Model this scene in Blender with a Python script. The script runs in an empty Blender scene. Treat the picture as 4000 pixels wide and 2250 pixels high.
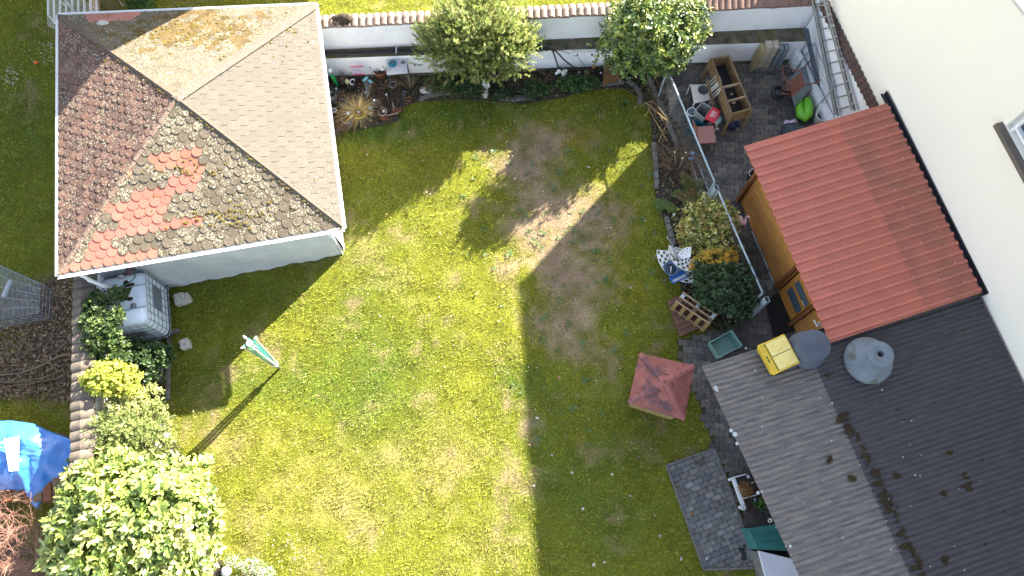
import bpy, math, random
import numpy as np
from mathutils import Vector, Matrix, noise
random.seed(7); RNG = np.random.default_rng(7)
S = bpy.context.scene; COL = S.collection; PI = math.pi
# ---------------------------------------------------------------- camera, sky, sun, exposure
H = 15.0; TILT = math.radians(19.2); FPX = 2800.0
cam = bpy.data.cameras.new('camera'); co = bpy.data.objects.new('camera', cam); COL.objects.link(co)
co.location = (0, 0, H); co.rotation_euler = (TILT, 0, 0)
cam.sensor_width = 36; cam.lens = 36*FPX/4000; cam.clip_end = 600; cam.clip_start = .1; S.camera = co
W = bpy.data.worlds.new('World'); S.world = W; W.use_nodes = True
SUN_EL = math.radians(27.0); SUN_AZ = math.radians(41.2)
nt = W.node_tree; sky = nt.nodes.new('ShaderNodeTexSky'); sky.sky_type = 'NISHITA'; sky.sun_disc = False
sky.sun_elevation = SUN_EL; sky.sun_rotation = SUN_AZ; sky.air_density = 1.0; sky.dust_density = 1.2
hs_ = nt.nodes.new('ShaderNodeHueSaturation'); hs_.inputs['Saturation'].default_value = .62; nt.links.new(sky.outputs[0], hs_.inputs['Color']); nt.links.new(hs_.outputs[0], nt.nodes['Background'].inputs[0]); nt.nodes['Background'].inputs[1].default_value = .08
sl = bpy.data.lights.new('sun', 'SUN'); so = bpy.data.objects.new('sun', sl); COL.objects.link(so)
sl.energy = 5.0; sl.angle = math.radians(.6); sl.color = (1, .93, .78)
sv = Vector((math.sin(SUN_AZ)*math.cos(SUN_EL), math.cos(SUN_AZ)*math.cos(SUN_EL), math.sin(SUN_EL)))
so.rotation_euler = sv.to_track_quat('Z', 'Y').to_euler(); so.location = (20, 20, 30)
S.view_settings.view_transform = 'Standard'; S.view_settings.look = 'None'; S.view_settings.gamma = 1
S.view_settings.exposure = 2.82
S.render.engine = 'CYCLES'; S.cycles.max_bounces = 5; S.cycles.diffuse_bounces = 3; S.cycles.transparent_max_bounces = 8
ct, st = math.cos(TILT), math.sin(TILT)
def P(px, py, z=0.0):                      # the point at height z seen at photo pixel (px, py) of the survey picture
    dx, dy = px-2000, 1125-py
    Y = dy*ct+FPX*st; Z = dy*st-FPX*ct; k = (H-z)/-Z
    return Vector((dx*k, Y*k, z))
def topx(x, y, z=0.0):
    zz = z-H; yc = y*ct+zz*st; zc = -y*st+zz*ct
    return 2000+FPX*x/-zc, 1125-FPX*yc/-zc
def ang(p, q): return math.atan2(q.y-p.y, q.x-p.x)
# ---------------------------------------------------------------- naming helpers
def tag(o, label=None, cat=None, group=None, kind=None):
    if label: o['label'] = label
    if cat: o['category'] = cat
    if group: o['group'] = group
    if kind: o['kind'] = kind
    return o
def thing(name, label, cat, loc, group=None):
    o = bpy.data.objects.new(name, None); COL.objects.link(o); o.location = loc; o.empty_display_size = .1
    return tag(o, label, cat, group)
def wloc(o):
    v = Vector(o.location)
    while o.parent: o = o.parent; v += Vector(o.location)
    return v
def dup(root, loc, rz=0, label=None, sc=1.0):
    r = root.copy(); COL.objects.link(r); r.location = loc; r.rotation_euler = (0, 0, rz); r.scale = (sc, sc, sc)
    if label: r['label'] = label
    for ch in list(root.children):
        c = ch.copy(); COL.objects.link(c); c.parent = r
        for g in list(ch.children):
            d = g.copy(); COL.objects.link(d); d.parent = c
    return r
# ---------------------------------------------------------------- materials
def mat(name, c=(.5, .5, .5), c2=None, ns=6, rough=.8, bump=0, bs=60, metal=0, attr=False, spots=None, spec=.4, streak=None, wave=None, vary=.25, trans=0, alpha=1, stain=None, sub=0):
    m = bpy.data.materials.new(name); m.use_nodes = True; n = m.node_tree.nodes; l = m.node_tree.links
    b = n['Principled BSDF']; b.inputs['Roughness'].default_value = rough; b.inputs['Metallic'].default_value = metal
    b.inputs['Specular IOR Level'].default_value = spec
    geo = n.new('ShaderNodeNewGeometry'); pos = geo.outputs['Position']
    if streak:
        mp = n.new('ShaderNodeMapping'); l.new(pos, mp.inputs[0]); mp.vector_type = 'TEXTURE'; mp.inputs['Rotation'].default_value = (0, 0, streak[1]); mp.inputs['Scale'].default_value = tuple(1/q for q in streak[0]); spos = mp.outputs[0]
    else: spos = pos
    def nz(scale, det=5, src=None, ro=.6):
        t = n.new('ShaderNodeTexNoise'); t.inputs['Scale'].default_value = scale; t.inputs['Detail'].default_value = det; t.inputs['Roughness'].default_value = ro
        l.new(src or spos, t.inputs['Vector']); return t.outputs['Fac']
    def rng(src, a, bb, o0=0, o1=1):
        t = n.new('ShaderNodeMapRange'); l.new(src, t.inputs[0]); t.inputs[1].default_value = a; t.inputs[2].default_value = bb; t.inputs[3].default_value = o0; t.inputs[4].default_value = o1; return t.outputs[0]
    def mix(f, a, bb, typ='MIX'):
        t = n.new('ShaderNodeMix'); t.data_type = 'RGBA'; t.blend_type = typ
        for s, v in ((0, f), (6, a), (7, bb)):
            if hasattr(v, 'node'): l.new(v, t.inputs[s])
            else: t.inputs[s].default_value = v if s == 0 else (*v, 1)
        return t.outputs[2]
    al = None
    if attr:
        at = n.new('ShaderNodeAttribute'); at.attribute_name = 'Col'; base = at.outputs['Color']; al = at.outputs['Alpha']
        f = rng(nz(ns), .3, .7, 1-vary, 1+vary); g = n.new('ShaderNodeCombineColor')
        for i in range(3): l.new(f, g.inputs[i])
        base = mix(1.0, base, g.outputs[0], 'MULTIPLY')
    else:
        c2 = c2 or tuple(x*(1-vary) for x in c); base = mix(rng(nz(ns), .35, .65), c, c2)
    if stain:                              # (colour, scale, threshold)
        base = mix(rng(nz(stain[1], 8), stain[2], stain[2]+.08, 0, .9), base, stain[0])
    if spots:                              # list of (colour, scale, size, patchiness)
        for (sc_, ss, sz, pt) in spots:
            v = n.new('ShaderNodeTexVoronoi'); v.inputs['Scale'].default_value = ss; l.new(pos, v.inputs['Vector'])
            dd = n.new('ShaderNodeMath'); dd.operation = 'MULTIPLY_ADD'; l.new(nz(ss*2.1, 3, pos), dd.inputs[0]); dd.inputs[1].default_value = .5; l.new(v.outputs['Distance'], dd.inputs[2])
            th = rng(nz(abs(pt), 3, pos), .38, .62, 0 if pt > 0 else (sz+.25)*.72, sz+.25)
            if al:
                mm = n.new('ShaderNodeMath'); mm.operation = 'MULTIPLY'; l.new(th, mm.inputs[0]); l.new(al, mm.inputs[1]); th = mm.outputs[0]
            ls = n.new('ShaderNodeMath'); ls.operation = 'SUBTRACT'; l.new(th, ls.inputs[0]); l.new(dd.outputs[0], ls.inputs[1])
            base = mix(rng(ls.outputs[0], 0, .04), base, sc_)
    l.new(base, b.inputs['Base Color'])
    if bump or wave:
        bp = n.new('ShaderNodeBump'); bp.inputs['Strength'].default_value = bump; bp.inputs['Distance'].default_value = .02
        l.new(nz(bs, 6), bp.inputs['Height']); l.new(bp.outputs[0], b.inputs['Normal'])
    if trans: b.inputs['Transmission Weight'].default_value = trans
    if sub:                                # thin translucent leaves
        tr = n.new('ShaderNodeBsdfTranslucent'); l.new(base, tr.inputs[0]); ms = n.new('ShaderNodeMixShader'); ms.inputs[0].default_value = sub
        l.new(b.outputs[0], ms.inputs[1]); l.new(tr.outputs[0], ms.inputs[2]); l.new(ms.outputs[0], n['Material Output'].inputs[0])
    if alpha < 1: b.inputs['Alpha'].default_value = alpha
    return m
# ---------------------------------------------------------------- mesh builder
class MB:
    def __init__(s, M=None): s.v = []; s.f = []; s.c = []; s.M = M or Matrix(); s.col = (1, 1, 1, 1); s.mi = []; s.m = 0
    def add(s, vs, fs):
        o = len(s.v); s.v += [tuple(s.M @ Vector(v)) for v in vs]; s.f += [tuple(i+o for i in f) for f in fs]; s.c += [s.col]*len(vs); s.mi += [s.m]*len(fs)
    def box(s, c, d, rz=0, rx=0, ry=0, taper=1):
        R = Matrix.Translation(c) @ Matrix.Rotation(rz, 4, 'Z') @ Matrix.Rotation(ry, 4, 'Y') @ Matrix.Rotation(rx, 4, 'X')
        x, y, z = d[0]/2, d[1]/2, d[2]/2; t = taper
        s.add([R @ Vector(p) for p in ((-x*t, -y*t, -z), (x*t, -y*t, -z), (x*t, y*t, -z), (-x*t, y*t, -z), (-x, -y, z), (x, -y, z), (x, y, z), (-x, y, z))],
              [(3, 2, 1, 0), (4, 5, 6, 7), (0, 1, 5, 4), (1, 2, 6, 5), (2, 3, 7, 6), (3, 0, 4, 7)])
    def beam(s, a, b, w, h=None, up=(0, 0, 1)):
        a, b = Vector(a), Vector(b); h = h or w; d = (b-a).normalized(); up = Vector(up)
        if abs(d.dot(up)) > .98: up = Vector((1, 0, 0))
        x = d.cross(up).normalized()*w/2; y = x.cross(d).normalized()*h/2
        s.add([a-x-y, a+x-y, a+x+y, a-x+y, b-x-y, b+x-y, b+x+y, b-x+y], [(0, 1, 2, 3), (7, 6, 5, 4), (1, 0, 4, 5), (2, 1, 5, 6), (3, 2, 6, 7), (0, 3, 7, 4)])
    def tube(s, pts, r, n=6, cap=True, closed=False):
        pts = [Vector(p) for p in pts]; m = len(pts); vs = []; fs = []
        rs = r if isinstance(r, (list, tuple)) else [r]*m
        px = None
        for i, p in enumerate(pts):
            if closed: d = pts[(i+1) % m]-pts[i-1]
            else: d = pts[min(i+1, m-1)]-pts[max(i-1, 0)]
            if d.length < 1e-9: d = Vector((0, 0, 1))
            d.normalize()
            if px is None: px = d.orthogonal().normalized()
            else:
                px = px-d*px.dot(d)
                px = px.normalized() if px.length > 1e-6 else d.orthogonal().normalized()
            y = d.cross(px)
            for k in range(n):
                t = 2*PI*k/n; vs.append(p+(px*math.cos(t)+y*math.sin(t))*rs[i])
        for i in range(m if closed else m-1):
            j = (i+1) % m
            for k in range(n):
                k2 = (k+1) % n; fs.append((i*n+k, i*n+k2, j*n+k2, j*n+k))
        if cap and not closed: fs.append(tuple(range(n-1, -1, -1))); fs.append(tuple((m-1)*n+k for k in range(n)))
        s.add(vs, fs)
    def lathe(s, prof, c=(0, 0, 0), n=20, R=None, sx=1, sy=1):
        R = R or Matrix(); T = Matrix.Translation(c) @ R; vs = []; fs = []; m = len(prof)
        for (r, z) in prof:
            for k in range(n):
                t = 2*PI*k/n; vs.append(T @ Vector((r*math.cos(t)*sx, r*math.sin(t)*sy, z)))
        for i in range(m-1):
            for k in range(n):
                k2 = (k+1) % n; fs.append((i*n+k, i*n+k2, (i+1)*n+k2, (i+1)*n+k))
        if prof[0][0] > 1e-4: fs.append(tuple(range(n-1, -1, -1)))
        if prof[-1][0] > 1e-4: fs.append(tuple((m-1)*n+k for k in range(n)))
        s.add(vs, fs)
    def ell(s, c, r, n=10, R=None, jit=0):
        R = R or Matrix(); r = (r, r, r) if not hasattr(r, '__len__') else r; vs = []; fs = []; m = max(4, n//2+1)
        for i in range(m+1):
            a = PI*i/m-PI/2
            for k in range(n):
                t = 2*PI*k/n; j = 1+random.uniform(-jit, jit)
                vs.append(Vector(c)+(R @ Vector((r[0]*math.cos(a)*math.cos(t)*j, r[1]*math.cos(a)*math.sin(t)*j, r[2]*math.sin(a)*j))))
        for i in range(m):
            for k in range(n):
                k2 = (k+1) % n; fs.append((i*n+k, i*n+k2, (i+1)*n+k2, (i+1)*n+k))
        s.add(vs, fs)
    def prism(s, pts, z0, z1):              # polygon of (x, y), extruded
        n = len(pts); s.add([(p[0], p[1], z0) for p in pts]+[(p[0], p[1], z1) for p in pts], [tuple(range(n-1, -1, -1)), tuple(range(n, 2*n))]+[(i, (i+1) % n, n+(i+1) % n, n+i) for i in range(n)])
    def torus(s, c, R, r, n=24, k=8, M=None):
        M = M or Matrix(); s.tube([Vector(c)+(M @ Vector((R*math.cos(2*PI*i/n), R*math.sin(2*PI*i/n), 0))) for i in range(n)], r, k, closed=True)
    def build(s, name, mt, parent=None, label=None, cat=None, group=None, kind=None, smooth=False, bevel=0, remesh=0, origin=None):
        me = bpy.data.meshes.new(name); V = np.array(s.v, dtype=float).reshape(-1, 3)
        o = bpy.data.objects.new(name, me); COL.objects.link(o)
        if parent: org = wloc(parent); o.parent = parent
        else:
            org = Vector(origin) if origin is not None else Vector((V[:, 0].mean(), V[:, 1].mean(), V[:, 2].min())); o.location = org
        V = V-np.array(org)
        me.from_pydata(V.tolist(), [], s.f)
        ca = me.color_attributes.new('Col', 'FLOAT_COLOR', 'POINT'); ca.data.foreach_set('color', np.array([c if len(c) == 4 else (*c, 1) for c in s.c], dtype=np.float32).ravel())
        for x in (mt if isinstance(mt, (list, tuple)) else [mt]): me.materials.append(x)
        if isinstance(mt, (list, tuple)): me.polygons.foreach_set('material_index', s.mi)
        me.validate(); me.update()
        if smooth: me.shade_smooth()
        if bevel:
            b = o.modifiers.new('bevel', 'BEVEL'); b.width = bevel; b.segments = 2; b.limit_method = 'ANGLE'
        if remesh:
            r = o.modifiers.new('remesh', 'REMESH'); r.mode = 'VOXEL'; r.voxel_size = remesh; r.use_smooth_shade = True
            q = o.modifiers.new('smooth', 'SMOOTH'); q.iterations = 3
        return tag(o, label, cat, group, kind)
def npmesh(name, V, F, C, mt, parent=None, smooth=False, **kw):      # V (n,3), F list of arrays (m,k), C (n,4)
    me = bpy.data.meshes.new(name); o = bpy.data.objects.new(name, me); COL.objects.link(o)
    if parent: org = wloc(parent); o.parent = parent
    else: org = Vector((float(V[:, 0].mean()), float(V[:, 1].mean()), float(V[:, 2].min()))); o.location = org
    V = V-np.array(org)
    me.vertices.add(len(V)); me.vertices.foreach_set('co', V.astype(np.float32).ravel())
    tot = sum(f.shape[0]*f.shape[1] for f in F); npoly = sum(f.shape[0] for f in F)
    me.loops.add(tot); me.polygons.add(npoly)
    me.loops.foreach_set('vertex_index', np.concatenate([f.ravel() for f in F]).astype(np.int32))
    sizes = np.concatenate([np.full(f.shape[0], f.shape[1]) for f in F]); starts = np.concatenate([[0], np.cumsum(sizes)[:-1]])
    me.polygons.foreach_set('loop_start', starts.astype(np.int32)); me.polygons.foreach_set('loop_total', sizes.astype(np.int32))
    me.update(calc_edges=True)
    ca = me.color_attributes.new('Col', 'FLOAT_COLOR', 'POINT'); ca.data.foreach_set('color', C.astype(np.float32).ravel())
    me.materials.append(mt)
    if smooth: me.shade_smooth()
    return tag(o, **kw)
def unit(a): return a/np.maximum(np.linalg.norm(a, axis=-1, keepdims=True), 1e-9)
def leafmesh(name, Pp, D, N, L, Wd, C, mt, parent=None, big=False, fold=.25, curl=.15, **kw):
    n = len(Pp); D = unit(D); Sd = unit(np.cross(D, N)); N = np.cross(Sd, D); L = np.asarray(L).reshape(-1, 1)*np.ones((n, 1)); Wd = np.asarray(Wd).reshape(-1, 1)*np.ones((n, 1))
    if big:
        prof = [(0, 0, 0), (.28, .42, 0), (.68, .48, -.3), (1, 0, -1), (.68, -.48, -.3), (.28, -.42, 0), (.28, 0, 0), (.68, 0, -.3)]
        fs = [[(1, 2, 7, 6), (4, 5, 6, 7)], [(0, 1, 6), (2, 3, 7), (3, 4, 7), (5, 0, 6)]]
    else:
        prof = [(0, 0, 0), (.5, .5, 0), (1, 0, -1), (.5, -.5, 0)]; fs = [[(0, 1, 2, 3)], []]
    k = len(prof); V = np.zeros((n, k, 3))
    for i, (a, b, c) in enumerate(prof):
        V[:, i] = Pp+D*L*a+Sd*Wd*b+N*(abs(b)*Wd*fold+c*L*curl)
    base = (np.arange(n)*k).reshape(-1, 1, 1); F = []
    for g in fs:
        if g: F.append((base+np.array(g).reshape(1, len(g), -1)).reshape(-1, len(g[0])))
    CC = np.repeat(C, k, axis=0)
    return npmesh(name, V.reshape(-1, 3), F, CC, mt, parent, **kw)
def pick(pal, n, j=.18):
    pal = np.array(pal, dtype=float); c = pal[RNG.integers(0, len(pal), n)]*(1+RNG.uniform(-j, j, (n, 1))); return np.hstack([c, np.ones((n, 1))])
def foliage(name, blobs, nc, per, L, Wd, pal, mt, parent=None, shell=(.6, 1.05), spread=1.0, upw=.4, axl=.0, big=False, zmin=-.3, clumpy=.5, jit=.02, **kw):
    vol = np.array([b[1][0]*b[1][1]+b[1][1]*b[1][2]+.01 for b in blobs]); bi = RNG.choice(len(blobs), nc, p=vol/vol.sum())
    c = np.array([tuple(b[0]) for b in blobs])[bi]; r = np.array([b[1] for b in blobs])[bi]
    d = unit(RNG.normal(size=(nc, 3))); lo = d[:, 2] < zmin; d[lo, 2] *= -1
    lump = np.array([noise.noise(Vector(x*2.6+y*.7)) for x, y in zip(d, c)])
    rad = RNG.uniform(shell[0], shell[1], nc)*(1+lump*clumpy); p = c+d*r*rad[:, None]
    ax = unit(d/r*r.mean(axis=1, keepdims=True)+np.array([0, 0, upw])+RNG.normal(size=(nc, 3))*.25)
    p = np.repeat(p, per, 0); a = np.repeat(ax, per, 0); n = nc*per
    if axl: p = p+a*(RNG.uniform(0, axl, (n, 1)))
    t = unit(RNG.normal(size=(n, 3))); t = unit(t-a*(t*a).sum(1, keepdims=True)); th = RNG.uniform(.35, 1.25, (n, 1))*spread
    D = a*np.cos(th)+t*np.sin(th); N = a*np.sin(th)-t*np.cos(th)+RNG.normal(size=(n, 3))*.15
    p = p+RNG.normal(size=(n, 3))*jit
    cl = pick(pal, nc, .2); C = np.repeat(cl, per, 0); C[:, :3] *= RNG.uniform(.85, 1.15, (n, 1))
    return leafmesh(name, p, D, N, L*RNG.uniform(.65, 1.2, n), Wd*RNG.uniform(.75, 1.2, n), C, mt, parent, big, **kw)
def branches(name, base, tips, r0, mt, parent=None, mid=.35, wig=.05, **kw):
    mb = MB()
    for tp in tips:
        a = Vector(base); b = Vector(tp); m = a.lerp(b, .5)+Vector((random.uniform(-wig, wig), random.uniform(-wig, wig), random.uniform(0, wig)))
        mb.tube([a, a.lerp(m, .5)+Vector((random.uniform(-wig, wig)*.5, random.uniform(-wig, wig)*.5, 0)), m, b], [r0, r0*.8, r0*.55, r0*.2], 5)
    return mb.build(name, mt, parent, smooth=True, **kw)
def twigs(name, base, n, L, r, mt, parent=None, up=.8, depth=2, curl=0, kids=3, **kw):
    mb = MB()
    def grow(p, d, L, r, k):
        pts = [p]; q = Vector(p); dd = Vector(d)
        for i in range(5):
            dd = (dd+Vector((random.gauss(0, .12+curl), random.gauss(0, .12+curl), random.gauss(0, .08+curl*.6)))).normalized(); q = q+dd*L/5; pts.append(q.copy())
        mb.tube(pts, [r*(1-.14*i) for i in range(6)], 4, cap=False)
        if k:
            for j in range(kids):
                i = random.randint(2, 5); grow(pts[i], (dd+Vector((random.gauss(0, .6), random.gauss(0, .6), random.gauss(0, .4)))).normalized(), L*random.uniform(.4, .7), r*.6, k-1)
    for _ in range(n):
        t = random.uniform(0, 2*PI); grow(Vector(base)+Vector((random.uniform(-.03, .03), random.uniform(-.03, .03), 0)), Vector((math.cos(t), math.sin(t), random.uniform(up*.5, up*1.6))).normalized(), L*random.uniform(.7, 1.1), r, depth)
    return mb.build(name, mt, parent, **kw)
def vnoise(x, y, sc, seed=0):               # smooth value noise, 0..1
    x = x/sc+seed*17.3; y = y/sc+seed*9.1; xi = np.floor(x).astype(int); yi = np.floor(y).astype(int); fx = x-xi; fy = y-yi; fx = fx*fx*(3-2*fx); fy = fy*fy*(3-2*fy)
    def h(a, b):
        q = np.sin(a*127.1+b*311.7+seed*74.7)*43758.5453; return q-np.floor(q)
    return (h(xi, yi)*(1-fx)+h(xi+1, yi)*fx)*(1-fy)+(h(xi, yi+1)*(1-fx)+h(xi+1, yi+1)*fx)*fy
def inpoly(x, y, poly):
    r = np.zeros(np.shape(x), bool); n = len(poly)
    for i in range(n):
        x1, y1 = poly[i][0], poly[i][1]; x2, y2 = poly[(i+1) % n][0], poly[(i+1) % n][1]
        if y1 == y2: continue
        c = ((y1 > y) != (y2 > y)) & (x < (x2-x1)*(y-y1)/(y2-y1)+x1); r ^= c
    return r
def clip(poly, a, b):                       # keep left of a->b
    out = []; n = len(poly)
    def sd(p): return (b[0]-a[0])*(p[1]-a[1])-(b[1]-a[1])*(p[0]-a[0])
    for i in range(n):
        p, q = poly[i], poly[(i+1) % n]; dp, dq = sd(p), sd(q)
        if dp >= 0: out.append(p)
        if dp*dq < 0: t = dp/(dp-dq); out.append((p[0]+(q[0]-p[0])*t, p[1]+(q[1]-p[1])*t))
    return out
def PG(pts, z=0): return [P(a, b, z) for a, b in pts]
def flat(name, pts, z, mt, label=None, cat=None, kind='structure', thick=.03, **kw):
    mb = MB(); mb.prism([(p.x, p.y) for p in pts], z-thick, z); return mb.build(name, mt, None, label, cat, kind=kind, **kw)
# ---------------------------------------------------------------- shared materials
M = dict(
 ground=mat('ground', (.10, .12, .035), (.07, .06, .03), ns=1.5, rough=1, bump=.8, bs=30),
 lawn=mat('lawn_soil', attr=True, ns=30, rough=1, bump=1, bs=50, vary=.4, spec=.1),
 grass=mat('grass', attr=True, ns=9, rough=.65, vary=.2, spec=.25, sub=.3),
 leaf=mat('leaf', attr=True, ns=12, rough=.5, vary=.15, spec=.4, sub=.3),
 gloss=mat('glossy_leaf', attr=True, ns=12, rough=.34, vary=.15, spec=.6, sub=.15),
 attr=mat('painted', attr=True, ns=20, rough=.7, vary=.15, bump=.15),
 soil=mat('soil', (.060, .045, .034), (.028, .022, .018), ns=9, rough=1, bump=1, bs=45, spots=[((.16, .11, .06), 40, .12, 3)]),
 litter=mat('litter', attr=True, ns=20, rough=.9),
 plaster=mat('white_plaster', (.80, .80, .82), (.72, .72, .74), ns=2.0, rough=.9, bump=.25, bs=45, stain=((.45, .42, .36), 2.6, .70)),
 house=mat('cream_render', (.78, .73, .635), (.75, .71, .63), ns=.5, rough=.95, bump=.12, bs=90, vary=.05),
 ledge=mat('mossy_ledge', (.15, .13, .10), (.05, .05, .03), ns=5, rough=1, bump=.8, bs=50, stain=((.10, .11, .02), 3, .56), spots=[((.42, .40, .37), 12, .22, 2)]),
 captile=mat('weathered_clay', (.27, .20, .165), (.17, .13, .11), ns=5, rough=.9, bump=.5, bs=50, spots=[((.55, .52, .46), 22, .30, 2.5), ((.14, .055, .03), 16, .26, 2)]),
 capdark=mat('dark_mossy_clay', (.10, .055, .045), (.05, .038, .034), ns=6, rough=.95, bump=.6, bs=50, spots=[((.13, .10, .035), 18, .2, 2.5)]),
 roof=mat('roof_shingle', attr=True, ns=40, rough=.95, vary=.18, bump=.5, bs=120, spots=[((.26, .23, .165), 15, .36, -2.2), ((.33, .30, .225), 33, .36, -3.5)]),
 moss=mat('moss', (.17, .125, .02), (.10, .075, .02), ns=14, rough=1, bump=1, bs=120),
 mossdk=mat('dark_moss', (.028, .015, .008), (.045, .035, .008), ns=14, rough=1, bump=1, bs=120),
 white=mat('white_paint', (.75, .75, .76), ns=5, rough=.5, vary=.08),
 pvc=mat('white_plastic', (.68, .68, .66), ns=5, rough=.4, vary=.1),
 fabric=mat('grey_white_tarpaulin', (.52, .54, .57), (.44, .46, .49), ns=2.5, rough=.7, bump=.3, bs=12),
 steel=mat('galvanised_steel', (.36, .40, .44), (.27, .30, .33), ns=9, rough=.5, metal=.5, bump=.1),
 paintst=mat('pale_blue_grey_steel', (.40, .48, .53), (.30, .36, .40), ns=12, rough=.5, metal=.2, bump=.1),
 alu=mat('aluminium', (.42, .42, .42), (.28, .27, .27), ns=9, rough=.45, metal=.6),
 black=mat('black_plastic', (.018, .018, .022), ns=5, rough=.45, vary=.1),
 dark=mat('dark_grey', (.045, .05, .06), ns=5, rough=.6),
 grey=mat('grey_plastic', (.16, .18, .21), (.12, .135, .16), ns=6, rough=.5, bump=.1),
 conc=mat('concrete', (.17, .165, .15), (.10, .10, .095), ns=9, rough=.95, bump=.6, bs=60, spots=[((.4, .39, .35), 30, .1, 3)]),
 tank=mat('milky_plastic', (.72, .80, .88), (.62, .70, .78), ns=2, rough=.35, vary=.1),
 wood=mat('honey_wood', (.50, .235, .055), (.34, .145, .035), ns=3, rough=.55, bump=.2, bs=25, streak=((1, 9, 9), math.radians(-74))),
 woodb=mat('brown_timber', (.20, .075, .025), (.14, .05, .02), ns=5, rough=.6, bump=.2),
 oldwood=mat('weathered_wood', (.20, .135, .075), (.12, .08, .045), ns=7, rough=.9, bump=.5, bs=50),
 palewood=mat('pale_wood', (.42, .32, .22), (.30, .20, .11), ns=8, rough=.85, bump=.4, bs=50),
 yellwood=mat('yellow_wood', (.34, .24, .10), (.26, .16, .06), ns=8, rough=.8, bump=.4, bs=50),
 bark=mat('bark', (.13, .095, .065), (.08, .06, .045), ns=20, rough=1, bump=.8, bs=60),
 redbark=mat('red_twig', (.36, .22, .16), (.30, .13, .10), ns=20, rough=.9),
 dry=mat('dry_stem', (.20, .135, .08), (.12, .08, .05), ns=20, rough=.9),
 drydk=mat('brown_dry_stem', (.11, .06, .045), (.08, .045, .035), ns=20, rough=.95),
 redroof=mat('red_sheet', (.46, .14, .095), (.40, .125, .085), ns=2.2, rough=.5, spec=.3, bump=.04, bs=40, stain=((.40, .13, .08), 1.1, .60)),
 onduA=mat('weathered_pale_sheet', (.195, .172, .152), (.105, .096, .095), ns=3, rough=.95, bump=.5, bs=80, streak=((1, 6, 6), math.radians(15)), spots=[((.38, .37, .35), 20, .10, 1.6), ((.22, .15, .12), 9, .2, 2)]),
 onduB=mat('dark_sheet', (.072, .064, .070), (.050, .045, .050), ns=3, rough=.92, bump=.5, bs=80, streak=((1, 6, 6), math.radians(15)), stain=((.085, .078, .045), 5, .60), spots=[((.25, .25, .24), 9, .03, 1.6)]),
 paver=mat('paver', attr=True, ns=12, rough=.95, vary=.3, bump=.5, bs=90, stain=((.045, .05, .02), 2.2, .62), spots=[((.28, .28, .26), 11, .06, 1.1)]),
 joint=mat('joint_soil', (.03, .03, .02), (.05, .06, .015), ns=5, rough=1, bump=.8),
 wellroof=mat('red_felt_shingle', attr=True, ns=3, rough=.9, vary=.15, bump=.5, bs=120, stain=((.10, .055, .065), 1.7, .53)),
 glass=mat('dark_glass', (.03, .05, .08), ns=2, rough=.06, spec=.8),
 blue=mat('blue_tarpaulin', (.05, .22, .60), (.035, .16, .50), ns=4, rough=.28, spec=.9, bump=.8, bs=7),
 teal=mat('teal_panel', (.035, .16, .145), (.03, .12, .11), ns=2, rough=.5, bump=.1),
 stone=mat('pale_stone', (.50, .48, .43), (.34, .32, .28), ns=14, rough=.95, bump=.8, bs=50),
 terracotta=mat('terracotta', (.27, .10, .05), (.19, .07, .04), ns=8, rough=.85, bump=.3),
 board=mat('brown_board', (.16, .085, .035), ns=6, rough=.7, bump=.1, bs=60),
)
def cm(name, c, rough=.5, **k): return mat(name, c, ns=6, rough=rough, vary=.12, **k)
# ---------------------------------------------------------------- ground and lawn
sheet = MB(); sheet.add([(-260, -260, -.05), (260, -260, -.05), (260, 260, -.05), (-260, 260, -.05)], [(0, 1, 2, 3)])
sheet.build('ground', M['ground'], kind='structure', origin=(0, 0, -.05))
YARD = [(2575, 225), (2600, 400), (2680, 590), (2755, 790), (2850, 1010), (2925, 1235), (2800, 1290), (2645, 1335), (2672, 1440), (2725, 1560), (2790, 1750), (2840, 1850), (2990, 2300), (3330, 2300), (3560, 1300), (3620, 700), (3380, 120), (3000, 120)]
PATIO = [(2603, 1818), (2790, 1752), (2965, 2218), (2750, 2226)]
NBED = [(1235, 300), (2575, 210), (2650, 330), (2605, 400), (2545, 430), (2520, 420), (2500, 385), (2440, 345), (2300, 348), (2200, 380), (2050, 405), (1800, 388), (1640, 395), (1560, 420), (1555, 470), (1440, 500), (1290, 520)]
EBED = [(2540, 425), (2605, 395), (2690, 600), (2760, 790), (2850, 1010), (2925, 1235), (2890, 1270), (2800, 1290), (2660, 1150), (2650, 1020), (2600, 880), (2560, 760), (2555, 620), (2545, 520)]
WBED = [(430, 1180), (640, 1350), (640, 1450), (640, 1560), (660, 1650), (690, 1750), (760, 1850), (880, 2250), (440, 2250), (430, 1500)]
def blobs(px, py, L):
    r = np.zeros(np.shape(px))
    for (cx, cy, sx, sy, a) in L: r = r+a*np.exp(-(((px-cx)/sx)**2+((py-cy)/sy)**2))
    return r
BARE = [(2080, 640, 130, 190, .9), (2200, 520, 250, 90, .55), (2130, 900, 190, 180, .9), (2200, 1250, 130, 170, 1.1), (2330, 1050, 150, 220, .55), (2380, 760, 110, 160, .5), (2060, 1640, 60, 120, .7), (1960, 1060, 60, 60, .5), (2360, 1400, 90, 60, .4), (1950, 640, 90, 40, .6)]
MOSSY = [(2050, 520, 160, 50, .6), (2420, 1000, 90, 200, .5), (2380, 1650, 120, 60, .5), (2230, 540, 110, 50, 1.2), (2330, 880, 80, 120, .5), (2250, 1700, 60, 40, .7), (1380, 640, 120, 90, .4), (2500, 1160, 40, 60, .7), (1650, 600, 200, 60, .3)]
SCRUB = [(150, 1400, 190, 150, 1.2), (220, 1200, 90, 160, .9), (100, 1560, 130, 60, .3), (80, 2150, 250, 180, 1.2)]
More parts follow.
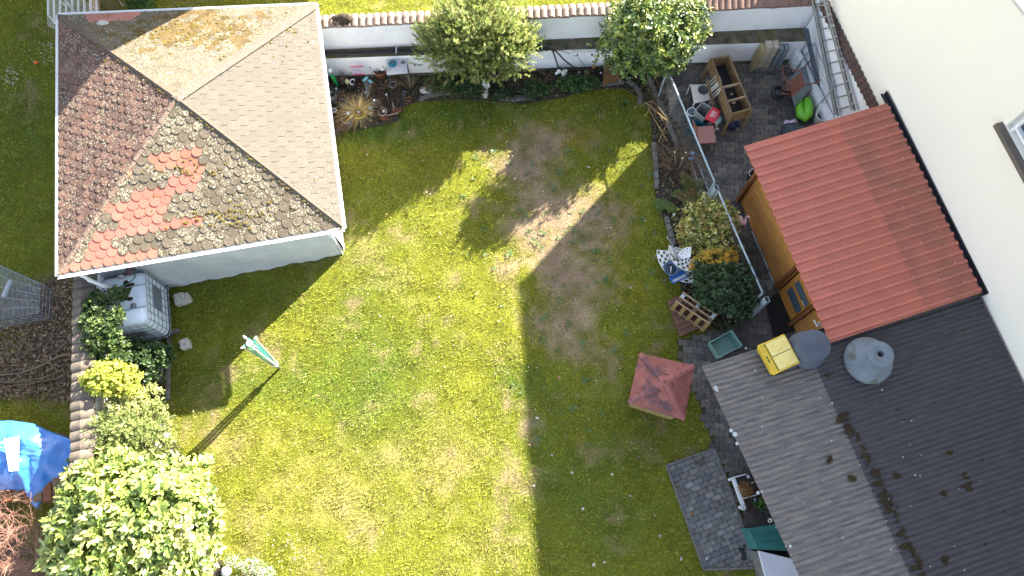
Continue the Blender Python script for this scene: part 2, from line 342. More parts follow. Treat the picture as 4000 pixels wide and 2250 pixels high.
GREEN = [(1600, 450, 420, 110, .55), (2450, 520, 120, 160, .35), (2000, 430, 300, 60, .4), (900, 1150, 330, 120, .45), (100, 500, 250, 600, .5), (900, 1500, 500, 120, .5), (1450, 1500, 240, 420, .55), (2050, 1480, 110, 90, .6), (1340, 490, 100, 60, .7), (1520, 520, 120, 50, .7), (1480, 1050, 150, 200, .2), (2250, 1900, 260, 350, .6)]  # greener turf; patches below the top wall also paint its shade darker
STRAW = [(1600, 1150, 200, 150, .5), (1500, 1850, 420, 180, .5), (1000, 1700, 250, 120, .55), (1750, 1780, 150, 120, .4), (1200, 2050, 300, 200, .45), (1850, 2150, 150, 100, .4), (950, 1080, 60, 60, .3)]
def masks(x, y):
    px, py = topx(x, y); n1 = vnoise(x, y, .55, 1); n2 = vnoise(x, y, .19, 2); n3 = vnoise(x, y, 1.6, 3)
    w = (n1-.5)*.8+(n2-.5)*.7
    bare = np.clip(blobs(px, py, BARE)*1.25+w-.34-.5*np.exp(-(((px-2430)/90)**2+((py-660)/110)**2)), 0, 1); mos = np.clip(blobs(px, py, MOSSY)+w*.8-.2, 0, 1)
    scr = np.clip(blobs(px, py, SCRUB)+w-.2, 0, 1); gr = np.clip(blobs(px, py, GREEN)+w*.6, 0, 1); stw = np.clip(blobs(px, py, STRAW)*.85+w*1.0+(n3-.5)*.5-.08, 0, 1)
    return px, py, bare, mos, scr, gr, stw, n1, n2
c_grass = np.array([.235, .25, .028]); c_green = np.array([.075, .15, .022]); c_straw = np.array([.46, .38, .14]); c_moss = np.array([.32, .25, .02]); c_bare = np.array([.22, .16, .105]); c_scr = np.array([.11, .08, .06])  # c_green is deepened to carry part of the lawn's shade
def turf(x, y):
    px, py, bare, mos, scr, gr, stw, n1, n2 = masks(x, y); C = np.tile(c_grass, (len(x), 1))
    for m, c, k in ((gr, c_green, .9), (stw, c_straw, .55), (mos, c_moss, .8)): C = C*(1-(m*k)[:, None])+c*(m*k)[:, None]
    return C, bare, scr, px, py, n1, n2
x0, x1, y0, y1 = -14.5, 8.0, -1.4, 16.5; st_ = .06
gx, gy = np.meshgrid(np.arange(x0, x1, st_), np.arange(y0, y1, st_)); X = gx.ravel(); Y = gy.ravel()
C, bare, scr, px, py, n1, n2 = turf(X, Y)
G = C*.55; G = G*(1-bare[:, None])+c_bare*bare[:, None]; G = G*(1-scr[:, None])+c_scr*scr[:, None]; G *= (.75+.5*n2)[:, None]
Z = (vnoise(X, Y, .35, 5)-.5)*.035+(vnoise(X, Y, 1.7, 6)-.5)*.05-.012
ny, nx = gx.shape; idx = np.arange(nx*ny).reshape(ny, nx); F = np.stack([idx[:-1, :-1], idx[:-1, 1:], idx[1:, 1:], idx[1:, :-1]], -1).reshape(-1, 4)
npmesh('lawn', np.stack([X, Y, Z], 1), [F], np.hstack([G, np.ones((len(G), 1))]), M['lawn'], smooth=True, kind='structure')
# grass blades
wYARD = [(p.x, p.y) for p in PG(YARD)]; wPAT = [(p.x, p.y) for p in PG(PATIO)]; wN = [(p.x, p.y) for p in PG(NBED)]; wE = [(p.x, p.y) for p in PG(EBED)]; wW = [(p.x, p.y) for p in PG(WBED)]
def free(x, y): return ~(inpoly(x, y, wYARD) | inpoly(x, y, wPAT) | inpoly(x, y, wN) | inpoly(x, y, wE) | inpoly(x, y, wW))
NB = 640000
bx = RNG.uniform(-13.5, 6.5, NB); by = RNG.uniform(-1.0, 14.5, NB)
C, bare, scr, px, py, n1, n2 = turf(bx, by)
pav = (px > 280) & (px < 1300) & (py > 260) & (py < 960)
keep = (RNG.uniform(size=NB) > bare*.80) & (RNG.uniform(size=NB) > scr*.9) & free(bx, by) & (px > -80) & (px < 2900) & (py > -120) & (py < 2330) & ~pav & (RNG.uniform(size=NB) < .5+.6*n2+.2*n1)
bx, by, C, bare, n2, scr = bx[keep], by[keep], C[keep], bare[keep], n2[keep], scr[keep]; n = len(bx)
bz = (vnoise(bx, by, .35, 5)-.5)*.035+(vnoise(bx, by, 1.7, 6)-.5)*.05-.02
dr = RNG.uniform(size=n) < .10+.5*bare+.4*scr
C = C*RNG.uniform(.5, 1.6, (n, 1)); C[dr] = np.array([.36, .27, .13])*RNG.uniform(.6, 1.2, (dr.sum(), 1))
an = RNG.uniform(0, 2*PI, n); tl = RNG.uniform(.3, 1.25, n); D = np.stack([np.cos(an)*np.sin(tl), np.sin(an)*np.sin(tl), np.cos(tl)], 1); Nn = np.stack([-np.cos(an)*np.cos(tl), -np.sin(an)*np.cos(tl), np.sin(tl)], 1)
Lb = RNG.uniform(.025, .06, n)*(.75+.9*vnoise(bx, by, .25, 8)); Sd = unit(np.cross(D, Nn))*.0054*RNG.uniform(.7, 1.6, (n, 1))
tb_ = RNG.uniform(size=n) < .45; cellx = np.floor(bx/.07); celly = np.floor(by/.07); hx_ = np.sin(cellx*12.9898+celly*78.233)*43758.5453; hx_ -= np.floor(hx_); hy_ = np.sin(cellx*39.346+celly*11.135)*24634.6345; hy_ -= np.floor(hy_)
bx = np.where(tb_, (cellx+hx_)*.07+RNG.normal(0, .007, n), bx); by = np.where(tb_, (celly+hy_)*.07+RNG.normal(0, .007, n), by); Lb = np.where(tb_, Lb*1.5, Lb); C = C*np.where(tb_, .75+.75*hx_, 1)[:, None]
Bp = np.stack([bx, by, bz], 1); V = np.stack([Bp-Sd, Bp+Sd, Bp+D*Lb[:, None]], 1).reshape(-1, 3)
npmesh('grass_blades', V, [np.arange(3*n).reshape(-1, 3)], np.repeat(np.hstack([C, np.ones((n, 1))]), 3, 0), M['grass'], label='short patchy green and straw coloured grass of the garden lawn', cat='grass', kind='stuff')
# weed rosettes in the bare part of the lawn
def rosettes(name, pts, nl, L, Wd, pal, label, cat, mt='leaf', up=.35):
    Pp = []; D = []; N = []; Ls = []
    for (x, y, s) in pts:
        for k in range(nl):
            a = random.uniform(0, 2*PI); e = random.uniform(.05, up*2); d = Vector((math.cos(a)*math.cos(e), math.sin(a)*math.cos(e), math.sin(e)))
            Pp.append((x, y, .01)); D.append(d); N.append((-d.x*d.z, -d.y*d.z, 1)); Ls.append(L*s*random.uniform(.6, 1.2))
    Pp = np.array(Pp); Ls = np.array(Ls)
    return leafmesh(name, Pp, np.array(D), np.array(N), Ls, Ls*Wd, pick(pal, len(Pp)), M[mt], big=False, fold=.1, curl=.3, label=label, cat=cat, kind='stuff')
pts = []
while len(pts) < 150:
    a, b = random.uniform(1800, 2560), random.uniform(420, 1750); q = P(a, b)
    mk = masks(np.array([q.x]), np.array([q.y]))
    if free(np.array([q.x]), np.array([q.y]))[0] and random.random() < .25+mk[2][0]: pts.append((q.x, q.y, random.uniform(.6, 1.8)))
rosettes('lawn_weeds', pts, 9, .065, .28, [(.10, .17, .05), (.07, .14, .04), (.13, .19, .08)], 'green leafy weeds sprouting in the bare brown lawn patch', 'weeds')
pts = []
for k in range(420):
    if k < 60: a, b = random.gauss(50, 25), random.gauss(310, 25)
    elif k < 110: a, b = random.gauss(190, 25), random.gauss(210, 30)
    elif k < 220: a, b = random.uniform(1340, 2700), random.uniform(400, 1600)
    elif k < 260: a, b = random.gauss(1130, 60), random.gauss(2130, 50)
    else: a, b = random.uniform(0, 2500), random.uniform(100, 2250)
    q = P(a, b)
    if not free(np.array([q.x]), np.array([q.y]))[0] or (280 < a < 1300 and 260 < b < 960): continue
    pts.append((q.x, q.y))
mb = MB()
for x, y in pts:
    z = random.uniform(.035, .06); r = random.uniform(.006, .012); mb.lathe([(r*.4, z-.004), (r, z), (r*.5, z+.003)], (x, y, 0), 6); mb.tube([(x, y, 0), (x, y, z)], .0015, 3)
mb.build('daisies', cm('daisy_petal', (.75, .75, .66)), label='tiny white daisies dotted over the lawn', cat='flowers', kind='stuff')
# dead leaves and bed litter
def scatter(name, poly, n, L, pal, label, cat, z=.03, mt='litter', up=.4):
    xs = [p[0] for p in poly]; ys = [p[1] for p in poly]; x = RNG.uniform(min(xs), max(xs), n*3); y = RNG.uniform(min(ys), max(ys), n*3); k = inpoly(x, y, poly); x, y = x[k][:n], y[k][:n]; n = len(x)
    a = RNG.uniform(0, 2*PI, n); D = np.stack([np.cos(a), np.sin(a), RNG.normal(0, up, n)], 1); N = np.stack([RNG.normal(0, .4, n), RNG.normal(0, .4, n), np.ones(n)], 1); Ls = L*RNG.uniform(.5, 1.5, n)
    return leafmesh(name, np.stack([x, y, z+RNG.uniform(0, .03, n)], 1), D, N, Ls, Ls*.5, pick(pal, n, .3), M[mt], label=label, cat=cat, kind='stuff')
BROWN = [(.17, .11, .06), (.10, .065, .04), (.26, .18, .11), (.07, .05, .035)]
flat('planting_bed', PG(NBED), .015, M['soil']); flat('planting_bed', PG(EBED), .013, M['soil']); flat('planting_bed', PG(WBED), .011, M['soil'])
scatter('leaf_litter', wN, 2600, .05, BROWN, 'brown leaf litter on the bed under the long white wall', 'leaf litter')
scatter('leaf_litter', wE, 2600, .05, BROWN, 'brown leaf litter on the bed beside the wire fence', 'leaf litter')
scatter('leaf_litter', wW, 1500, .05, BROWN, 'brown leaf litter on the bed beside the tiled left wall', 'leaf litter')
scatter('leaf_litter', [(p.x, p.y) for p in PG([(-20, 1150), (285, 1080), (285, 1560), (-20, 1560)])], 3600, .07, BROWN+[(.2, .14, .09)], 'brown leaf litter and scraps left of the tiled wall', 'leaf litter')
scatter('ground_ivy', wN, 2200, .05, [(.035, .075, .022), (.05, .10, .03)], 'low dark green ivy creeping under the top wall', 'ivy', z=.05, mt='leaf')
scatter('ground_ivy', wE, 700, .045, [(.035, .08, .022), (.06, .10, .03)], 'low green creepers on the bed along the wire fence', 'ivy', z=.04, mt='leaf')
mb = []
pts = [(P(random.uniform(2050, 2780), random.uniform(1560, 2200))) for _ in range(34)]+[P(random.uniform(1300, 2500), random.uniform(600, 1500)) for _ in range(16)]
n = len(pts); a = RNG.uniform(0, 6.28, n)
leafmesh('dead_leaves', np.array([(p.x, p.y, .05) for p in pts]), np.stack([np.cos(a), np.sin(a), 0*a], 1), np.stack([0*a+.2, 0*a, 0*a+1], 1), RNG.uniform(.04, .10, n), RNG.uniform(.03, .06, n), pick([(.35, .22, .13), (.42, .38, .33), (.22, .12, .07)], n), M['litter'], big=True, fold=.5, curl=.3, label='dry fallen leaves scattered on the shaded lawn', cat='dead leaves', kind='stuff')
# ---------------------------------------------------------------- paving
def pave(name, poly, org, a, kind_, cols, cut=False):
    mb = MB(); R = Matrix.Translation(org) @ Matrix.Rotation(a, 4, 'Z'); mb.M = R; inv = R.inverted(); q = [inv @ Vector((x, y, 0)) for x, y in poly]
    ax = [p.x for p in q]; ay = [p.y for p in q]; pl = [(p.x, p.y) for p in q]; g = .0035
    if kind_ == 'H':
        sp = .1425; w, hh, ns_ = .10-g, .0825-g, .06-g
        shape = [(-w, -hh), (-.055, -hh), (-.03, -ns_), (.03, -ns_), (.055, -hh), (w, -hh), (w, hh), (.055, hh), (.03, ns_), (-.03, ns_), (-.055, hh), (-w, hh)]; L = .2
    else: sp = .105; shape = [(-.1+g, -.0525+g), (.1-g, -.0525+g), (.1-g, .0525-g), (-.1+g, .0525-g)]; L = .2
    for j in range(int(min(ay)/sp)-1, int(max(ay)/sp)+2):
        for i in range(int(min(ax)/L)-1, int(max(ax)/L)+2):
            cx = i*L+(L/2 if j % 2 else 0); cy = j*sp
            shp = shape
            if cut:
                q_ = [(cx+p[0], cy+p[1]) for p in shape]; ar = sum(pl[t][0]*pl[(t+1) % len(pl)][1]-pl[(t+1) % len(pl)][0]*pl[t][1] for t in range(len(pl))); pc = pl if ar > 0 else pl[::-1]
                for t in range(len(pc)):
                    if len(q_) > 2: q_ = clip(q_, pc[t], pc[(t+1) % len(pc)])
                if len(q_) < 3: continue
                shp = [(p[0]-cx, p[1]-cy) for p in q_]
            elif not inpoly(np.array([cx]), np.array([cy]), pl)[0]: continue
            z = .03+random.uniform(-.003, .003); c = random.choice(cols); k = random.uniform(.75, 1.25); mb.col = (c[0]*k, c[1]*k, c[2]*k, 1)
            tx, ty = random.gauss(0, .006), random.gauss(0, .006); m = len(shp)
            mb.add([(cx+p[0]*.985, cy+p[1]*.985, z+p[0]*tx+p[1]*ty) for p in shp]+[(cx+p[0], cy+p[1], z-.006) for p in shp]+[(cx+p[0], cy+p[1], .0) for p in shp], [tuple(range(m))]+[(m+t, m+(t+1) % m, (t+1) % m, t) for t in range(m)]+[(2*m+t, 2*m+(t+1) % m, m+(t+1) % m, m+t) for t in range(m)])
    return mb.build(name, M['paver'], kind='structure')
flat('paving_bed', PG(YARD), .018, M['joint']); flat('paving_bed', PG(PATIO), .014, M['joint'])
pave('yard_paving', wYARD, (4.8, 5, 0), math.radians(-6), 'H', [(.115, .105, .095), (.095, .088, .082), (.13, .12, .10), (.085, .08, .08)])
pa = P(2750, 2226); pb = P(2965, 2218); pave('patio_paving', wPAT, P(2780, 2000), ang(P(2640, 1835), P(2795, 1775))+.02, 'R', [(.155, .15, .148), (.135, .135, .14), (.17, .162, .15), (.145, .14, .132)], True)
kb = MB()
for a, b in (((2603, 1818), (2790, 1752)), ((2603, 1818), (2750, 2226)), ((2792, 1755), (2990, 2290)), ((2750, 2226), (2965, 2218))):
    kb.beam(P(a[0], a[1], .03), P(b[0], b[1], .03), .035, .05)
kb.build('patio_kerb', M['conc'], kind='structure')
# ---------------------------------------------------------------- frame of the yard buildings
RA = math.radians(15); E = Vector((math.cos(RA), math.sin(RA), 0)); SS = Vector((math.sin(RA), -math.cos(RA), 0)); UP = Vector((0, 0, 1))
def onhouse(y): return Vector((.666*H-.25*y, y, 0))
HD = Vector((.25, -1, 0)).normalized(); HN = Vector((-1, -.25, 0)).normalized()   # along the facade to the south, and out of it
HC = Vector((.4514*H, .8586*H, 0))                                               # north corner of the house
# house
hs = thing('house', 'large cream rendered house wall rising at the right edge', 'house', HC)
def hp(t, z, o=0): return HC+HD*t+HN*o+UP*z
WT0 = 5.05; zh = [(0, 5.05), (8.2, 6.15), (16.4, 5.05)]
w0 = P(3945, 478, 4.45)
# facade with a window hole: window from t=tw0..tw1, z 4.45..5.6
tw0 = (P(3935, 495, 4.4)-HC).dot(HD); tw1 = tw0+1.5; zw0, zw1 = 4.45, 5.55
mb = MB(); D_ = 9.0
def top(t): return zh[0][1]+(zh[1][1]-zh[0][1])*min(t, 16.4-t)/8.2
def quad(m, t0, t1, za, zb, zc, zd): m.add([hp(t0, za), hp(t1, zb), hp(t1, zc), hp(t0, zd)], [(0, 1, 2, 3)])
quad(mb, 0, tw0, 0, 0, top(tw0), top(0)); quad(mb, tw0, tw1, 0, 0, zw0, zw0); quad(mb, tw0, tw1, zw1, zw1, top(tw1), top(tw0)); quad(mb, tw1, 8.2, 0, 0, top(8.2), top(tw1)); quad(mb, 8.2, 16.4, 0, 0, top(16.4), top(8.2))
for (a, b, c, d) in ((hp(tw0, zw0), hp(tw0, zw1), hp(tw0, zw1, -.14), hp(tw0, zw0, -.14)), (hp(tw1, zw0), hp(tw1, zw1), hp(tw1, zw1, -.14), hp(tw1, zw0, -.14)), (hp(tw0, zw1), hp(tw1, zw1), hp(tw1, zw1, -.14), hp(tw0, zw1, -.14)), (hp(tw0, zw0), hp(tw1, zw0), hp(tw1, zw0, -.14), hp(tw0, zw0, -.14))): mb.add([a, b, c, d], [(0, 1, 2, 3)])
mb.add([hp(0, 0), hp(0, 5.05), hp(0, 5.05, -D_), hp(0, 0, -D_)], [(0, 1, 2, 3)]); mb.add([hp(16.4, 0), hp(16.4, 5.05), hp(16.4, 5.05, -D_), hp(16.4, 0, -D_)], [(0, 1, 2, 3)])
mb.add([hp(0, 0, -D_), hp(0, 5.05, -D_), hp(8.2, 6.15, -D_), hp(16.4, 5.05, -D_), hp(16.4, 0, -D_)], [(0, 1, 2, 3, 4)])
mb.build('wall', M['house'], hs)
mb = MB()
for (ta, za, tb, zb) in ((-.02, 5.06, 8.2, 6.16), (16.42, 5.06, 8.2, 6.16)):
    mb.add([hp(ta, za, .02), hp(tb, zb, .02), hp(tb, zb, -D_-.2), hp(ta, za, -D_-.2), hp(ta, za+.06, .02), hp(tb, zb+.06, .02), hp(tb, zb+.06, -D_-.2), hp(ta, za+.06, -D_-.2)], [(0, 1, 2, 3), (7, 6, 5, 4), (0, 4, 5, 1), (1, 5, 6, 2), (2, 6, 7, 3), (3, 7, 4, 0)])
mb.build('roof', mat('pale_gravel_roof', (.62, .60, .55), ns=3), hs)
win = MB()
def hbox(m, t0, t1, z0, z1, o0, o1): m.add([hp(t0, z0, o0), hp(t1, z0, o0), hp(t1, z1, o0), hp(t0, z1, o0), hp(t0, z0, o1), hp(t1, z0, o1), hp(t1, z1, o1), hp(t0, z1, o1)], [(0, 1, 2, 3), (7, 6, 5, 4), (0, 4, 5, 1), (1, 5, 6, 2), (2, 6, 7, 3), (3, 7, 4, 0)])
for k, (w, o) in enumerate(((.09, -.09), (.05, -.05))):
    hbox(win, tw0+.002+k*.08, tw0+w+k*.08, zw0+.002, zw1, -.135, o-.03*(1-k)); hbox(win, tw1-w-k*.08, tw1-.002-k*.08, zw0+.002, zw1, -.135, o-.03*(1-k))
    hbox(win, tw0+w+k*.08, tw1-w-k*.08, zw0+.004+k*.08, zw0+w+k*.08, -.134, o-.03*(1-k)); hbox(win, tw0+w, tw1-w, zw1-w, zw1-.003, -.134, o-.03)
wf = win.build('window', M['white'], hs)
mb = MB(); hbox(mb, tw0+.13, tw1-.13, zw0+.13, zw1-.09, -.128, -.12); mb.build('pane', M['glass'], wf)
mb = MB(); hbox(mb, tw0-.09, tw1+.09, zw0-.05, zw0-.002, -.12, .13); hbox(mb, tw0-.09, tw1+.09, zw0-.09, zw0-.05, .105, .13); mb.build('sill', mat('mossy_stone_sill', (.10, .10, .08), (.16, .11, .10), ns=8, rough=.95, bump=.6, spots=[((.3, .28, .12), 20, .15, 3)]), wf)
# unseen house added to the north to shade the lawn left of the pavilion
nh = thing('shade_house', 'neighbouring rendered house north of the garden wall', 'house', (-9, 19, 0)); mb = MB()
c0 = Vector((-.347*H, .872*H, 0))+Vector((.657, .753, 0))*.9
qx = [c0, c0+Vector((1.5, 7, 0)), c0+Vector((-13, 7, 0)), c0+Vector((-14.5, -.2, 0))]
mb.prism([(p.x, p.y) for p in qx], 0, 7.2); mb.build('wall', M['house'], nh)
mb = MB(); mid = [(qx[0]+qx[1])/2+UP*8.2, (qx[2]+qx[3])/2+UP*8.2]
mb.add([qx[0]+UP*7.22, qx[1]+UP*7.22, qx[2]+UP*7.22, qx[3]+UP*7.22, mid[0]-E*1.5, mid[1]+E*1.5], [(0, 3, 5, 4), (1, 0, 4), (2, 1, 4, 5), (3, 2, 5)]); mb.build('roof', M['captile'], nh)
# ---------------------------------------------------------------- pavilion with the hipped shingle roof
ZE = .14*H; ZA = ZE+.95
TL, TR, BR, BL = P(231, 62, ZE), P(1231, 20, ZE), P(1338, 888, ZE), P(231, 1072, ZE); AP = P(690, 385, ZA)
gz = thing('garden_pavilion', 'garden pavilion with hipped scalloped shingle roof, mossy and patched with red', 'pavilion', ((TL.x+BR.x)/2, (TL.y+BR.y)/2, 0))
def shingles(mb, a, b, p, tw, rh, colf, th=.012, arc=1.0):
    u = (b-a).normalized(); n = (b-a).cross(p-a).normalized(); n = n if n.z > 0 else -n; v = n.cross(u); v = v if v.dot(p-a) > 0 else -v
    to2 = lambda q: ((q-a).dot(u), (q-a).dot(v)); T = [(0, 0), to2(b), to2(p)]
    if (T[1][0]-T[0][0])*(T[2][1]-T[0][1]) < 0: T.reverse()
    rows = int(T[2][1]/rh)+2; W2 = (b-a).length
    mb.col = (.05, .045, .04, 0); mb.add([a-n*.004, b-n*.004, p-n*.004], [(0, 1, 2)])
    for i in range(-1, rows):
        y0 = i*rh
        for j in range(-1, int(W2/tw)+2):
            xc = (j+.5+(.5 if i % 2 else 0))*tw+random.uniform(-.003, .003); r = tw/2-.004; e = r*arc; yb = y0+e+random.uniform(-.004, .004)
            pl = [(xc+r*math.cos(t), yb+e*math.sin(t)) for t in [PI+PI*k/8 for k in range(9)]]+[(xc+r, y0+rh+e+.02), (xc-r, y0+rh+e+.02)]
            for k in range(3): pl = clip(pl, T[k], T[(k+1) % 3]); 
            if len(pl) < 3: continue
            q = a+u*xc+v*(yb); c = colf(q, i, j)
            if c is None: continue
            mb.col = c; ln = rh+e+.03; tj = random.uniform(.7, 1.5)
            lift = lambda pt: .004+th*tj*max(0, 1-(pt[1]-y0)/ln)
            m = len(pl); mb.add([a+u*s[0]+v*s[1]+n*lift(s) for s in pl]+[a+u*s[0]+v*s[1]+n*(lift(s)-.010) for s in pl], [tuple(range(m))]+[(m+k, m+(k+1) % m, (k+1) % m, k) for k in range(m)])
def tint(c, lic, j=.14):
    k = random.uniform(1-j, 1+j); return (c[0]*k, c[1]*k, c[2]*k, lic)
SOUTHRED = [[(600, 590), (790, 560), (795, 660), (620, 680), (560, 640)], [(430, 810), (545, 745), (680, 705), (780, 690), (775, 730), (650, 780), (620, 850), (780, 850), (780, 885), (520, 920), (440, 950), (510, 1000), (330, 1000), (350, 930), (450, 880)], [(225, 1020), (600, 975), (610, 1010), (225, 1075)], [(465, 645), (510, 655), (500, 690), (460, 680)]]
def c_south(q, i, j):
    a, b = topx(q.x, q.y, q.z); a = np.array([a]); b = np.array([b])
    if inpoly(a, b, SOUTHRED[0])[0]: return tint((.30, .125, .085), .25)
    if inpoly(a, b, SOUTHRED[1])[0]: return tint((.42, .135, .10), .05)
    if inpoly(a, b, SOUTHRED[2])[0]: return tint((.36, .14, .10), .35)
    if inpoly(a, b, SOUTHRED[3])[0]: return tint((.40, .17, .10), .1)
    return tint((.11, .088, .062), 1.1 if random.random() < .7 else .8)
def c_north(q, i, j):
    a, b = topx(q.x, q.y, q.z)
    if 340 < a < 540 and b < 82: return tint((.34, .15, .12), .3)
    g = math.exp(-((a-760)/230)**2-((b-120)/60)**2)
    if random.random() < g*.8: return tint((.085, .055, .02), .8, .3)
    return tint((.10, .085, .06), .95)
def c_west(q, i, j): return tint(random.choice([(.10, .055, .045), (.085, .047, .04), (.13, .068, .052)]), .97)
def c_east(q, i, j):
    a, b = topx(q.x, q.y, q.z); return tint((.098, .086, .073), .72 if a > 1180 else (.3 if b > 120 else .8), .06)
for (a, b, colf, tw, rh, arc, lb) in ((BL, BR, c_south, .21, .165, 1.0, 'grey lichen covered shingles with red patches on the lower slope'), (TL, TR, c_north, .20, .15, .9, 'mossy grey shingles on the top slope'), (BL, TL, c_west, .20, .155, 1.0, 'brown shingles spotted with pale lichen on the left slope'), (TR, BR, c_east, .235, .175, .55, 'plain beige shingles on the right slope')):
    mb = MB(); shingles(mb, a, b, AP, tw, rh, colf, .014 if colf is not c_east else .006, arc); mb.build('roof_slope', M['roof'], gz, lb)
mb = MB()
for q, w, c in ((TL, .05, (.10, .07, .055, .8)), (BR, .05, (.09, .075, .06, .5)), (TR, .11, (.11, .095, .078, .8)), (BL, .05, (.17, .11, .085, 1))):
    mb.col = c; d = (AP-q).normalized(); s = d.cross(UP).normalized()
    for k in range(14):
        a = q+(AP-q)*(k/14); b = q+(AP-q)*((k+1.1)/14)
        mb.add([a-s*w+UP*.018, a+UP*.046, a+s*w+UP*.018, b-s*w+UP*.01, b+UP*.036, b+s*w+UP*.01], [(0, 1, 4, 3), (1, 2, 5, 4), (0, 2, 1)])
mb.build('hip_cap', M['roof'], gz)
def onroof(px_, py_):                      # drop a photo position on to the roof surface
    for (a, b) in ((BL, BR), (TL, TR), (BL, TL), (TR, BR)):
        n = (b-a).cross(AP-a).normalized(); cpos = Vector((0, 0, H)); d = P(px_, py_, 0)-cpos; t = (a-cpos).dot(n)/d.dot(n); q = cpos+d*t
        e1 = (b-a).cross(q-a).dot(n); e2 = (AP-b).cross(q-b).dot(n); e3 = (a-AP).cross(q-AP).dot(n)
        if (e1 >= 0 and e2 >= 0 and e3 >= 0) or (e1 <= 0 and e2 <= 0 and e3 <= 0): return q, (n if n.z > 0 else -n)
    return None, None
mb = MB()
def mossy(n_, fx, r0, r1):
    for _ in range(n_):
        a, b = fx(); q, nn = onroof(a, b)
        if q is None: continue
        for k in range(random.randint(1, 4)):
            r = random.uniform(r0, r1); mb.ell(q+Vector((random.uniform(-r, r)*1.5, random.uniform(-r, r)*1.5, .008)), (r*random.uniform(.8, 1.6), r, r*.45), 7, jit=.2)
mossy(650, lambda: (random.gauss(740, 170), random.gauss(125, 42)), .010, .028)
mossy(120, lambda: (random.gauss(960, 120), random.gauss(120, 45)), .008, .024)
mossy(60, lambda: (random.uniform(400, 700), random.uniform(60, 250)), .008, .022)
mossy(150, lambda: (random.uniform(240, 650), random.uniform(330, 1000)), .006, .018)
mossy(110, lambda: (random.gauss(920, 100), random.gauss(840, 22)), .012, .03)
mossy(40, lambda: (random.gauss(760, 60), random.gauss(665, 18)), .012, .028)
mossy(90, lambda: (random.uniform(600, 1300), random.uniform(650, 900)), .006, .018)
for t in [random.random() for _ in range(150)]:
    q = AP.lerp(BR, t); r = random.uniform(.008, .02); mb.ell(q+Vector((random.uniform(-.05, 0), random.uniform(-.06, 0), .012)), (r*1.5, r, r*.5), 7, jit=.2)
    q = AP.lerp(TL, t); mb.ell(q+Vector((random.uniform(-.05, .03), random.uniform(-.08, -.02), .01)), (r*1.5, r, r*.5), 7, jit=.2)
mb.build('roof_moss', M['moss'], gz, kind='stuff')
q, nn = onroof(402, 93); mb = MB(); mb.ell(q+UP*.02, (.14, .075, .02), 14, Matrix.Rotation(.1, 3, 'Z'), .06); mb.build('lime_patch', M['stone'], gz)
# eaves: fascia and gutters
OFF = [TL, TR, BR, BL]; cen = (TL+TR+BR+BL)/4
mb = MB()
for i in range(4):
    a, b = OFF[i], OFF[(i+1) % 4]; o = ((a+b)/2-cen).normalized(); mb.beam(a+o*.008-UP*.06, b+o*.008-UP*.06, .012, .10)
mb.build('fascia', M['white'], gz)
for (a, b) in ((BL, BR), (TR, BR), (TL, TR), (TL, BL)):
    mb = MB(); o = ((a+b)/2-cen); o.z = 0; o.normalize(); d = (b-a).normalized(); w = .024 if (a is BL and b is BR) else .014; g = []
    for q in (a-d*(.03), b+d*.03):
        g += [q+o*(.03)+UP*.0, q+o*.03-UP*w*1.3, q+o*(.03+w)-UP*w*1.6, q+o*(.03+2*w)-UP*w*1.3, q+o*(.03+2*w)+UP*.0, q+o*(.045+2*w)+UP*.004]
    mb.add(g, [(i, i+1, i+7, i+6) for i in range(5)]); s = mb.build('gutter', M['white'], gz)
    sm = s.modifiers.new('thick', 'SOLIDIFY'); sm.thickness = .006
# posts and fabric walls set in under the eaves
def inset(p, k=.115): q = p.lerp(cen, k); return Vector((q.x, q.y, 0))
GS = [inset(TL), inset(TR), P(1333, 985), inset(BL, .10)]
for q in GS:
    mb = MB(); mb.beam(q, q+UP*ZE, .09); mb.build('post', M['white'], gz)
for i, (a, b) in enumerate(((GS[3], GS[2]), (GS[2], GS[1]), (GS[1], GS[0]), (GS[0], GS[3]))):
    mb = MB(); n = 60; d = (b-a); o = Vector((d.y, -d.x, 0)).normalized(); vs = []
    for k in range(n+1):
        t = k/n
        for m in range(9):
            z = ZE*(m/8)*.985+.015; sw = .016*math.sin(t*31+z*1.6)*(.3+.7*(1-m/8))+.05*math.sin(t*7+z*2.5+1)*math.sin(m/8*PI)+.01*math.sin(t*80+z*6)
            vs.append(a+d*t+o*(.07+sw)+UP*z)
    mb.add(vs, [(k*9+m, (k+1)*9+m, (k+1)*9+m+1, k*9+m+1) for k in range(n) for m in range(8)]); mb.build('fabric_wall', M['fabric'], gz, smooth=True)
mb = MB(); mb.tube([P(302, 1068, ZE-.08), P(330, 1080, ZE-.16), P(352, 1095, ZE-.35), P(410, 1120, 1.62), P(462, 1137, 1.42), P(463, 1139, 1.30)], .038, 10); mb.build('downpipe', M['pvc'], gz, smooth=True)
mb = MB(); mb.tube([P(345, 1090, ZE-.31), P(352, 1095, ZE-.35)], .047, 10); mb.build('pipe_collar', M['pvc'], gz); mb = MB(); mb.tube([P(400, 1116, 1.66), P(408, 1119, 1.63)], .047, 10); mb.build('pipe_collar', M['pvc'], gz)
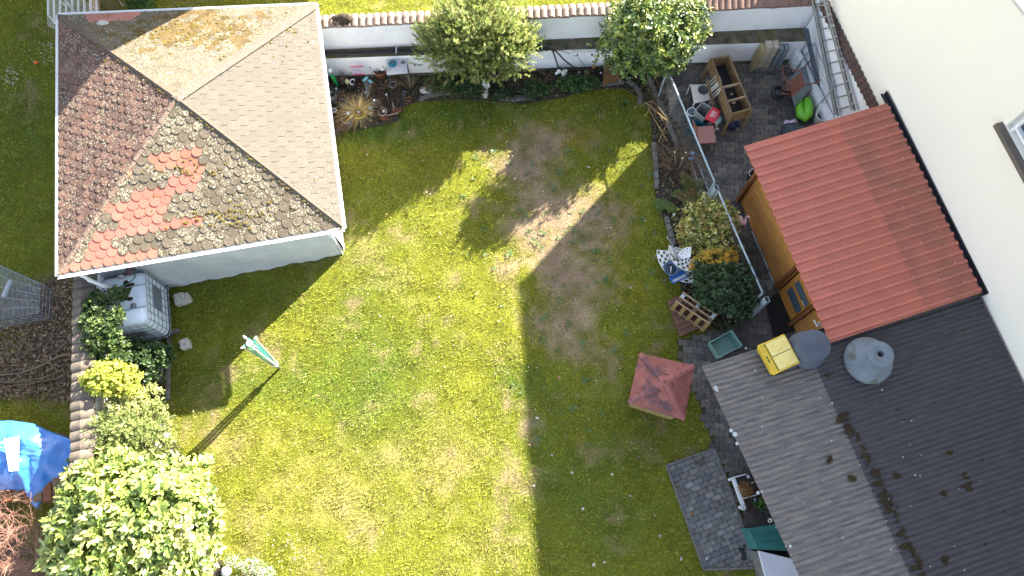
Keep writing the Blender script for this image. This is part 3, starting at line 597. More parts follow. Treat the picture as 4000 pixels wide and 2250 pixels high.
# ---------------------------------------------------------------- garden walls with tile caps
ZW = .11*H; ZL = .83
def wallcap(mb, a, b, wdir, wd, period=.165, lift=.05, z=None, tilt=.04, jit=.006):
    L = (b-a).length; d = (b-a).normalized(); n = int(L/period)
    for i in range(n):
        q = a+d*(i*period)+Vector((0, 0, random.uniform(-jit, jit))); vs = []; e0 = random.uniform(-.015, .01)
        for k in range(7):
            t = k/6; h = lift*math.sin(PI*t)**.7
            for s, zz in ((-.02+e0, 0), (wd*.5, tilt), (wd+e0*.5, 0)): vs.append(q+d*period*(t*1.08)+wdir*s+UP*(h+zz+.008*t))
        for s, zz in ((-.02+e0, -.02), (wd+e0*.5, -.02)):
            vs += [q+wdir*s+UP*zz, q+d*period*1.08+wdir*s+UP*zz]
        fs = [(k*3+m, (k+1)*3+m, (k+1)*3+m+1, k*3+m+1) for k in range(6) for m in range(2)]
        fs += [(21,)+tuple(k*3 for k in range(7))+(22,), (23,)+tuple(k*3+2 for k in range(7))+(24,)]
        mb.add(vs, fs)
n0 = P(1180, 110, ZW); n1 = P(3188, 18, ZW); nd = (n1-n0).normalized(); nn_ = Vector((-nd.y, nd.x, 0))
nw = thing('garden_wall', 'long white plastered garden wall with tile coping behind the top shrubs', 'wall', (n0+n1)/2-UP*ZW)
wa = n0+nn_*.03-nd*3.2; wb = n1+nn_*.03+nd*.1; wa.z = wb.z = 0
def slab(mb, a, b, n, t, z0, z1): mb.prism([(a.x, a.y), (b.x, b.y), (b.x+n.x*t, b.y+n.y*t), (a.x+n.x*t, a.y+n.y*t)], z0, z1)
mb = MB(); slab(mb, wa, wb, nn_, .24, 0, ZW+.01); mb.build('wall_body', M['plaster'], nw)
la, lb_ = P(1180, 230, ZL), P(2760, 173, ZL); ld = (lb_-la).normalized(); la = la-ld*2.2; lc = lb_+ld*((P(3150, 150, ZL)-lb_).dot(ld)); la.z = lc.z = 0
mb = MB(); mb.prism([(la.x, la.y), (lc.x, lc.y), (wb.x, wb.y-.002), (wa.x, wa.y-.002)], 0, ZL-.012); mb.build('wall_base', M['plaster'], nw); mb = MB(); mb.prism([(la.x, la.y-.006), (lc.x, lc.y-.006), (lc.x, lc.y+.02), (la.x, la.y+.02)], 0, .14); mb.build('damp_plinth', M['ledge'], nw)
mb = MB(); mb.prism([(la.x, la.y-.008), (lc.x, lc.y-.008), (wb.x, wb.y-.001), (wa.x, wa.y-.001)], ZL-.012, ZL); mb.build('ledge', M['ledge'], nw)
mb = MB(); wallcap(mb, n0-nd*3.2, P(2750, 40, ZW), nn_, .30, .165, .055); mb.build('tile_coping', M['captile'], nw, smooth=False)
mb = MB(); wallcap(mb, P(2752, 40, ZW), n1+nd*.02, nn_, .36, .15, .03, tilt=.10); mb.build('tile_coping', mat('brown_clay_tile', (.20, .125, .10), (.13, .08, .07), ns=5, rough=.9, bump=.5, spots=[((.4, .35, .28), 20, .15, 2)]), nw, 'browner flatter coping tiles near the house')
# west wall
ZWW = .1*H; w_a, w_b = P(372, 1060, ZWW), P(368, 1860, ZWW); ww = thing('garden_wall', 'short white garden wall with grey tile coping left of the ivy', 'wall', (w_a+w_b)/2-UP*ZWW)
wd_ = (w_b-w_a).normalized(); wn = Vector((wd_.y, -wd_.x, 0)); wn = wn if wn.x < 0 else -wn
a0, b0 = w_a-wd_*1.2, w_b+wd_*3.2; a0.z = b0.z = 0
mb = MB(); slab(mb, a0+wn*.03, b0+wn*.03, wn, .30, 0, ZWW+.005); mb.build('wall_body', M['plaster'], ww)
mb = MB(); wallcap(mb, a0+UP*ZWW, b0+UP*ZWW, wn, .42, .19, .045, tilt=.05, jit=.012); mb.build('tile_coping', mat('grey_lichen_clay', (.155, .125, .10), (.10, .082, .07), ns=5, rough=.95, bump=.6, bs=40, spots=[((.30, .27, .22), 20, .22, 2), ((.20, .12, .03), 9, .16, 3)]), ww)
# east wall beside the house
ew = thing('garden_wall', 'white plastered yard wall with dark mossy coping against the cream house', 'wall', onhouse(9))
e0, e1 = P(3196, 22, 1.68), P(3391, 418, 1.66); ed = (e1-e0).normalized(); en = Vector((-ed.y, ed.x, 0)); en = en if en.x > 0 else -en
eb = P(3145, 165, ZL); 
f0 = Vector((e0.x+.02, e0.y, 0)); f1 = Vector((e1.x+.02, e1.y, 0))+ed*.8
mb = MB(); slab(mb, f0, f1, en, .1, 0, 1.69); mb.build('wall_body', M['plaster'], ew)
mb = MB(); mb.prism([(f0.x-.14, f0.y-.3), (f1.x-.14, f1.y), (f1.x, f1.y), (f0.x, f0.y-.3)], 0, ZL*.55); mb.build('wall_base', M['plaster'], ew)
mb = MB(); L = (e1-e0).length+.9; k = 0
while k*.16 < L:
    q = e0+ed*(k*.16); hx = onhouse(q.y).x; wd2 = max(.05, (hx-q.x)-.02); vs = []
    for t in range(6):
        for s in range(2): vs.append(q+ed*(.17*t/5)+Vector((1, 0, 0))*((-.03+random.uniform(-.008, .008)) if s == 0 else wd2)+UP*(.045*math.sin(PI*t/5)**.7+(.18 if s else 0)+.006*t/5))
    mb.add(vs, [(t*2, t*2+2, t*2+3, t*2+1) for t in range(5)]); k += 1
mb.build('tile_coping', M['capdark'], ew)
# pipes along the wall ledge
pp = thing('water_pipe', 'black water pipes clipped along the ledge of the long white wall', 'pipe', P(1900, 215, ZL)); pz = ZL+.03
mb = MB()
for k in range(3):
    pts_ = [P(1180+130*i, 205-4.2*i*.9+k*6+3*math.sin(i*1.7+k*2), pz+.02*k) for i in range(8)]+[P(2090, 190+k*5, pz), P(2140, 186+k*5, pz)]
    if k == 0: pts_ += [P(2160, 200, pz+.03), P(2172, 235, .68), P(2180, 262, .5), P(2215, 275, .3)]
    if k == 1: pts_ += [P(2172, 200, pz+.04), P(2205, 235, .7), P(2240, 262, .5), P(2300, 275, .3), P(2400, 270, .2), P(2500, 268, .2)]
    mb.tube(pts_, .019, 8)
mb.build('pipe', M['black'], pp, smooth=True)
mb = MB(); mb.tube([P(2140, 188, pz), P(2200, 200, pz), P(2255, 222, .76), P(2275, 245, .6), P(2292, 275, .25)], .007, 5); mb.build('cable', M['black'], pp)
for x in (1548, 2116):
    q = P(x, 198 if x < 2000 else 179, pz+.03); mb = MB(); mb.box(q, (.02, .17, .07)); mb.box(q-UP*.06+Vector((0, .08, 0)), (.03, .03, .1)); mb.build('clip', M['pvc'], pp, bevel=.004)
def onface(px_, z=.42): return P(px_, 0, 0)
for (xa, xb, xc) in ((2228, 2275, 2255), (2283, 2340, 2312)):
    vq = thing('pipe_valve', 'white plastic stop valve on the white wall, %s of the pair' % ('left' if xa < 2250 else 'right'), 'valve', P((xa+xb)/2, 213, .8))
    mb = MB(); a, b = P(xa, 213, .80), P(xb, 210, .80); mb.tube([a, b], .018, 10)
    for t in (.1, .35, .65, .9): mb.tube([a.lerp(b, t), a.lerp(b, t+.07)], .028, 10)
    mb.build('valve_body', M['white'], vq, smooth=False); q = P(xc, 218, .78)
    mb = MB(); mb.ell(q+UP*.03, .024, 10); mb.build('valve_cap', M['black'], vq, smooth=True); mb = MB(); mb.beam(q, q+Vector((.0, -.09, -.03)), .02); mb.build('handle', M['white'], vq, bevel=.004)
# ---------------------------------------------------------------- shed with red sheet roof
def rsheet(mb, c00, c10, c01, c11, period, prof, nu=2, wav=0):
    # c00->c10 runs along the ribs (u); c00->c01 across the ribs (v)
    Lv = (c01-c00).length; n = int(round(Lv/period)); vs = []; rows = []
    nrm = (c10-c00).cross(c01-c00).normalized(); nrm = nrm if nrm.z > 0 else -nrm
    for i in range(n):
        for (t, h) in prof: rows.append(((i+t)/n, h))
    rows.append((1.0, prof[0][1]))
    for (t, h) in rows:
        a, b = c00.lerp(c01, t), c10.lerp(c11, t)
        for k in range(nu+1): vs.append(a.lerp(b, k/nu)+nrm*h)
    w = nu+1; mb.add(vs, [(i*w+k, i*w+k+1, (i+1)*w+k+1, (i+1)*w+k) for i in range(len(rows)-1) for k in range(nu)])
def solid(o, t=.008): m = o.modifiers.new('thick', 'SOLIDIFY'); m.thickness = t; m.offset = -1; return o
RT = [P(2905, 572, 2.15), P(3466, 402, 2.28), P(3240, 1341, 2.15), P(3846, 1143, 2.28)]
for k in (1, 3): RT[k] = Vector((min(RT[k].x, onhouse(RT[k].y).x-.09), RT[k].y, RT[k].z))
sh = thing('garden_shed', 'wooden garden shed with a red ribbed metal roof beside the cream house', 'shed', (RT[0]+RT[3])/2-UP*2.2)
PR = [(0, 0), (.42, 0), (.52, .04), (.74, .04), (.84, 0)]
um = (RT[1]-RT[0])*.62; ul = (RT[3]-RT[2])*.62
mb = MB(); rsheet(mb, RT[0], RT[0]+um*1.03, RT[2], RT[2]+ul*1.03, .193, PR); solid(mb.build('roof_sheet', M['redroof'], sh))
mb = MB(); d9 = Vector((0, 0, -.010)); rsheet(mb, RT[0]+um+d9, RT[1]+d9, RT[2]+ul+d9, RT[3]+d9, .193, PR)
solid(mb.build('roof_sheet', mat('red_sheet_dim', (.40, .125, .088), (.31, .105, .072), ns=2.2, rough=.55, bump=.05, stain=((.29, .11, .07), 1.3, .52)), sh, 'browner mossy roof sheets on the house side'))  # darker red carries the dimmer reflection towards the house
mb = MB()
for (i, j) in [(i, j) for i in range(22) for j in range(7)]:
    if (i+j) % 2: continue
    t = (i+.48)/22; q = RT[0].lerp(RT[2], t).lerp(RT[1].lerp(RT[3], t), .08+j*.14); mb.lathe([(.011, -.004), (.011, .004), (.004, .008)], q+UP*.034, 8)
mb.build('roof_screws', mat('pale_screw', (.6, .45, .4)), sh, kind='stuff')
gut = MB(); a = RT[1]+SS*(-.25)+E*.035; b = RT[3]+SS*.05+E*.035
g = []
for q in (a, b): g += [q+E*(-.045)+UP*.0, q+E*-.04-UP*.06, q-UP*.08, q+E*.04-UP*.06, q+E*.045+UP*.05]
gut.add(g, [(i, i+1, i+6, i+5) for i in range(4)]); solid(gut.build('gutter', M['black'], sh), .008)
# walls of the shed
s0, s1 = P(2893, 788), P(3118, 1320); sd_ = (s1-s0).normalized(); sn = Vector((sd_.y, -sd_.x, 0)); sn = sn if sn.x < 0 else -sn
def sw(t, z, o=0): q = s0+sd_*t+sn*o; return Vector((q.x, q.y, z))
TD0 = (P(3046, 1130)-s0).dot(sd_); TD1 = (P(3096, 1262)-s0).dot(sd_); LS = (s1-s0).length
mb = MB(); z = .02
while z < 2.04:                             # horizontal log boards with a groove between them
    z2 = min(z+.118, 2.05); a = sw(.02, z, .0); 
    for (ta, tb) in ((.02, TD0), (TD1+.06, LS+.15)):
        pr = [(z, -.05), (z+.004, -.01), (z+.016, .016), (z2-.03, .016), (z2-.02, -.01), (z2-.018, -.05)]
        mb.add([sw(ta, zz, oo) for zz, oo in pr]+[sw(tb, zz, oo) for zz, oo in pr], [(i, i+1, i+7, i+6) for i in range(5)]+[(5, 4, 3, 2, 1, 0), (6, 7, 8, 9, 10, 11)])
    z = z2
mb.build('wall', M['wood'], sh)
for a, b in ((sw(0, 0), sw(0, 0)+E*3.4), (sw(LS+.2, 0), sw(LS+.2, 0)+E*3.2)): mb = MB(); slab(mb, a, b, sd_ if a == sw(0, 0) else -sd_, .05, 0, 2.05); mb.build('end_wall', M['wood'], sh)
for t in (-.03, TD0-.06, TD1+.03):
    mb = MB(); mb.beam(sw(t, 0, .045), sw(t, 2.1, .045), .13, .075, up=sd_); mb.build('corner_board', M['woodb'], sh, bevel=.006)
dm = (TD0+TD1)/2; dw = TD1-TD0-.12
mb = MB(); mb.beam(sw(dm, .03, .0), sw(dm, 2.0, .0), dw, .05, up=sn); 
door = mb.build('door', mat('orange_door_wood', (.46, .20, .045), (.34, .15, .03), ns=4, rough=.5, bump=.15), sh)
def wallhit(x, y):
    o_ = Vector((0, 0, H)); d_ = P(x, y, 0)-o_; t_ = (s0-o_).dot(sn)/d_.dot(sn); q_ = o_+d_*t_; return (q_-s0).dot(sd_), q_.z
for cs in (((3078, 1136), (3100, 1121), (3148, 1231), (3129, 1246)), ((3109, 1105), (3129, 1095), (3179, 1219), (3162, 1229))):
    q_ = [wallhit(*p) for p in cs]; ta = max((q_[0][0]+q_[1][0])/2, TD0+.07); tb = min((q_[2][0]+q_[3][0])/2, TD1-.09); za = (q_[0][1]+q_[3][1])/2; zb = (q_[1][1]+q_[2][1])/2
    mb = MB(); mb.beam(sw(ta, (za+zb)/2, .038), sw(tb, (za+zb)/2, .038), zb-za, .012, up=sn); mb.build('pane', mat('grey_blue_glass', (.07, .10, .14), ns=3, rough=.2, spec=.7), door)
mb = MB(); h0 = sw(TD1-.10, 1.02, .04); mb.tube([h0, h0+sn*.05, h0+sn*.05-sd_*.12], .012, 8); mb.box(h0-UP*.04, (.03, .03, .16)); mb.build('handle', M['alu'], door)
for t in (.5, 1.4, 2.3):
    pass
# dark corrugated outbuilding roof
cp = thing('outbuilding', 'low outbuilding with dark mossy corrugated sheet roof at the lower right', 'outbuilding', P(3400, 1800, 0))
A0 = P(2742, 1432, 2.0); eD = (P(2962, 1362, 2.03)-A0).normalized(); A0b = P(3123, 2252, 2.0); sD = (A0b-A0).normalized()
tH = (.666*H-.25*A0.y-A0.x)/(eD.x+.25*eD.y)-.05; B0 = A0+eD*tH; B0.z = 2.12; SL = 8.6
A1 = A0+sD*SL; B1 = A1+eD*0; tH1 = (.666*H-.25*A1.y-A1.x)/(eD.x+.25*eD.y)-.05; B1 = A1+eD*tH1; B1.z = 2.12
PW = [(i/8, .014*math.cos(2*PI*i/8)) for i in range(8)]
f0_ = (P(3195, 1400, 2.06)-A0).dot(eD)/tH; f1_ = (P(3582, 2252, 2.06)-A1).length and ((P(3582, 2252, 2.06)-(A0+sD*(P(3582, 2252, 2.06)-A0).dot(sD))).length/((A0+sD*4.5).lerp(B0+sD*4.5, 1)-(A0+sD*4.5)).length)
t2 = (P(3582, 2252, 2.06)-A0); sdist = t2.dot(sD)
mA = A0.lerp(B0, f0_); mBp = P(3582, 2252, 2.06); mdir = (mBp-mA).normalized(); mEnd = mA+mdir*SL
mA.z = A0.lerp(B0, f0_).z; 
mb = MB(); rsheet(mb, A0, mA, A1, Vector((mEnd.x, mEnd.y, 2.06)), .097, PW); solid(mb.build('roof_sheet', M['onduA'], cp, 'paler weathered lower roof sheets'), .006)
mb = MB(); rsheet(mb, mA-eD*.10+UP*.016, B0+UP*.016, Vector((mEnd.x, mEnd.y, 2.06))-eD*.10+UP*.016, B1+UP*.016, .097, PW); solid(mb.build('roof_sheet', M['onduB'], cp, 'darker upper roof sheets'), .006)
def onsheet(px_, py_): return P(px_, py_, 2.09)
mb = MB()
for _ in range(150):
    t = random.random()**.8; q = P(3290+ (3590-3290)*t+25*math.sin(t*2.2)+random.gauss(0, 5), 1605+(2250-1605)*t+random.gauss(0, 8), 2.085); r = random.uniform(.012, .035)
    if random.random() < .55: mb.ell(q, (r*1.2, r, r*.6), 8, jit=.15)
for (x, y, r) in ((3293, 1618, .085), (3280, 1641, .07), (3315, 1668, .085), (3322, 1690, .12), (3385, 1785, .10), (3418, 1850, .08), (3432, 1885, .09), (3450, 1930, .085), (3462, 1958, .09), (3535, 2140, .09), (3240, 1797, .075), (3328, 1868, .08), (3500, 1858, .085), (3688, 1930, .085), (3690, 2185, .08), (3765, 1862, .085), (3780, 1905, .10), (3712, 1765, .09), (3230, 1465, .05), (3755, 1290, .10), (3778, 1885, .08), (3510, 1600, .03), (3850, 2120, .05), (3830, 1790, .07), (3475, 1990, .07), (3518, 2085, .07), (3570, 2215, .07), (3920, 2010, .07)):
    q = onsheet(x, y)
    for k in range(5): mb.ell(q+Vector((random.gauss(0, r*.3), random.gauss(0, r*.3), .0)), (r*.6, r*.5, r*.35), 9, jit=.15)
mb.build('moss_cushions', M['mossdk'], cp, kind='stuff')
mb = MB()
for _ in range(70):
    q = onsheet(random.uniform(2800, 3950), random.uniform(1350, 2240)); r = random.uniform(.006, .018)
    if (q-A0).dot(eD) < .1: continue
    mb.lathe([(r, .0), (r*.8, .003)], q+UP*.012, 8)
for (x, y, r) in ((2795, 1515, .04), (2800, 1525, .03), (2855, 1682, .035), (2870, 1697, .045), (2878, 1733, .03), (2960, 1925, .03), (2975, 1920, .02), (3007, 2033, .035), (3005, 2035, .03), (3086, 2133, .025)): mb.lathe([(r, 0), (r*.9, .004)], onsheet(x, y)+UP*.012, 9)
mb.build('lichen_spots', mat('pale_lichen', (.42, .44, .43)), cp, kind='stuff')
# walls of the outbuilding set back under the roof
cw = MB(); q0 = A0+sD*.4+eD*1.4; q0.z = 0; q1 = A0+sD*SL+eD*1.4; q1.z = 0; slab(cw, q0, q1, eD, .15, 0, 1.96); slab(cw, q0, q0+eD*(tH-1.6), sD, .15, 0, 1.96); cw.build('wall', M['dark'], cp)
gc = P(2998, 2080, 0)
def tealbox():
    t = thing('storage_chest', 'teal lidded storage chest half under the corrugated roof', 'chest', P(2990, 2100)); z = .55
    a, b, c, d = P(2922, 2064, z), P(3040, 2048, z), P(3068, 2172, z+.03), P(2962, 2146, z+.03)
    mb = MB(); e1, e2 = (b-a)*1.9, (c-b); mb.add([a, a+e1, a+e1+e2, d, a-UP*.06, a+e1-UP*.06, a+e1+e2-UP*.06, d-UP*.06], [(0, 3, 2, 1), (0, 1, 5, 4), (1, 2, 6, 5), (2, 3, 7, 6), (3, 0, 4, 7)])
    for k in (.33, .66): 
        s_, e_ = a.lerp(d, k), (a+e1).lerp(a+e1+e2, k); mb.beam(s_+UP*.005, e_+UP*.005, .012, .012)
    mb.build('lid', M['teal'], t, bevel=.008)
    mb = MB(); q = [Vector((p.x, p.y, 0)) for p in (a+e1*.02, a+e1, a+e1+e2, d)]; mb.prism([(p.x, p.y) for p in q], 0, z-.06); mb.build('body', M['teal'], t)
    t = thing('storage_chest', 'white lidded chest below the teal one, rust stained', 'chest', P(3040, 2220)); 
    a, b, c, d = P(2962, 2150, z), P(3075, 2178, z+.02), P(3120, 2300, z), P(3005, 2310, z); e1 = (b-a)*1.9
    mb = MB(); mb.add([a, a+e1, c+e1*.5, d, a-UP*.05, a+e1-UP*.05, c+e1*.5-UP*.05, d-UP*.05], [(0, 3, 2, 1), (0, 1, 5, 4), (1, 2, 6, 5), (2, 3, 7, 6), (3, 0, 4, 7)]); mb.build('lid', mat('rusty_white', (.62, .62, .66), (.55, .55, .6), ns=2, rough=.5, stain=((.36, .22, .12), 2.4, .60)), t, bevel=.01)
    mb = MB(); mb.prism([(p.x, p.y) for p in (a+(c-a)*.03, a+e1, c+e1*.5, d)], 0, z-.05); mb.build('body', M['conc'], t)
tealbox()
# ---------------------------------------------------------------- trees and shrubs
def B(px, py, z, rx, ry=None, rz=None): return (P(px, py, z), (rx, ry or rx, rz or rx))
def shrub(name, label, cat, base, blobs, nc, per, L, Wd, pal, mt, trunk_r=.03, ntips=14, group=None, woodm='bark', **kw):
    t = thing(name, label, cat, base, group)
    foliage('crown', blobs, nc, per, L, Wd, pal, M[mt], t, **kw)
    tips = []
    for _ in range(ntips):
        b = random.choice(blobs); d = Vector([random.gauss(0, 1) for _ in range(3)]).normalized(); tips.append(b[0]+Vector((d.x*b[1][0], d.y*b[1][1], abs(d.z)*b[1][2]*.8))*.75)
    branches('trunk', base, tips, trunk_r, M[woodm], t, wig=.12); return t
YEW = [(.27, .33, .085), (.35, .38, .11), (.19, .25, .065), (.43, .44, .17), (.12, .17, .05)]
shrub('conifer', 'large feathery grey green yew in front of the long white wall', 'conifer', P(1905, 330), [B(1865, 120, 1.75, .88, .8, .75), B(1865, 215, 1.2, 1.05, .6, .7), B(1755, 190, 1.3, .62, .55, .6), B(1975, 190, 1.3, .62, .55, .6), B(1880, 255, 1.0, .6, .3, .4)], 3600, 34, .055, .016, YEW, 'leaf', .05, 40, axl=.24, spread=.65, upw=.75, jit=.008, shell=(.55, 1.12), clumpy=.55)
LAU = [(.10, .16, .03), (.14, .20, .035), (.07, .12, .028), (.24, .28, .05), (.06, .10, .03)]
shrub('laurel_tree', 'round glossy leaved evergreen tree at the end of the long white wall', 'tree', P(2575, 265), [B(2540, 135, 1.55, 1.0, .95, .75), B(2450, 185, 1.3, .7, .65, .6), B(2650, 95, 1.45, .65, .75, .6), B(2550, 235, 1.1, .8, .5, .5), B(2490, 85, 2.3, .6, .55, .5)], 2400, 9, .085, .042, LAU, 'gloss', .06, 34, big=True, upw=.5, jit=.03, shell=(.6, 1.06), clumpy=.45)
BIGL = [(.30, .38, .09), (.38, .44, .11), (.20, .28, .06), (.46, .48, .16), (.13, .19, .05)]
shrub('cherry_laurel', 'big cherry laurel bush with broad glossy leaves at the lower left corner', 'bush', P(560, 2110), [B(520, 2060, 1.25, 1.35, 1.25, .9), B(640, 1960, 1.0, .95, .8, .75), B(420, 2160, 1.0, .95, .8, .75), B(650, 2180, 1.0, .9, .9, .7), B(370, 2010, 1.05, .6, .5, .5), B(430, 1880, 1.25, .75, .6, .5)], 2300, 10, .155, .062, BIGL, 'gloss', .05, 40, big=True, upw=.6, jit=.03, shell=(.72, 1.04), clumpy=.3, spread=.95)
IVY = [(.045, .08, .022), (.065, .11, .028), (.035, .06, .022), (.09, .13, .03)]
shrub('ivy', 'dark green ivy climbing over the tiled left wall beside the water tank', 'ivy', P(520, 1330), [B(385, 1185, 1.5, .25, .22, .2), B(365, 1250, 1.52, .25, .25, .18), B(405, 1330, 1.5, .36, .28, .22), B(440, 1390, 1.25, .35, .3, .3), B(460, 1150, 1.6, .18, .13, .10), B(455, 1240, 1.6, .14, .2, .12), B(395, 1290, 1.6, .3, .2, .15)], 950, 8, .06, .05, IVY, 'leaf', .02, 16, big=True, upw=.4, clumpy=.5)
shrub('ivy', 'low mound of dark ivy below the water tank tap', 'ivy', P(560, 1450), [B(560, 1420, .7, .5, .45, .45), B(500, 1460, .8, .4, .35, .4), B(540, 1500, .5, .4, .3, .3), B(620, 1390, .35, .3, .25, .2)], 800, 8, .06, .05, [(.045, .085, .025), (.06, .11, .03), (.035, .065, .022)], 'leaf', .02, 14, big=True, upw=.5, clumpy=.4)
shrub('golden_bush', 'yellow green rounded bush leaning over the tiled left wall', 'bush', P(520, 1500), [B(430, 1480, 1.5, .45, .35, .3), B(480, 1510, 1.3, .4, .3, .3), B(380, 1490, 1.55, .3, .22, .15)], 480, 9, .055, .045, [(.40, .43, .06), (.30, .36, .05), (.5, .5, .09)], 'leaf', .02, 12, big=True, upw=.6)
shrub('variegated_bush', 'pale variegated bush between the golden bush and the blue green conifer', 'bush', P(590, 1590), [B(560, 1575, .95, .4, .35, .35), B(500, 1590, 1.2, .35, .28, .3)], 480, 9, .045, .03, [(.40, .40, .15), (.28, .32, .09), (.48, .45, .2), (.2, .25, .06)], 'leaf', .02, 12, upw=.6)
shrub('juniper', 'low spreading dusty green juniper above the cherry laurel', 'conifer', P(560, 1700), [B(520, 1680, 1.05, .62, .5, .42), B(480, 1740, 1.1, .5, .35, .3), B(590, 1730, .8, .5, .42, .35), B(440, 1690, 1.35, .4, .3, .25)], 1700, 26, .04, .012, [(.22, .28, .085), (.28, .33, .10), (.15, .20, .06), (.35, .38, .13)], 'leaf', .025, 20, axl=.11, spread=.85, upw=.5, jit=.01, clumpy=.5)
shrub('variegated_euonymus', 'yellow and cream variegated bush beside the fence and pink flamingo', 'bush', P(2790, 960), [B(2760, 870, .75, .62, .5, .45), B(2720, 900, .65, .5, .42, .4), B(2820, 860, .7, .4, .35, .35), B(2800, 960, .6, .5, .4, .35), B(2700, 960, .5, .3, .25, .25), B(2770, 820, .6, .5, .3, .3)], 1500, 8, .045, .032, [(.58, .54, .15), (.45, .46, .11), (.16, .21, .05), (.70, .66, .28), (.12, .15, .04), (.3, .18, .05)], 'leaf', .03, 26, upw=.5, clumpy=.5)
shrub('orange_blossom_bush', 'bush tipped with orange yellow star shaped leaves above the dark ivy bush', 'bush', P(2800, 1060), [B(2795, 1020, .7, .42, .28, .28), B(2745, 1040, .6, .3, .22, .25), B(2840, 1010, .65, .28, .25, .22)], 130, 11, .085, .022, [(.75, .42, .04), (.66, .43, .06), (.5, .38, .06)], 'leaf', .02, 14, upw=1.2, spread=1.25, clumpy=.2, jit=.01)
shrub('ivy_bush', 'dark green rounded ivy bush between white plant stand and pallet', 'bush', P(2850, 1150), [B(2835, 1120, .75, .62, .48, .42), B(2780, 1090, .6, .45, .4, .35), B(2870, 1180, .65, .45, .4, .38), B(2790, 1160, .5, .4, .35, .3)], 1300, 8, .052, .045, [(.035, .07, .025), (.05, .095, .032), (.03, .055, .02), (.065, .11, .05)], 'leaf', .03, 20, big=True, upw=.5, clumpy=.4)
shrub('berry_shrub', 'small glossy shrub with red berries under the yew', 'shrub', P(1745, 345), [B(1735, 335, .45, .34, .28, .28), B(1690, 330, .4, .2, .2, .2), B(1790, 350, .35, .22, .18, .2)], 420, 8, .04, .026, [(.05, .09, .025), (.08, .13, .03), (.04, .07, .02), (.05, .08, .02), (.045, .09, .02), (.12, .04, .02)], 'leaf', .02, 10, big=True)
shrub('dark_shrub', 'deep green low foliage in the shade beneath the yew', 'shrub', P(1850, 350), [B(1830, 340, .35, .5, .3, .3), B(1960, 370, .2, .3, .16, .18), B(2080, 360, .2, .3, .18, .15)], 520, 8, .05, .035, [(.03, .06, .02), (.04, .075, .025)], 'leaf', .02, 10, big=True)
shrub('leafy_perennial', 'low leafy green plant beside the white angel figure', 'plant', P(2230, 330), [B(2230, 330, .15, .38, .2, .16), B(2290, 325, .15, .3, .18, .15), B(2120, 345, .15, .2, .12, .12)], 260, 7, .075, .035, [(.045, .09, .025), (.06, .12, .03)], 'leaf', .01, 6, big=True)
# corkscrew hazel, bare shrubs, stems
def bare(name, label, cat, base, n, L, r, m, **kw):
    t = thing(name, label, cat, base); twigs('branches', base, n, L, r, M[m], t, **kw); return t
hz = bare('corkscrew_hazel', 'bare twisted hazel with sawn pale limbs beside the wire fence', 'shrub', P(2650, 640), 26, .66, .013, 'dry', curl=.38, depth=2, kids=5, up=.5)
for i, (a, b, c) in enumerate((((2640, 660), (2640, 625), (2636, 594)), ((2650, 665), (2672, 630), (2679, 596)), ((2645, 670), (2662, 640), (2666, 618)))):
    mb = MB(); pts = [P(*a, .05), P(*b, .45), P(*c, .72)]; mb.tube(pts, [.04, .03, .022], 10); mb.build('limb', mat('pale_bark', (.13, .10, .075), ns=15, bump=.6, bs=40), hz, smooth=True)
    mb = MB(); d = (pts[2]-pts[1]).normalized(); mb.tube([pts[2], pts[2]+d*.004], .021, 12); mb.build('cut_face', mat('sawn_wood', (.62, .50, .32)), hz)
tt = bare('climbing_rose', 'tangled dry climbing stems on the fence below the laurel tree', 'climber', P(2590, 440), 12, .75, .007, 'dry', curl=.15, depth=2, kids=4, up=.5)
mb = MB()
for p, q in (((2510, 408, .7), (2550, 392, .8)), ((2550, 392, .8), (2600, 455, .5)), ((2600, 455, .5), (2625, 480, .3))): mb.tube([P(*p), P(*q)], .011, 6)
mb.build('thick_stem', M['dry'], tt)
bare('dried_shrub', 'brown dried shrub between the ivy mound and the juniper', 'shrub', P(590, 1500), 26, .42, .006, 'drydk', curl=.15, depth=2, kids=4, up=.7)
for i, (x, y, L) in enumerate(((60, 2120, 1.5), (180, 2230, 1.2), (-20, 2240, 1.5))): 
    bare('red_twig_bush', ('tall reddish bare twig bush below the blue tarpaulin', 'bare reddish twig bush at the left foot of the cherry laurel', 'bare pinkish twig bush cut by the lower left corner')[i], 'bush', P(x, y), 13, L*.8, .0075, 'redbark', curl=.06, depth=3, kids=4, up=1.4)
bare('thorny_climber', 'thin reddish bare stems on the fence rail under the flamingo', 'climber', P(2890, 1000), 14, .5, .005, 'drydk', curl=.12, depth=2, kids=4, up=.8)
bare('red_stem_plant', 'reddish dead stems in the bed left of the angel figure', 'plant', P(2125, 335), 9, .35, .006, 'redbark', curl=.1, depth=1, kids=3, up=.9)
bare('thorny_climber', 'dry tangled stems over the long wall bed right end', 'climber', P(2380, 300), 9, .35, .005, 'drydk', curl=.15, depth=2, kids=3, up=.4)
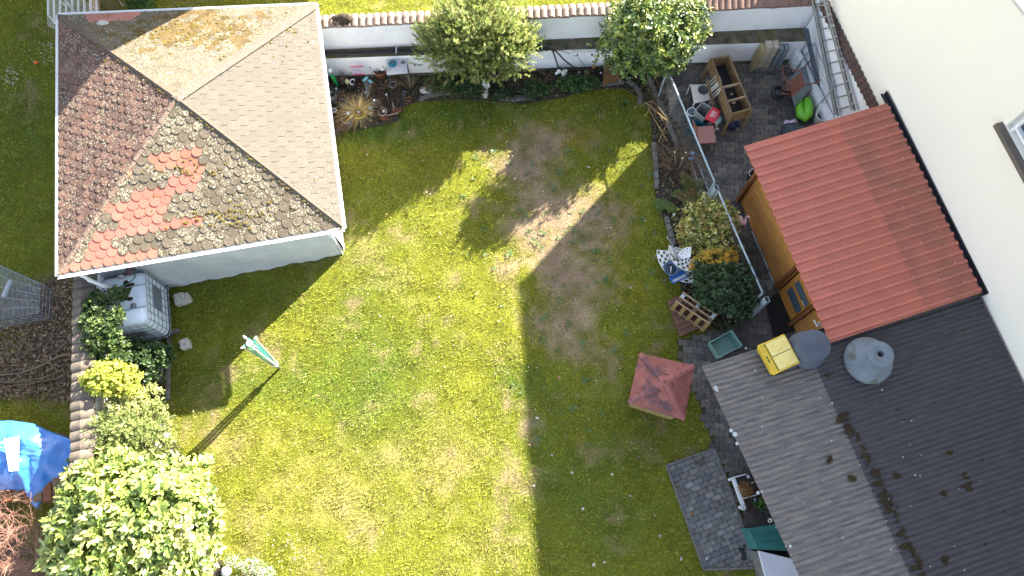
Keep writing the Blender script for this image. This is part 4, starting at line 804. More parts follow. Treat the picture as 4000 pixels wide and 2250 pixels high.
def tuft(name, label, cat, base, n, L, r, pal, z=0, sprd=.9, droop=.5, parent=None, mtl='litter', pname=None):
    t = parent or thing(name, label, cat, base); a = RNG.uniform(0, 2*PI, n); e = np.abs(RNG.normal(0, sprd*.5, n)); L = L*RNG.uniform(.5, 1.1, n); V = []; F = []; C = pick(pal, n, .25)
    d = np.stack([np.cos(a), np.sin(a)], 1); w = np.stack([-np.sin(a), np.cos(a)], 1)*r; CC = []
    for s in range(5):
        q = s/4; rad = L*(np.sin(e)*q+droop*q*q*.5); hh = L*(np.cos(e)*q-droop*.55*q*q*q)
        p = np.array([base[0], base[1]])+d*rad[:, None]+d*.02; wd = w*(1-.8*q)
        V.append(np.stack([p[:, 0]-wd[:, 0], p[:, 1]-wd[:, 1], base[2]+z+hh], 1)); V.append(np.stack([p[:, 0]+wd[:, 0], p[:, 1]+wd[:, 1], base[2]+z+hh], 1)); CC += [C, C]
    V = np.stack(V, 1).reshape(-1, 3); k = 10; bb = (np.arange(n)*k).reshape(-1, 1, 1); f = np.array([[2*s, 2*s+1, 2*s+3, 2*s+2] for s in range(4)]).reshape(1, 4, 4)
    npmesh(pname or 'blades', V, [(bb+f).reshape(-1, 4)], np.stack(CC, 1).reshape(-1, 4), M[mtl], t); return t
STRAWP = [(.48, .34, .13), (.38, .25, .09), (.55, .42, .2)]
tuft('grass_tuft', 'tuft of brown dry grass right of the white statue', 'grass', P(2005, 285), 150, .62, .004, [(.20, .13, .085), (.27, .18, .11), (.15, .09, .06)], droop=.9, sprd=.9)
tuft('grass_tuft', 'fresh green grassy clump left of the angel figure', 'grass', P(2080, 335), 90, .3, .004, [(.06, .13, .02), (.08, .16, .03)], mtl='leaf', droop=.6)
tuft('grass_tuft', 'green clump with yellow daffodils at the foot of the wall', 'grass', P(2060, 285), 60, .3, .004, [(.06, .13, .02), (.08, .16, .03)], mtl='leaf', droop=.5)
for (x, y) in ((2038, 265), (2070, 280), (2092, 272)):
    mb = MB(); q = P(x, y, .3)
    for k in range(6): a = k*PI/3; mb.add([q, q+Vector((math.cos(a-.35)*.02, math.sin(a-.35)*.02, .006)), q+Vector((math.cos(a)*.035, math.sin(a)*.035, 0)), q+Vector((math.cos(a+.35)*.02, math.sin(a+.35)*.02, .006))], [(0, 1, 2, 3)])
    mb.lathe([(.008, 0), (.011, .02)], q, 8); mb.tube([P(x, y+10, .0), q], .003, 4); mb.build('daffodil', cm('daffodil_yellow', (.75, .55, .03)), None, 'yellow daffodil at the foot of the long white wall', 'flower', 'daffodils under the white wall')
tuft('spiky_plant', 'arching pale green leaves beside the green crate', 'plant', P(2838, 1290), 26, .42, .012, [(.09, .13, .05), (.13, .16, .07)], droop=.8, sprd=1.3, mtl='leaf')
tuft('grass_tuft', 'leafy green clump on the lawn beside the twiggy fence climber', 'grass', P(2440, 410), 60, .2, .005, [(.07, .15, .03), (.09, .18, .04)], mtl='leaf', sprd=1.2)
tuft('yucca', 'spray of long pale stems left of the white mottled stone', 'plant', P(1605, 350), 40, .65, .006, [(.33, .24, .17), (.22, .15, .11), (.08, .10, .05)], droop=.25, sprd=1.0)
def fern(label, base, n, L, pal, az=(0, 6.28)):
    t = thing('fern', label, 'fern', base); Pp = []; D = []; N = []; Ls = []; mb = MB()
    for k in range(n):
        a = random.uniform(*az); l = L*random.uniform(.7, 1.1); pts = []
        for s in range(15): q = s/14; pts.append(Vector((math.cos(a)*l*q, math.sin(a)*l*q, .25*math.sin(q*PI*.8)*l*1.1+.03))+Vector(base))
        mb.tube(pts, .003, 3, cap=False)
        for s in range(2, 15):
            for sd in (-1, 1):
                for dd in (0, .5):
                    d = Vector((math.cos(a+sd*1.15), math.sin(a+sd*1.15), -.1)); p = pts[s].lerp(pts[s-1], dd); Pp.append(p); D.append(d); N.append((0, 0, 1)); Ls.append(l*.27*math.sin(PI*(.12+.86*(s-dd)/15))**.8)
    mb.build('stalk', M['dry'], t); Ls = np.array(Ls); leafmesh('fronds', np.array([tuple(p) for p in Pp]), np.array([tuple(p) for p in D]), np.array(N, float), Ls, Ls*.16+.006, pick(pal, len(Ls), .25), M['leaf'], t)
fern('green fern with arching fronds above the variegated bush', P(2690, 760), 12, .5, [(.11, .17, .03), (.16, .17, .04)])
fern('browning fern leaning towards the wire fence', P(2705, 800), 11, .45, [(.24, .14, .04), (.17, .16, .04), (.16, .08, .03)])
fern('small green fern at the edge of the lawn', P(2585, 780), 8, .36, [(.10, .19, .03)], (3.6, 5.6))
fern('narrow green fern left of the browning fern', P(2610, 790), 7, .36, [(.11, .19, .03), (.14, .18, .04)], (3.9, 5.4))
# ---------------------------------------------------------------- stones along the beds
STN = 'small grey edging stone set along the border of the planting beds'
def kerbrow(pts, n):
    L = [P(a, b) for a, b in pts]; seg = [(L[i+1]-L[i]).length for i in range(len(L)-1)]; T = sum(seg)
    for k in range(n):
        d = T*(k+.5)/n; i = 0
        while d > seg[i] and i < len(seg)-1: d -= seg[i]; i += 1
        q = L[i].lerp(L[i+1], d/seg[i]); mb = MB(); mb.box(q+UP*.035, (T/n*.92, .10, .09), ang(L[i], L[i+1])+random.uniform(-.05, .05)); mb.build('edging_stone', M['conc'], None, STN, 'edging stone', 'edging stones along the planting beds', bevel=.008)
kerbrow([(1640, 392), (1700, 372), (1760, 365)], 6); kerbrow([(1930, 385), (2000, 392), (2080, 385)], 7)
kerbrow([(2320, 335), (2380, 332), (2435, 322)], 5); kerbrow([(2448, 318), (2480, 340), (2500, 372), (2498, 405)], 6)
kerbrow([(2552, 560), (2560, 640), (2563, 740)], 5); kerbrow([(2600, 850), (2618, 910), (2630, 960)], 4)
# ---------------------------------------------------------------- wire fence between lawn and yard
fb = [P(2528, 300), P(2570, 385), P(2655, 590), P(2757, 790)]; fc = [P(2771, 810), P(2860, 1010), P(2914, 1204)]
ft1 = [P(2607, 272, 1.15), P(2792, 712, 1.15)]; ft2 = [P(2806, 747, 1.15), P(2857, 866, 1.12), P(2880, 920, 1.14), P(2980, 1144, 1.15)]
fn = thing('wire_fence', 'grey tube and wire mesh fence between lawn and paved yard', 'fence', P(2757, 790))
mb = MB(); mb.tube(ft1, .022, 10); mb.build('top_rail', M['paintst'], fn, smooth=True)
mb = MB(); mb.tube(ft2, .022, 10); mb.build('top_rail', M['paintst'], fn, smooth=True)
def g0(p): return Vector((p.x, p.y, 0))
for q, w in ((ft1[1], .028), (ft2[0], .028), (ft2[-1], .028), (ft1[0], .022)):
    mb = MB(); mb.tube([g0(q), q+UP*.02], w, 12, cap=False); mb.tube([q+UP*.02, g0(q)], w-.006, 12, cap=False); mb.build('post', M['paintst'], fn, smooth=True)
for q in (P(2800, 731, 1.15), P(2996, 1170, 1.12)):
    mb = MB(); a = ang(ft1[0], ft1[1]); c = g0(q)
    for (dx, dy, sx, sy) in ((-.04, 0, .006, .12), (.04, 0, .006, .12), (0, .057, .08, .006), (0, -.057, .08, .006)):
        o = Matrix.Rotation(a+PI/2, 3, 'Z') @ Vector((dx, dy, 0)); mb.box(c+o+UP*.57, (sx, sy, 1.14), a+PI/2)
    mb.build('gate_post', M['paintst'], fn)
def mesh_wire(name, a, b, h, step, r, m, parent, z0=.08):
    mb = MB(); L = (b-a).length; d = (b-a).normalized(); k = -h
    while k < L:
        for s in (1, -1):
            t0 = max(0, k) if s > 0 else min(L, k+h); 
            x0_, x1_ = k, k+h; u0, u1 = max(0, -x0_/h), min(1, (L-x0_)/h)
            if u1 <= u0: continue
            f = lambda u: a+d*(x0_+h*u)+UP*(z0+((h-z0)*u if s > 0 else (h-z0)*(1-u)))
            mb.tube([f(u0), f(u1)], r, 3, cap=False)
        k += step
    return mb.build(name, M[m], parent)
mesh_wire('wire_mesh', g0(ft1[0]), g0(ft1[1]), 1.13, .11, .0014, 'steel', fn); mesh_wire('wire_mesh', g0(ft2[0]), g0(ft2[-1]), 1.13, .11, .0014, 'steel', fn)
mb = MB(); mb.tube([P(2975, 1150, 1.1), P(2900, 1205, .3)], .02, 8); mb.build('brace', M['paintst'], fn)
kb = thing('fence_kerb', 'weathered concrete and timber kerb at the foot of the wire fence', 'kerb', fb[1])
mb = MB(); mb.beam(P(2535, 305, .05), P(2652, 585, .05), .10, .1); mb.build('timber', M['conc'], kb, bevel=.01); mb = MB(); mb.beam(P(2690, 640, .04), P(2765, 800, .04), .08, .08); mb.build('timber', M['oldwood'], kb, bevel=.01)
tp = thing('planter_trough', 'long narrow dark metal tray beside the fence opposite the ferns', 'tray', P(2735, 700)); mb = MB()
a, b, c, d = P(2698, 625, .05), P(2716, 618, .05), P(2768, 752, .05), P(2738, 765, .05); mb.prism([(p.x, p.y) for p in (d, c, b, a)], .03, .055); mb.build('tray', M['soil'], tp); mb = MB()
for p, q in ((a, b), (b, c), (c, d), (d, a)): mb.beam(p+UP*.02, q+UP*.02, .018, .05)
mb.build('rim', M['steel'], tp)
tl = thing('trellis', 'yellow bamboo cane trellis in the bed left of the fence', 'trellis', P(2570, 500))
for a, b in (((2548, 400, .3), (2522, 455, .1)), ((2610, 475, .35), (2571, 555, .08)), ((2530, 420, .25), (2607, 552, .12)), ((2522, 400, .38), (2612, 478, .36)), ((2609, 470, .3), (2580, 440, .2))):
    mb = MB(); mb.tube([P(*a), P(*b)], .010, 6); mb.build('cane', M['yellwood'], tl)
# flamingo
fl = thing('garden_flamingo', 'pink plastic flamingo standing beside the fence', 'garden ornament', P(2888, 965)); q = P(2893, 856, .85); s = .006
def F3(x, y, z=.85): return P(x, y, z)
mb = MB(); mb.tube([F3(2880, 842, .88), F3(2890, 850, .92), F3(2900, 866, .90), F3(2908, 878, .84)], [.012, .055, .062, .022], 12); mb.tube([F3(2906, 874, .86), F3(2914, 868, .92), F3(2913, 852, .98), F3(2919, 843, 1.02), F3(2926, 846, 1.02)], [.03, .02, .014, .014, .018], 10); mb.ell(F3(2926, 848, 1.02), (.024, .02, .02), 10)
mb.build('body', cm('pink_plastic', (.85, .42, .50), .4), fl, remesh=.008)
mb = MB(); mb.tube([F3(2926, 850, 1.01), F3(2926, 858, .99)], [.012, .004], 8); mb.build('beak', cm('beige_beak', (.5, .42, .3)), fl)
mb = MB(); mb.tube([F3(2892, 868, .85), F3(2886, 900, .4), F3(2885, 930, .05)], .004, 5); mb.tube([F3(2898, 872, .85), F3(2890, 905, .4), F3(2890, 940, .05)], .004, 5); mb.build('leg', M['steel'], fl)
# white plant stand
PB = .55
ps = thing('plant_stand', 'white stepped metal plant stand with pierced quarter round shelves', 'plant stand', P(2640, 1060))
white_p = M['white']
def shelf(c, r0, r1, a0, a1, z):
    mb = MB(); n = 12; m = 4; g = lambda r, a: Vector((c.x+r*math.cos(a), c.y+r*math.sin(a), z))
    step = (r1-r0)/m; w = .35
    for i in range(m+1): mb.tube([g(r0+(r1-r0)*i/m, a0+(a1-a0)*k/n) for k in range(n+1)], .0065, 4)
    for k in range(n+1): mb.tube([g(r0, a0+(a1-a0)*k/n), g(r1, a0+(a1-a0)*k/n)], .0065, 4)
    for i in range(m):
        for k in range(n):
            if (i+k) % 2 == 0: mb.add([g(r0+(r1-r0)*i/m, a0+(a1-a0)*k/n), g(r0+(r1-r0)*(i+1)/m, a0+(a1-a0)*k/n), g(r0+(r1-r0)*(i+1)/m, a0+(a1-a0)*(k+1)/n), g(r0+(r1-r0)*i/m, a0+(a1-a0)*(k+1)/n)], [(0, 1, 2, 3)])
    mb.tube([g(r0, a0), g(r1, a0)]+[g(r1, a0+(a1-a0)*k/n) for k in range(n+1)]+[g(r0, a1)], .010, 5)
    return mb.build('shelf', white_p, ps)
cc = P(2690, 985, .3)
shelf(P(2690, 988, .25), .45, .70, PI*.97, PI*1.52, .25); shelf(P(2700, 980, .5), .22, .5, PI*.95, PI*1.52, .55); shelf(P(2696, 1004, .85), .0, .22, PI*.45, PI*1.05, .85)
mb = MB()
for (x, y, z) in ((2560, 1000, .25), (2600, 1090, .25), (2680, 1110, .25), (2610, 990, .55), (2690, 1050, .55), (2655, 965, .85), (2692, 1000, .85)): q = P(x, y, z); mb = MB(); mb.tube([q, g0(q)], .008, 6); mb.build('leg', M['steel'], ps)
hr = thing('heron_figure', 'silver metal heron figure perched on the white plant stand', 'garden ornament', P(2630, 1010))
mb = MB(); mb.tube([P(2612, 958, 1.05), P(2624, 972, 1.05), P(2636, 1000, .95), P(2648, 1022, .8)], [.02, .06, .06, .015], 10); mb.build('body', M['alu'], hr, smooth=True)
mb = MB(); mb.tube([P(2634, 968, 1.05), P(2625, 952, 1.15), P(2614, 938, 1.25), P(2605, 926, 1.32), P(2611, 916, 1.36)], [.02, .014, .012, .012, .003], 8); mb.build('neck', M['alu'], hr, smooth=True)
for s_ in (0, 8):
    mb = MB()
    for k in range(7): mb.tube([P(2618+k*3+s_, 978+k*2, 1.03), P(2634+k*4+s_, 998+k*4, .93)], [.008, .004], 5)
    mb.build('wing', M['alu'], hr, smooth=True)
for k in (0, 7):
    mb = MB(); mb.tube([P(2648+k, 1018, .8), P(2684+k, 1074, .3)], .005, 5); mb.build('leg', M['alu'], hr)
bw = thing('water_bowl', 'round blue grey bowl resting on the white plant stand', 'bowl', P(2618, 1052, .27)); mb = MB(); c = P(2618, 1055, .3)
mb.lathe([(.10, 0), (.155, .10), (.168, .11), (.16, .115), (.145, .10), (.10, .02), (0, .02)], c, 28); mb.build('bowl', cm('blue_grey_glaze', (.10, .16, .24), .35), bw, smooth=True)
mb = MB(); mb.lathe([(.12, 0), (0, .001)], c+UP*.06, 24); mb.build('contents', mat('dark_water', (.02, .04, .07), ns=20, rough=.2, spots=[((.1, .13, .16), 30, .2, 3)]), bw)
mb = MB(); mb.tube([P(2622, 1045, .42), P(2619, 1066, .42)], [.012, .005], 6); mb.ell(P(2622, 1043, .42), .015, 8); mb.build('scoop', M['white'], bw)
bk = thing('patterned_tile', 'blue and white patterned tray under the blue grey bowl', 'tray', P(2655, 1090, .25)); mb = MB(); a, b, c, d = P(2612, 1082, .28), P(2668, 1050, .28), P(2690, 1080, .28), P(2630, 1108, .28)
mb.prism([(p.x, p.y) for p in (d, c, b, a)], .24, .275); mb.build('tray', cm('bright_blue', (.02, .12, .42), .4), bk, bevel=.004); mb = MB(); lr = lambda u, v: a.lerp(b, u).lerp(d.lerp(c, u), v)
mb.prism([(p.x, p.y) for p in (lr(.08, .88), lr(.92, .88), lr(.92, .55), lr(.08, .55))], .276, .278)
mb.build('pattern', mat('blue_white_pattern', (.6, .62, .65), ns=5, rough=.4, spots=[((.03, .08, .25), 45, .45, 9)]), bk)
# half pallet on its side
pl = thing('half_pallet', 'weathered wooden half pallet standing on its side over deck boards', 'pallet', P(2735, 1230))
a, b, c, d = P(2638, 1178, .58), P(2772, 1268, .58), P(2803, 1232, .58), P(2668, 1141, .58)   # front-left, front-right, back-right, back-left of the top edge
e = (b-a).normalized(); f = (d-a).normalized(); Lp = (b-a).length; Wp = (d-a).length; g = lambda u, v, z: a+e*u+f*v+UP*(z-.58)
mb = MB()
for z in (.57, .02): mb.beam(g(0, .02, z), g(Lp, .02, z), .022, .04) if z > .3 else mb.beam(g(0, .035, .05), g(Lp, .035, .05), .022, .09)
mb.build('rail', M['palewood'], pl, bevel=.003)
for k in range(5):
    u = .04+(Lp-.08)*k/4; mb = MB(); mb.beam(g(u, .005, 0), g(u, .005, .57), .085, .018, up=f); mb.build('slat', M['yellwood'], pl, bevel=.003)
for k in range(3):
    u = .05+(Lp-.10)*k/2; mb = MB(); mb.beam(g(u, .08, .55), g(u, .08, .02), .09, .10, up=f); mb.build('block', M['oldwood'], pl)
    mb = MB(); 
    for j in range(5): mb.beam(g(u-.03+j*.015, Wp-.13, .562+.004*(j % 2)), g(u-.03+j*.015, Wp-.03, .562+.004*(j % 2)), .014, .012)
    mb.beam(g(u, Wp-.08, .55), g(u, Wp-.08, .1), .08, .09, up=f); mb.build('bracket', mat('pale_blue_metal', (.42, .50, .56), ns=8, rough=.4, metal=.3), pl)
for v, z, w in ((Wp-.01, .57, .024), (Wp-.01, .25, .024), (Wp*.55, .555, .022), (Wp-.01, .02, .024)):
    mb = MB(); mb.beam(g(0, v, z), g(Lp, v, z), w, .05); mb.build('board', M['palewood'], pl, bevel=.003)
mb = MB()
for k in range(7): mb.beam(g(.03+(Lp-.06)*k/6, Wp+.012, .57), g(.03+(Lp-.06)*k/6, Wp+.012, 0), .07, .016, up=f)
mb.build('deck_slats', M['oldwood'], pl)
dk = thing('deck_tiles', 'reddish brown grooved deck boards lying under the pallet', 'deck boards', P(2680, 1290)); o = P(2608, 1180, .03); u = (P(2655, 1318)-P(2608, 1180)); v = (P(2735, 1290)-P(2655, 1318))*1.0
for k in range(7):
    mb = MB(); p0, p1 = P(2606+ (2655-2606)*k/7, 1175+(1318-1175)*k/7, .05), P(2606+(2655-2606)*(k+.93)/7, 1175+(1318-1175)*(k+.93)/7, .05); vv = (P(2760, 1270)-P(2655, 1318))
    if k < 2: vv = vv*.6
    mb.prism([(p.x, p.y) for p in (p1, p1+vv, p0+vv, p0)], .02, .06); mb.build('board', mat('red_brown_board', (.19, .095, .065), (.13, .07, .05), ns=6, rough=.9, bump=.3) if k == 0 else bpy.data.materials['red_brown_board'], dk, bevel=.003)
# crates
def crate(t, a, b, c, d, h, zb, m, base_in=.04, handles=True):
    cen_ = (a+b+c+d)/4; lo = [p.lerp(cen_, .09) for p in (a, b, c, d)]; mb = MB(); hi = [a, b, c, d]; inn = [p.lerp(cen_, .06) for p in hi]; ilo = [p.lerp(cen_, .14) for p in hi]
    z = lambda p, h_: Vector((p.x, p.y, h_)); V = [z(p, zb+.0) for p in lo]+[z(p, zb+h) for p in hi]+[z(p, zb+h) for p in inn]+[z(p, zb+.02) for p in ilo]
    mb.add(V, [(3, 2, 1, 0)]+[(i, (i+1) % 4, 4+(i+1) % 4, 4+i) for i in range(4)]+[(4+i, 4+(i+1) % 4, 8+(i+1) % 4, 8+i) for i in range(4)]+[(8+i, 8+(i+1) % 4, 12+(i+1) % 4, 12+i) for i in range(4)]+[(12, 13, 14, 15)])
    mb.build('body', m, t, bevel=.012); mb = MB()
    for i in range(4): mb.beam(z(hi[i], zb+h+.003), z(hi[(i+1) % 4], zb+h+.003), .022, .018)
    for i in range(4): mb.beam(z(hi[i].lerp(hi[(i+1) % 4], .0), zb+h-.02), z(hi[i].lerp(hi[(i+1) % 4], .16), zb+h-.02), .03, .05); mb.beam(z(hi[i].lerp(hi[(i+1) % 4], .84), zb+h-.02), z(hi[(i+1) % 4], zb+h-.02), .03, .05)
    mb.build('rim', m, t, bevel=.004)
gcm = cm('sage_green_plastic', (.17, .31, .26), .5); gt = thing('plastic_crate', 'sage green open plastic crate on the dark paving', 'crate', P(2835, 1350)); zc = .27
crate(gt, P(2770, 1340, zc), P(2806, 1398, zc), P(2898, 1350, zc), P(2858, 1290, zc), .25, .03, gcm)
mb = MB(); q0_, q1_ = P(2872, 1311, zc), P(2887, 1334, zc); mb.beam(q0_+UP*-.03, q1_-UP*.03, .012, .03); mb.build('handle_slot', M['black'], gt)
ycm = cm('yellow_plastic', (.62, .42, .03), .45); ylid = mat('pale_yellow_lid', (.66, .55, .20), (.60, .47, .12), ns=9, rough=.5, bump=.1); ybt = 2.06
yt = thing('yellow_crate', 'yellow plastic crate with two pale lids on the corrugated roof', 'crate', P(3040, 1390, ybt)); zc = ybt+.22
cA, cB, cC, cD = P(2962, 1352, zc), P(3022, 1462, zc), P(3121, 1415, zc), P(3062, 1308, zc)
crate(yt, cA, cB, cC, cD, .20, ybt+.02, ycm)
bl = lambda u, v, z: (lambda p: Vector((p.x, p.y, z)))(cA.lerp(cD, u).lerp(cB.lerp(cC, u), v))
for (v0, v1) in ((.03, .49), (.51, .97)):
    mb = MB(); q = [bl(.24, v0, 0), bl(.24, v1, 0), bl(.99, v1, 0), bl(.99, v0, 0)]; mb.prism([(p.x, p.y) for p in q], ybt+.222, ybt+.236); q = [bl(.44, v0+.12, 0), bl(.44, v1-.10, 0), bl(.80, v1-.10, 0), bl(.80, v0+.12, 0)]; mb.prism([(p.x, p.y) for p in q], ybt+.23, ybt+.244); mb.build('lid', ylid, yt, bevel=.006)
mb = MB(); mb.prism([(p.x, p.y) for p in (bl(.02, .02, 0), bl(.02, .98, 0), bl(.235, .98, 0), bl(.235, .02, 0))], ybt+.17, ybt+.205); 
for v in (.2, .5, .8): mb.beam(bl(.02, v, ybt+.21), bl(.23, v, ybt+.21), .012, .02)
mb.build('handle_panel', ycm, yt); mb = MB(); mb.beam(bl(.09, .40, ybt+.207), bl(.09, .62, ybt+.207), .02, .006); mb.build('slot', M['black'], yt)
# round tub upside down and concrete parasol foot
tb = thing('mortar_tub', 'dark grey round tub upside down beside the yellow crate', 'tub', P(3165, 1350, 2.05)); c = P(3150, 1368, 2.07); r0 = .345; gm = mat('dark_blue_grey_tub', (.065, .075, .10), (.05, .058, .08), ns=5, rough=.55, bump=.08)
mb = MB(); tt_ = P(3184, 1337, 2.45)-c; tt_.z = 0
for_prof = [(r0+.02, 0), (r0+.02, .025), (r0, .03), (.285, .40), (.27, .41), (.25, .405), (.24, .412), (.18, .408), (.17, .412), (.10, .408), (.095, .412), (0, .41)]
mb.lathe(for_prof, c, 40); o = mb.build('tub', gm, tb, smooth=True); mb = MB()
for k in range(40): a = 2*PI*k/40; mb.box(c+Vector((math.cos(a)*(r0+.02), math.sin(a)*(r0+.02), .012)), (.012, .008, .03), a)
mb.build('rim_ribs', M['black'], tb)
pf = thing('parasol_base', 'grey concrete cone shaped parasol base with a central hole on the dark roof', 'parasol base', P(3390, 1430, 2.08)); c = P(3386, 1410, 2.10); cg = mat('blue_grey_concrete', (.16, .19, .22), (.12, .14, .16), ns=3, rough=.9, bump=.4, bs=70, stain=((.10, .10, .075), 2.2, .56))
mb = MB(); mb.lathe([(.42, 0), (.44, .03), (.43, .10), (.36, .20), (.27, .30), (.20, .36), (.185, .42), (.20, .47), (.23, .50), (.235, .53), (.22, .545), (.065, .55), (.055, .53), (.05, .30)], c, 48); mb.build('cone', cg, pf, smooth=True)
mb = MB(); mb.lathe([(.05, 0), (0, .001)], c+UP*.42, 20); mb.build('hole', M['black'], pf)
# doormat, drain, gate items
dmn = flat('doormat', [P(2985, 1180), P(3045, 1140), P(3110, 1290), P(3020, 1320)], .05, mat('black_mat', (.022, .02, .02), ns=30, rough=1, bump=1, bs=90, spots=[((.16, .14, .10), 14, .06, 2)]), 'dark doormat sprinkled with leaf bits before the shed door', 'doormat', kind=None, thick=.02)
dr = thing('drain_cover', 'square grey drain cover with ring of slots beside the shed', 'drain cover', P(3012, 1115, .04)); q = [P(2988, 1100), P(3022, 1092), P(3035, 1125), P(3000, 1134)]
mb = MB(); mb.prism([(p.x, p.y) for p in (q[3], q[2], q[1], q[0])], .03, .046); mb.build('plate', mat('drain_grey', (.24, .245, .24), ns=9, rough=.8), dr); mb = MB(); c = P(3011, 1113, .047)
for k in range(16): a = k*PI/8; mb.box(c+Vector((math.cos(a)*.058, math.sin(a)*.058, 0)), (.022, .009, .002), a)
mb.build('slots', M['black'], dr)
wc = thing('watering_can', 'small white can at the foot of the dark ivy bush', 'can', P(2846, 1232)); c = P(2846, 1236, 0); mb = MB(); mb.lathe([(.055, 0), (.06, .02), (.055, .16), (.02, .19), (.018, .21), (0, .21)], c, 18); mb.build('body', M['white'], wc, smooth=True); mb = MB(); mb.torus(c+UP*.2+Vector((.03, .03, 0)), .03, .006, 14, 6, Matrix.Rotation(PI/2, 3, 'X')); mb.build('handle', M['white'], wc)
pb = thing('bucket', 'small black and white bucket peeping out from the shed corner', 'bucket', P(2935, 690)); c = P(2934, 694, 0); mb = MB(); mb.lathe([(.08, 0), (.11, .2), (.118, .21), (.10, .2), (.075, .02), (0, .02)], c, 24); mb.build('body', M['black'], pb, smooth=True); mb = MB(); mb.torus(c+UP*.21, .113, .007, 28, 6); mb.build('rim', M['white'], pb, smooth=True)
mb = MB(); mb.tube([P(2914, 671, .25), P(2940, 671, .3)], .007, 6); mb.build('stick', M['palewood'], None, 'thin pale stick beside the bucket at the shed corner', 'stick')
sb = thing('hanging_ornament', 'small pale green bow shaped ornament by the shed door', 'ornament', P(3207, 1268, 2.0)); mb = MB()
for k in range(10):
    a = -.3+k*.16; mb.add([P(3196, 1273, 2.0), P(3196, 1273, 2.0)+Vector((math.cos(a)*.09, math.sin(a)*.09, .02)), P(3196, 1273, 2.0)+Vector((math.cos(a+.14)*.09, math.sin(a+.14)*.09, .0))], [(0, 1, 2)])
mb.ell(P(3194, 1275, 2.0), .018, 8); mb.build('bow', cm('pale_mint', (.45, .58, .52)), sb)
mb = MB(); mb.beam(P(3179, 1250, 1.9), P(3196, 1278, 1.9), .035, .02); mb.build('white_batten', M['white'], None, 'short white strip on the wall beside the shed door', 'strip', bevel=.003)
mb = MB(); mb.beam(P(2938, 903, .05), P(3000, 1050, .05), .02, .05); mb.beam(P(3003, 1058, .05), P(3020, 1100, .05), .02, .05); mb.build('white_edging', M['paintst'], None, 'pale metal edging strip along the foot of the shed wall', 'edging')
# small red roofed well cover
wh = thing('wishing_well', 'small timber garden box with a red felt pyramid roof on the lawn', 'garden box', P(2600, 1540)); ze, za = .80, 1.28
c4 = [P(2499, 1381, ze), P(2711, 1429, ze), P(2672, 1641, ze), P(2455, 1573, ze)]; ap = P(2597, 1491, za); mb = MB()
for i in range(4): 
    a, b = c4[i], c4[(i+1) % 4]; 
    def cw_(q, ii, jj): k = random.uniform(.9, 1.1); return (.27*k, .095*k, .08*k, 1)
    shingles(mb, a, b, ap, .22, .14, cw_, .010, .6)
    mb.col = (.22, .08, .08, 1); mb.add([a, b, b-UP*.035, a-UP*.035], [(0, 1, 2, 3)])
mb.build('roof', M['wellroof'], wh, bevel=0); mb = MB()
for q in c4:
    d = ap-q; s_ = d.cross(UP).normalized(); mb.col = (.31, .11, .10, 1)
    for k in range(6): a, b = q+d*(k/6), q+d*((k+1.05)/6); mb.add([a-s_*.05+UP*.012, a+UP*.03, a+s_*.05+UP*.012, b-s_*.05+UP*.006, b+UP*.022, b+s_*.05+UP*.006], [(0, 1, 4, 3), (1, 2, 5, 4)])
mb.build('hip_cap', M['wellroof'], wh); mb = MB(); mb.ell(ap+UP*.02, (.03, .025, .012), 8, jit=.2); mb.build('moss_tuft', M['moss'], wh)
cn = sum(c4, Vector())/4
for (x, y) in ((2527, 1404), (2546, 1429), (2568, 1454), (2601, 1464), (2635, 1470), (2659, 1462), (2682, 1450), (2626, 1507), (2574, 1527), (2617, 1538), (2647, 1600)):
    q = P(x, y, 0); cp_ = Vector((0, 0, H)); best = None
    for i in range(4):
        a, b = c4[i], c4[(i+1) % 4]; n_ = (b-a).cross(ap-a).normalized(); n_ = n_ if n_.z > 0 else -n_; t = (a-cp_).dot(n_)/(q-cp_).dot(n_); r_ = cp_+(q-cp_)*t
        if best is None or r_.z < best[0].z: best = (r_, (b-a))
    mb = MB(); mb.box(best[0]+UP*.024, (.06, .018, .012), ang(Vector(), best[1])); mb.build('nail_strip', M['drydk'], wh)
ba = [cn.lerp(p, .80) for p in c4]; mb = MB()
for i in range(4):
    a, b = g0(ba[i]), g0(ba[(i+1) % 4])
    for k in range(5): mb.beam(a.lerp(b, .01)+UP*(.08+k*.155), a.lerp(b, .99)+UP*(.08+k*.155), .03, .14)
mb.build('box', M['yellwood'], wh)
# window planter south of the path
wp = thing('frame_planter', 'white wooden frame with brown potted plants beside the path', 'planter', P(2880, 1910)); a, b, c, d = P(2848, 1870, .28), P(2915, 1850, .28), P(2965, 1965, .28), P(2905, 1990, .28)
mb = MB(); mb.beam(P(2845, 1875, .28), P(2868, 1868, .28), .05, .04); mb.beam(P(2864, 1870, .28), P(2908, 1990, .28), .075, .04); mb.beam(P(2885, 1980, .28), P(2910, 1990, .28), .05, .04); mb.beam(P(2862, 1866, .29), P(2915, 1852, .29), .02, .04); mb.beam(P(2876, 1903, .27), P(2945, 1884, .27), .02, .03); mb.beam(P(2896, 1950, .27), P(2965, 1930, .27), .02, .03); mb.build('frame', M['white'], wp, bevel=.005)
mb = MB(); q = [P(2870, 1872), P(2950, 1850), P(3010, 1975), P(2910, 1985)]; mb.prism([(p.x, p.y) for p in (q[3], q[2], q[1], q[0])], 0, .16); mb.build('soil_box', M['soil'], wp)
foliage('brown_plant', [B(2912, 1912, .3, .13, .12, .12)], 160, 7, .03, .02, [(.28, .15, .05), (.2, .10, .04)], M['litter'], wp); foliage('green_plant', [B(2965, 1965, .25, .08, .08, .08)], 30, 6, .05, .03, [(.08, .2, .03)], M['leaf'], wp)
twigs('dry_twigs', P(2925, 1990, .05), 12, .4, .005, M['drydk'], wp, curl=.1, depth=2)
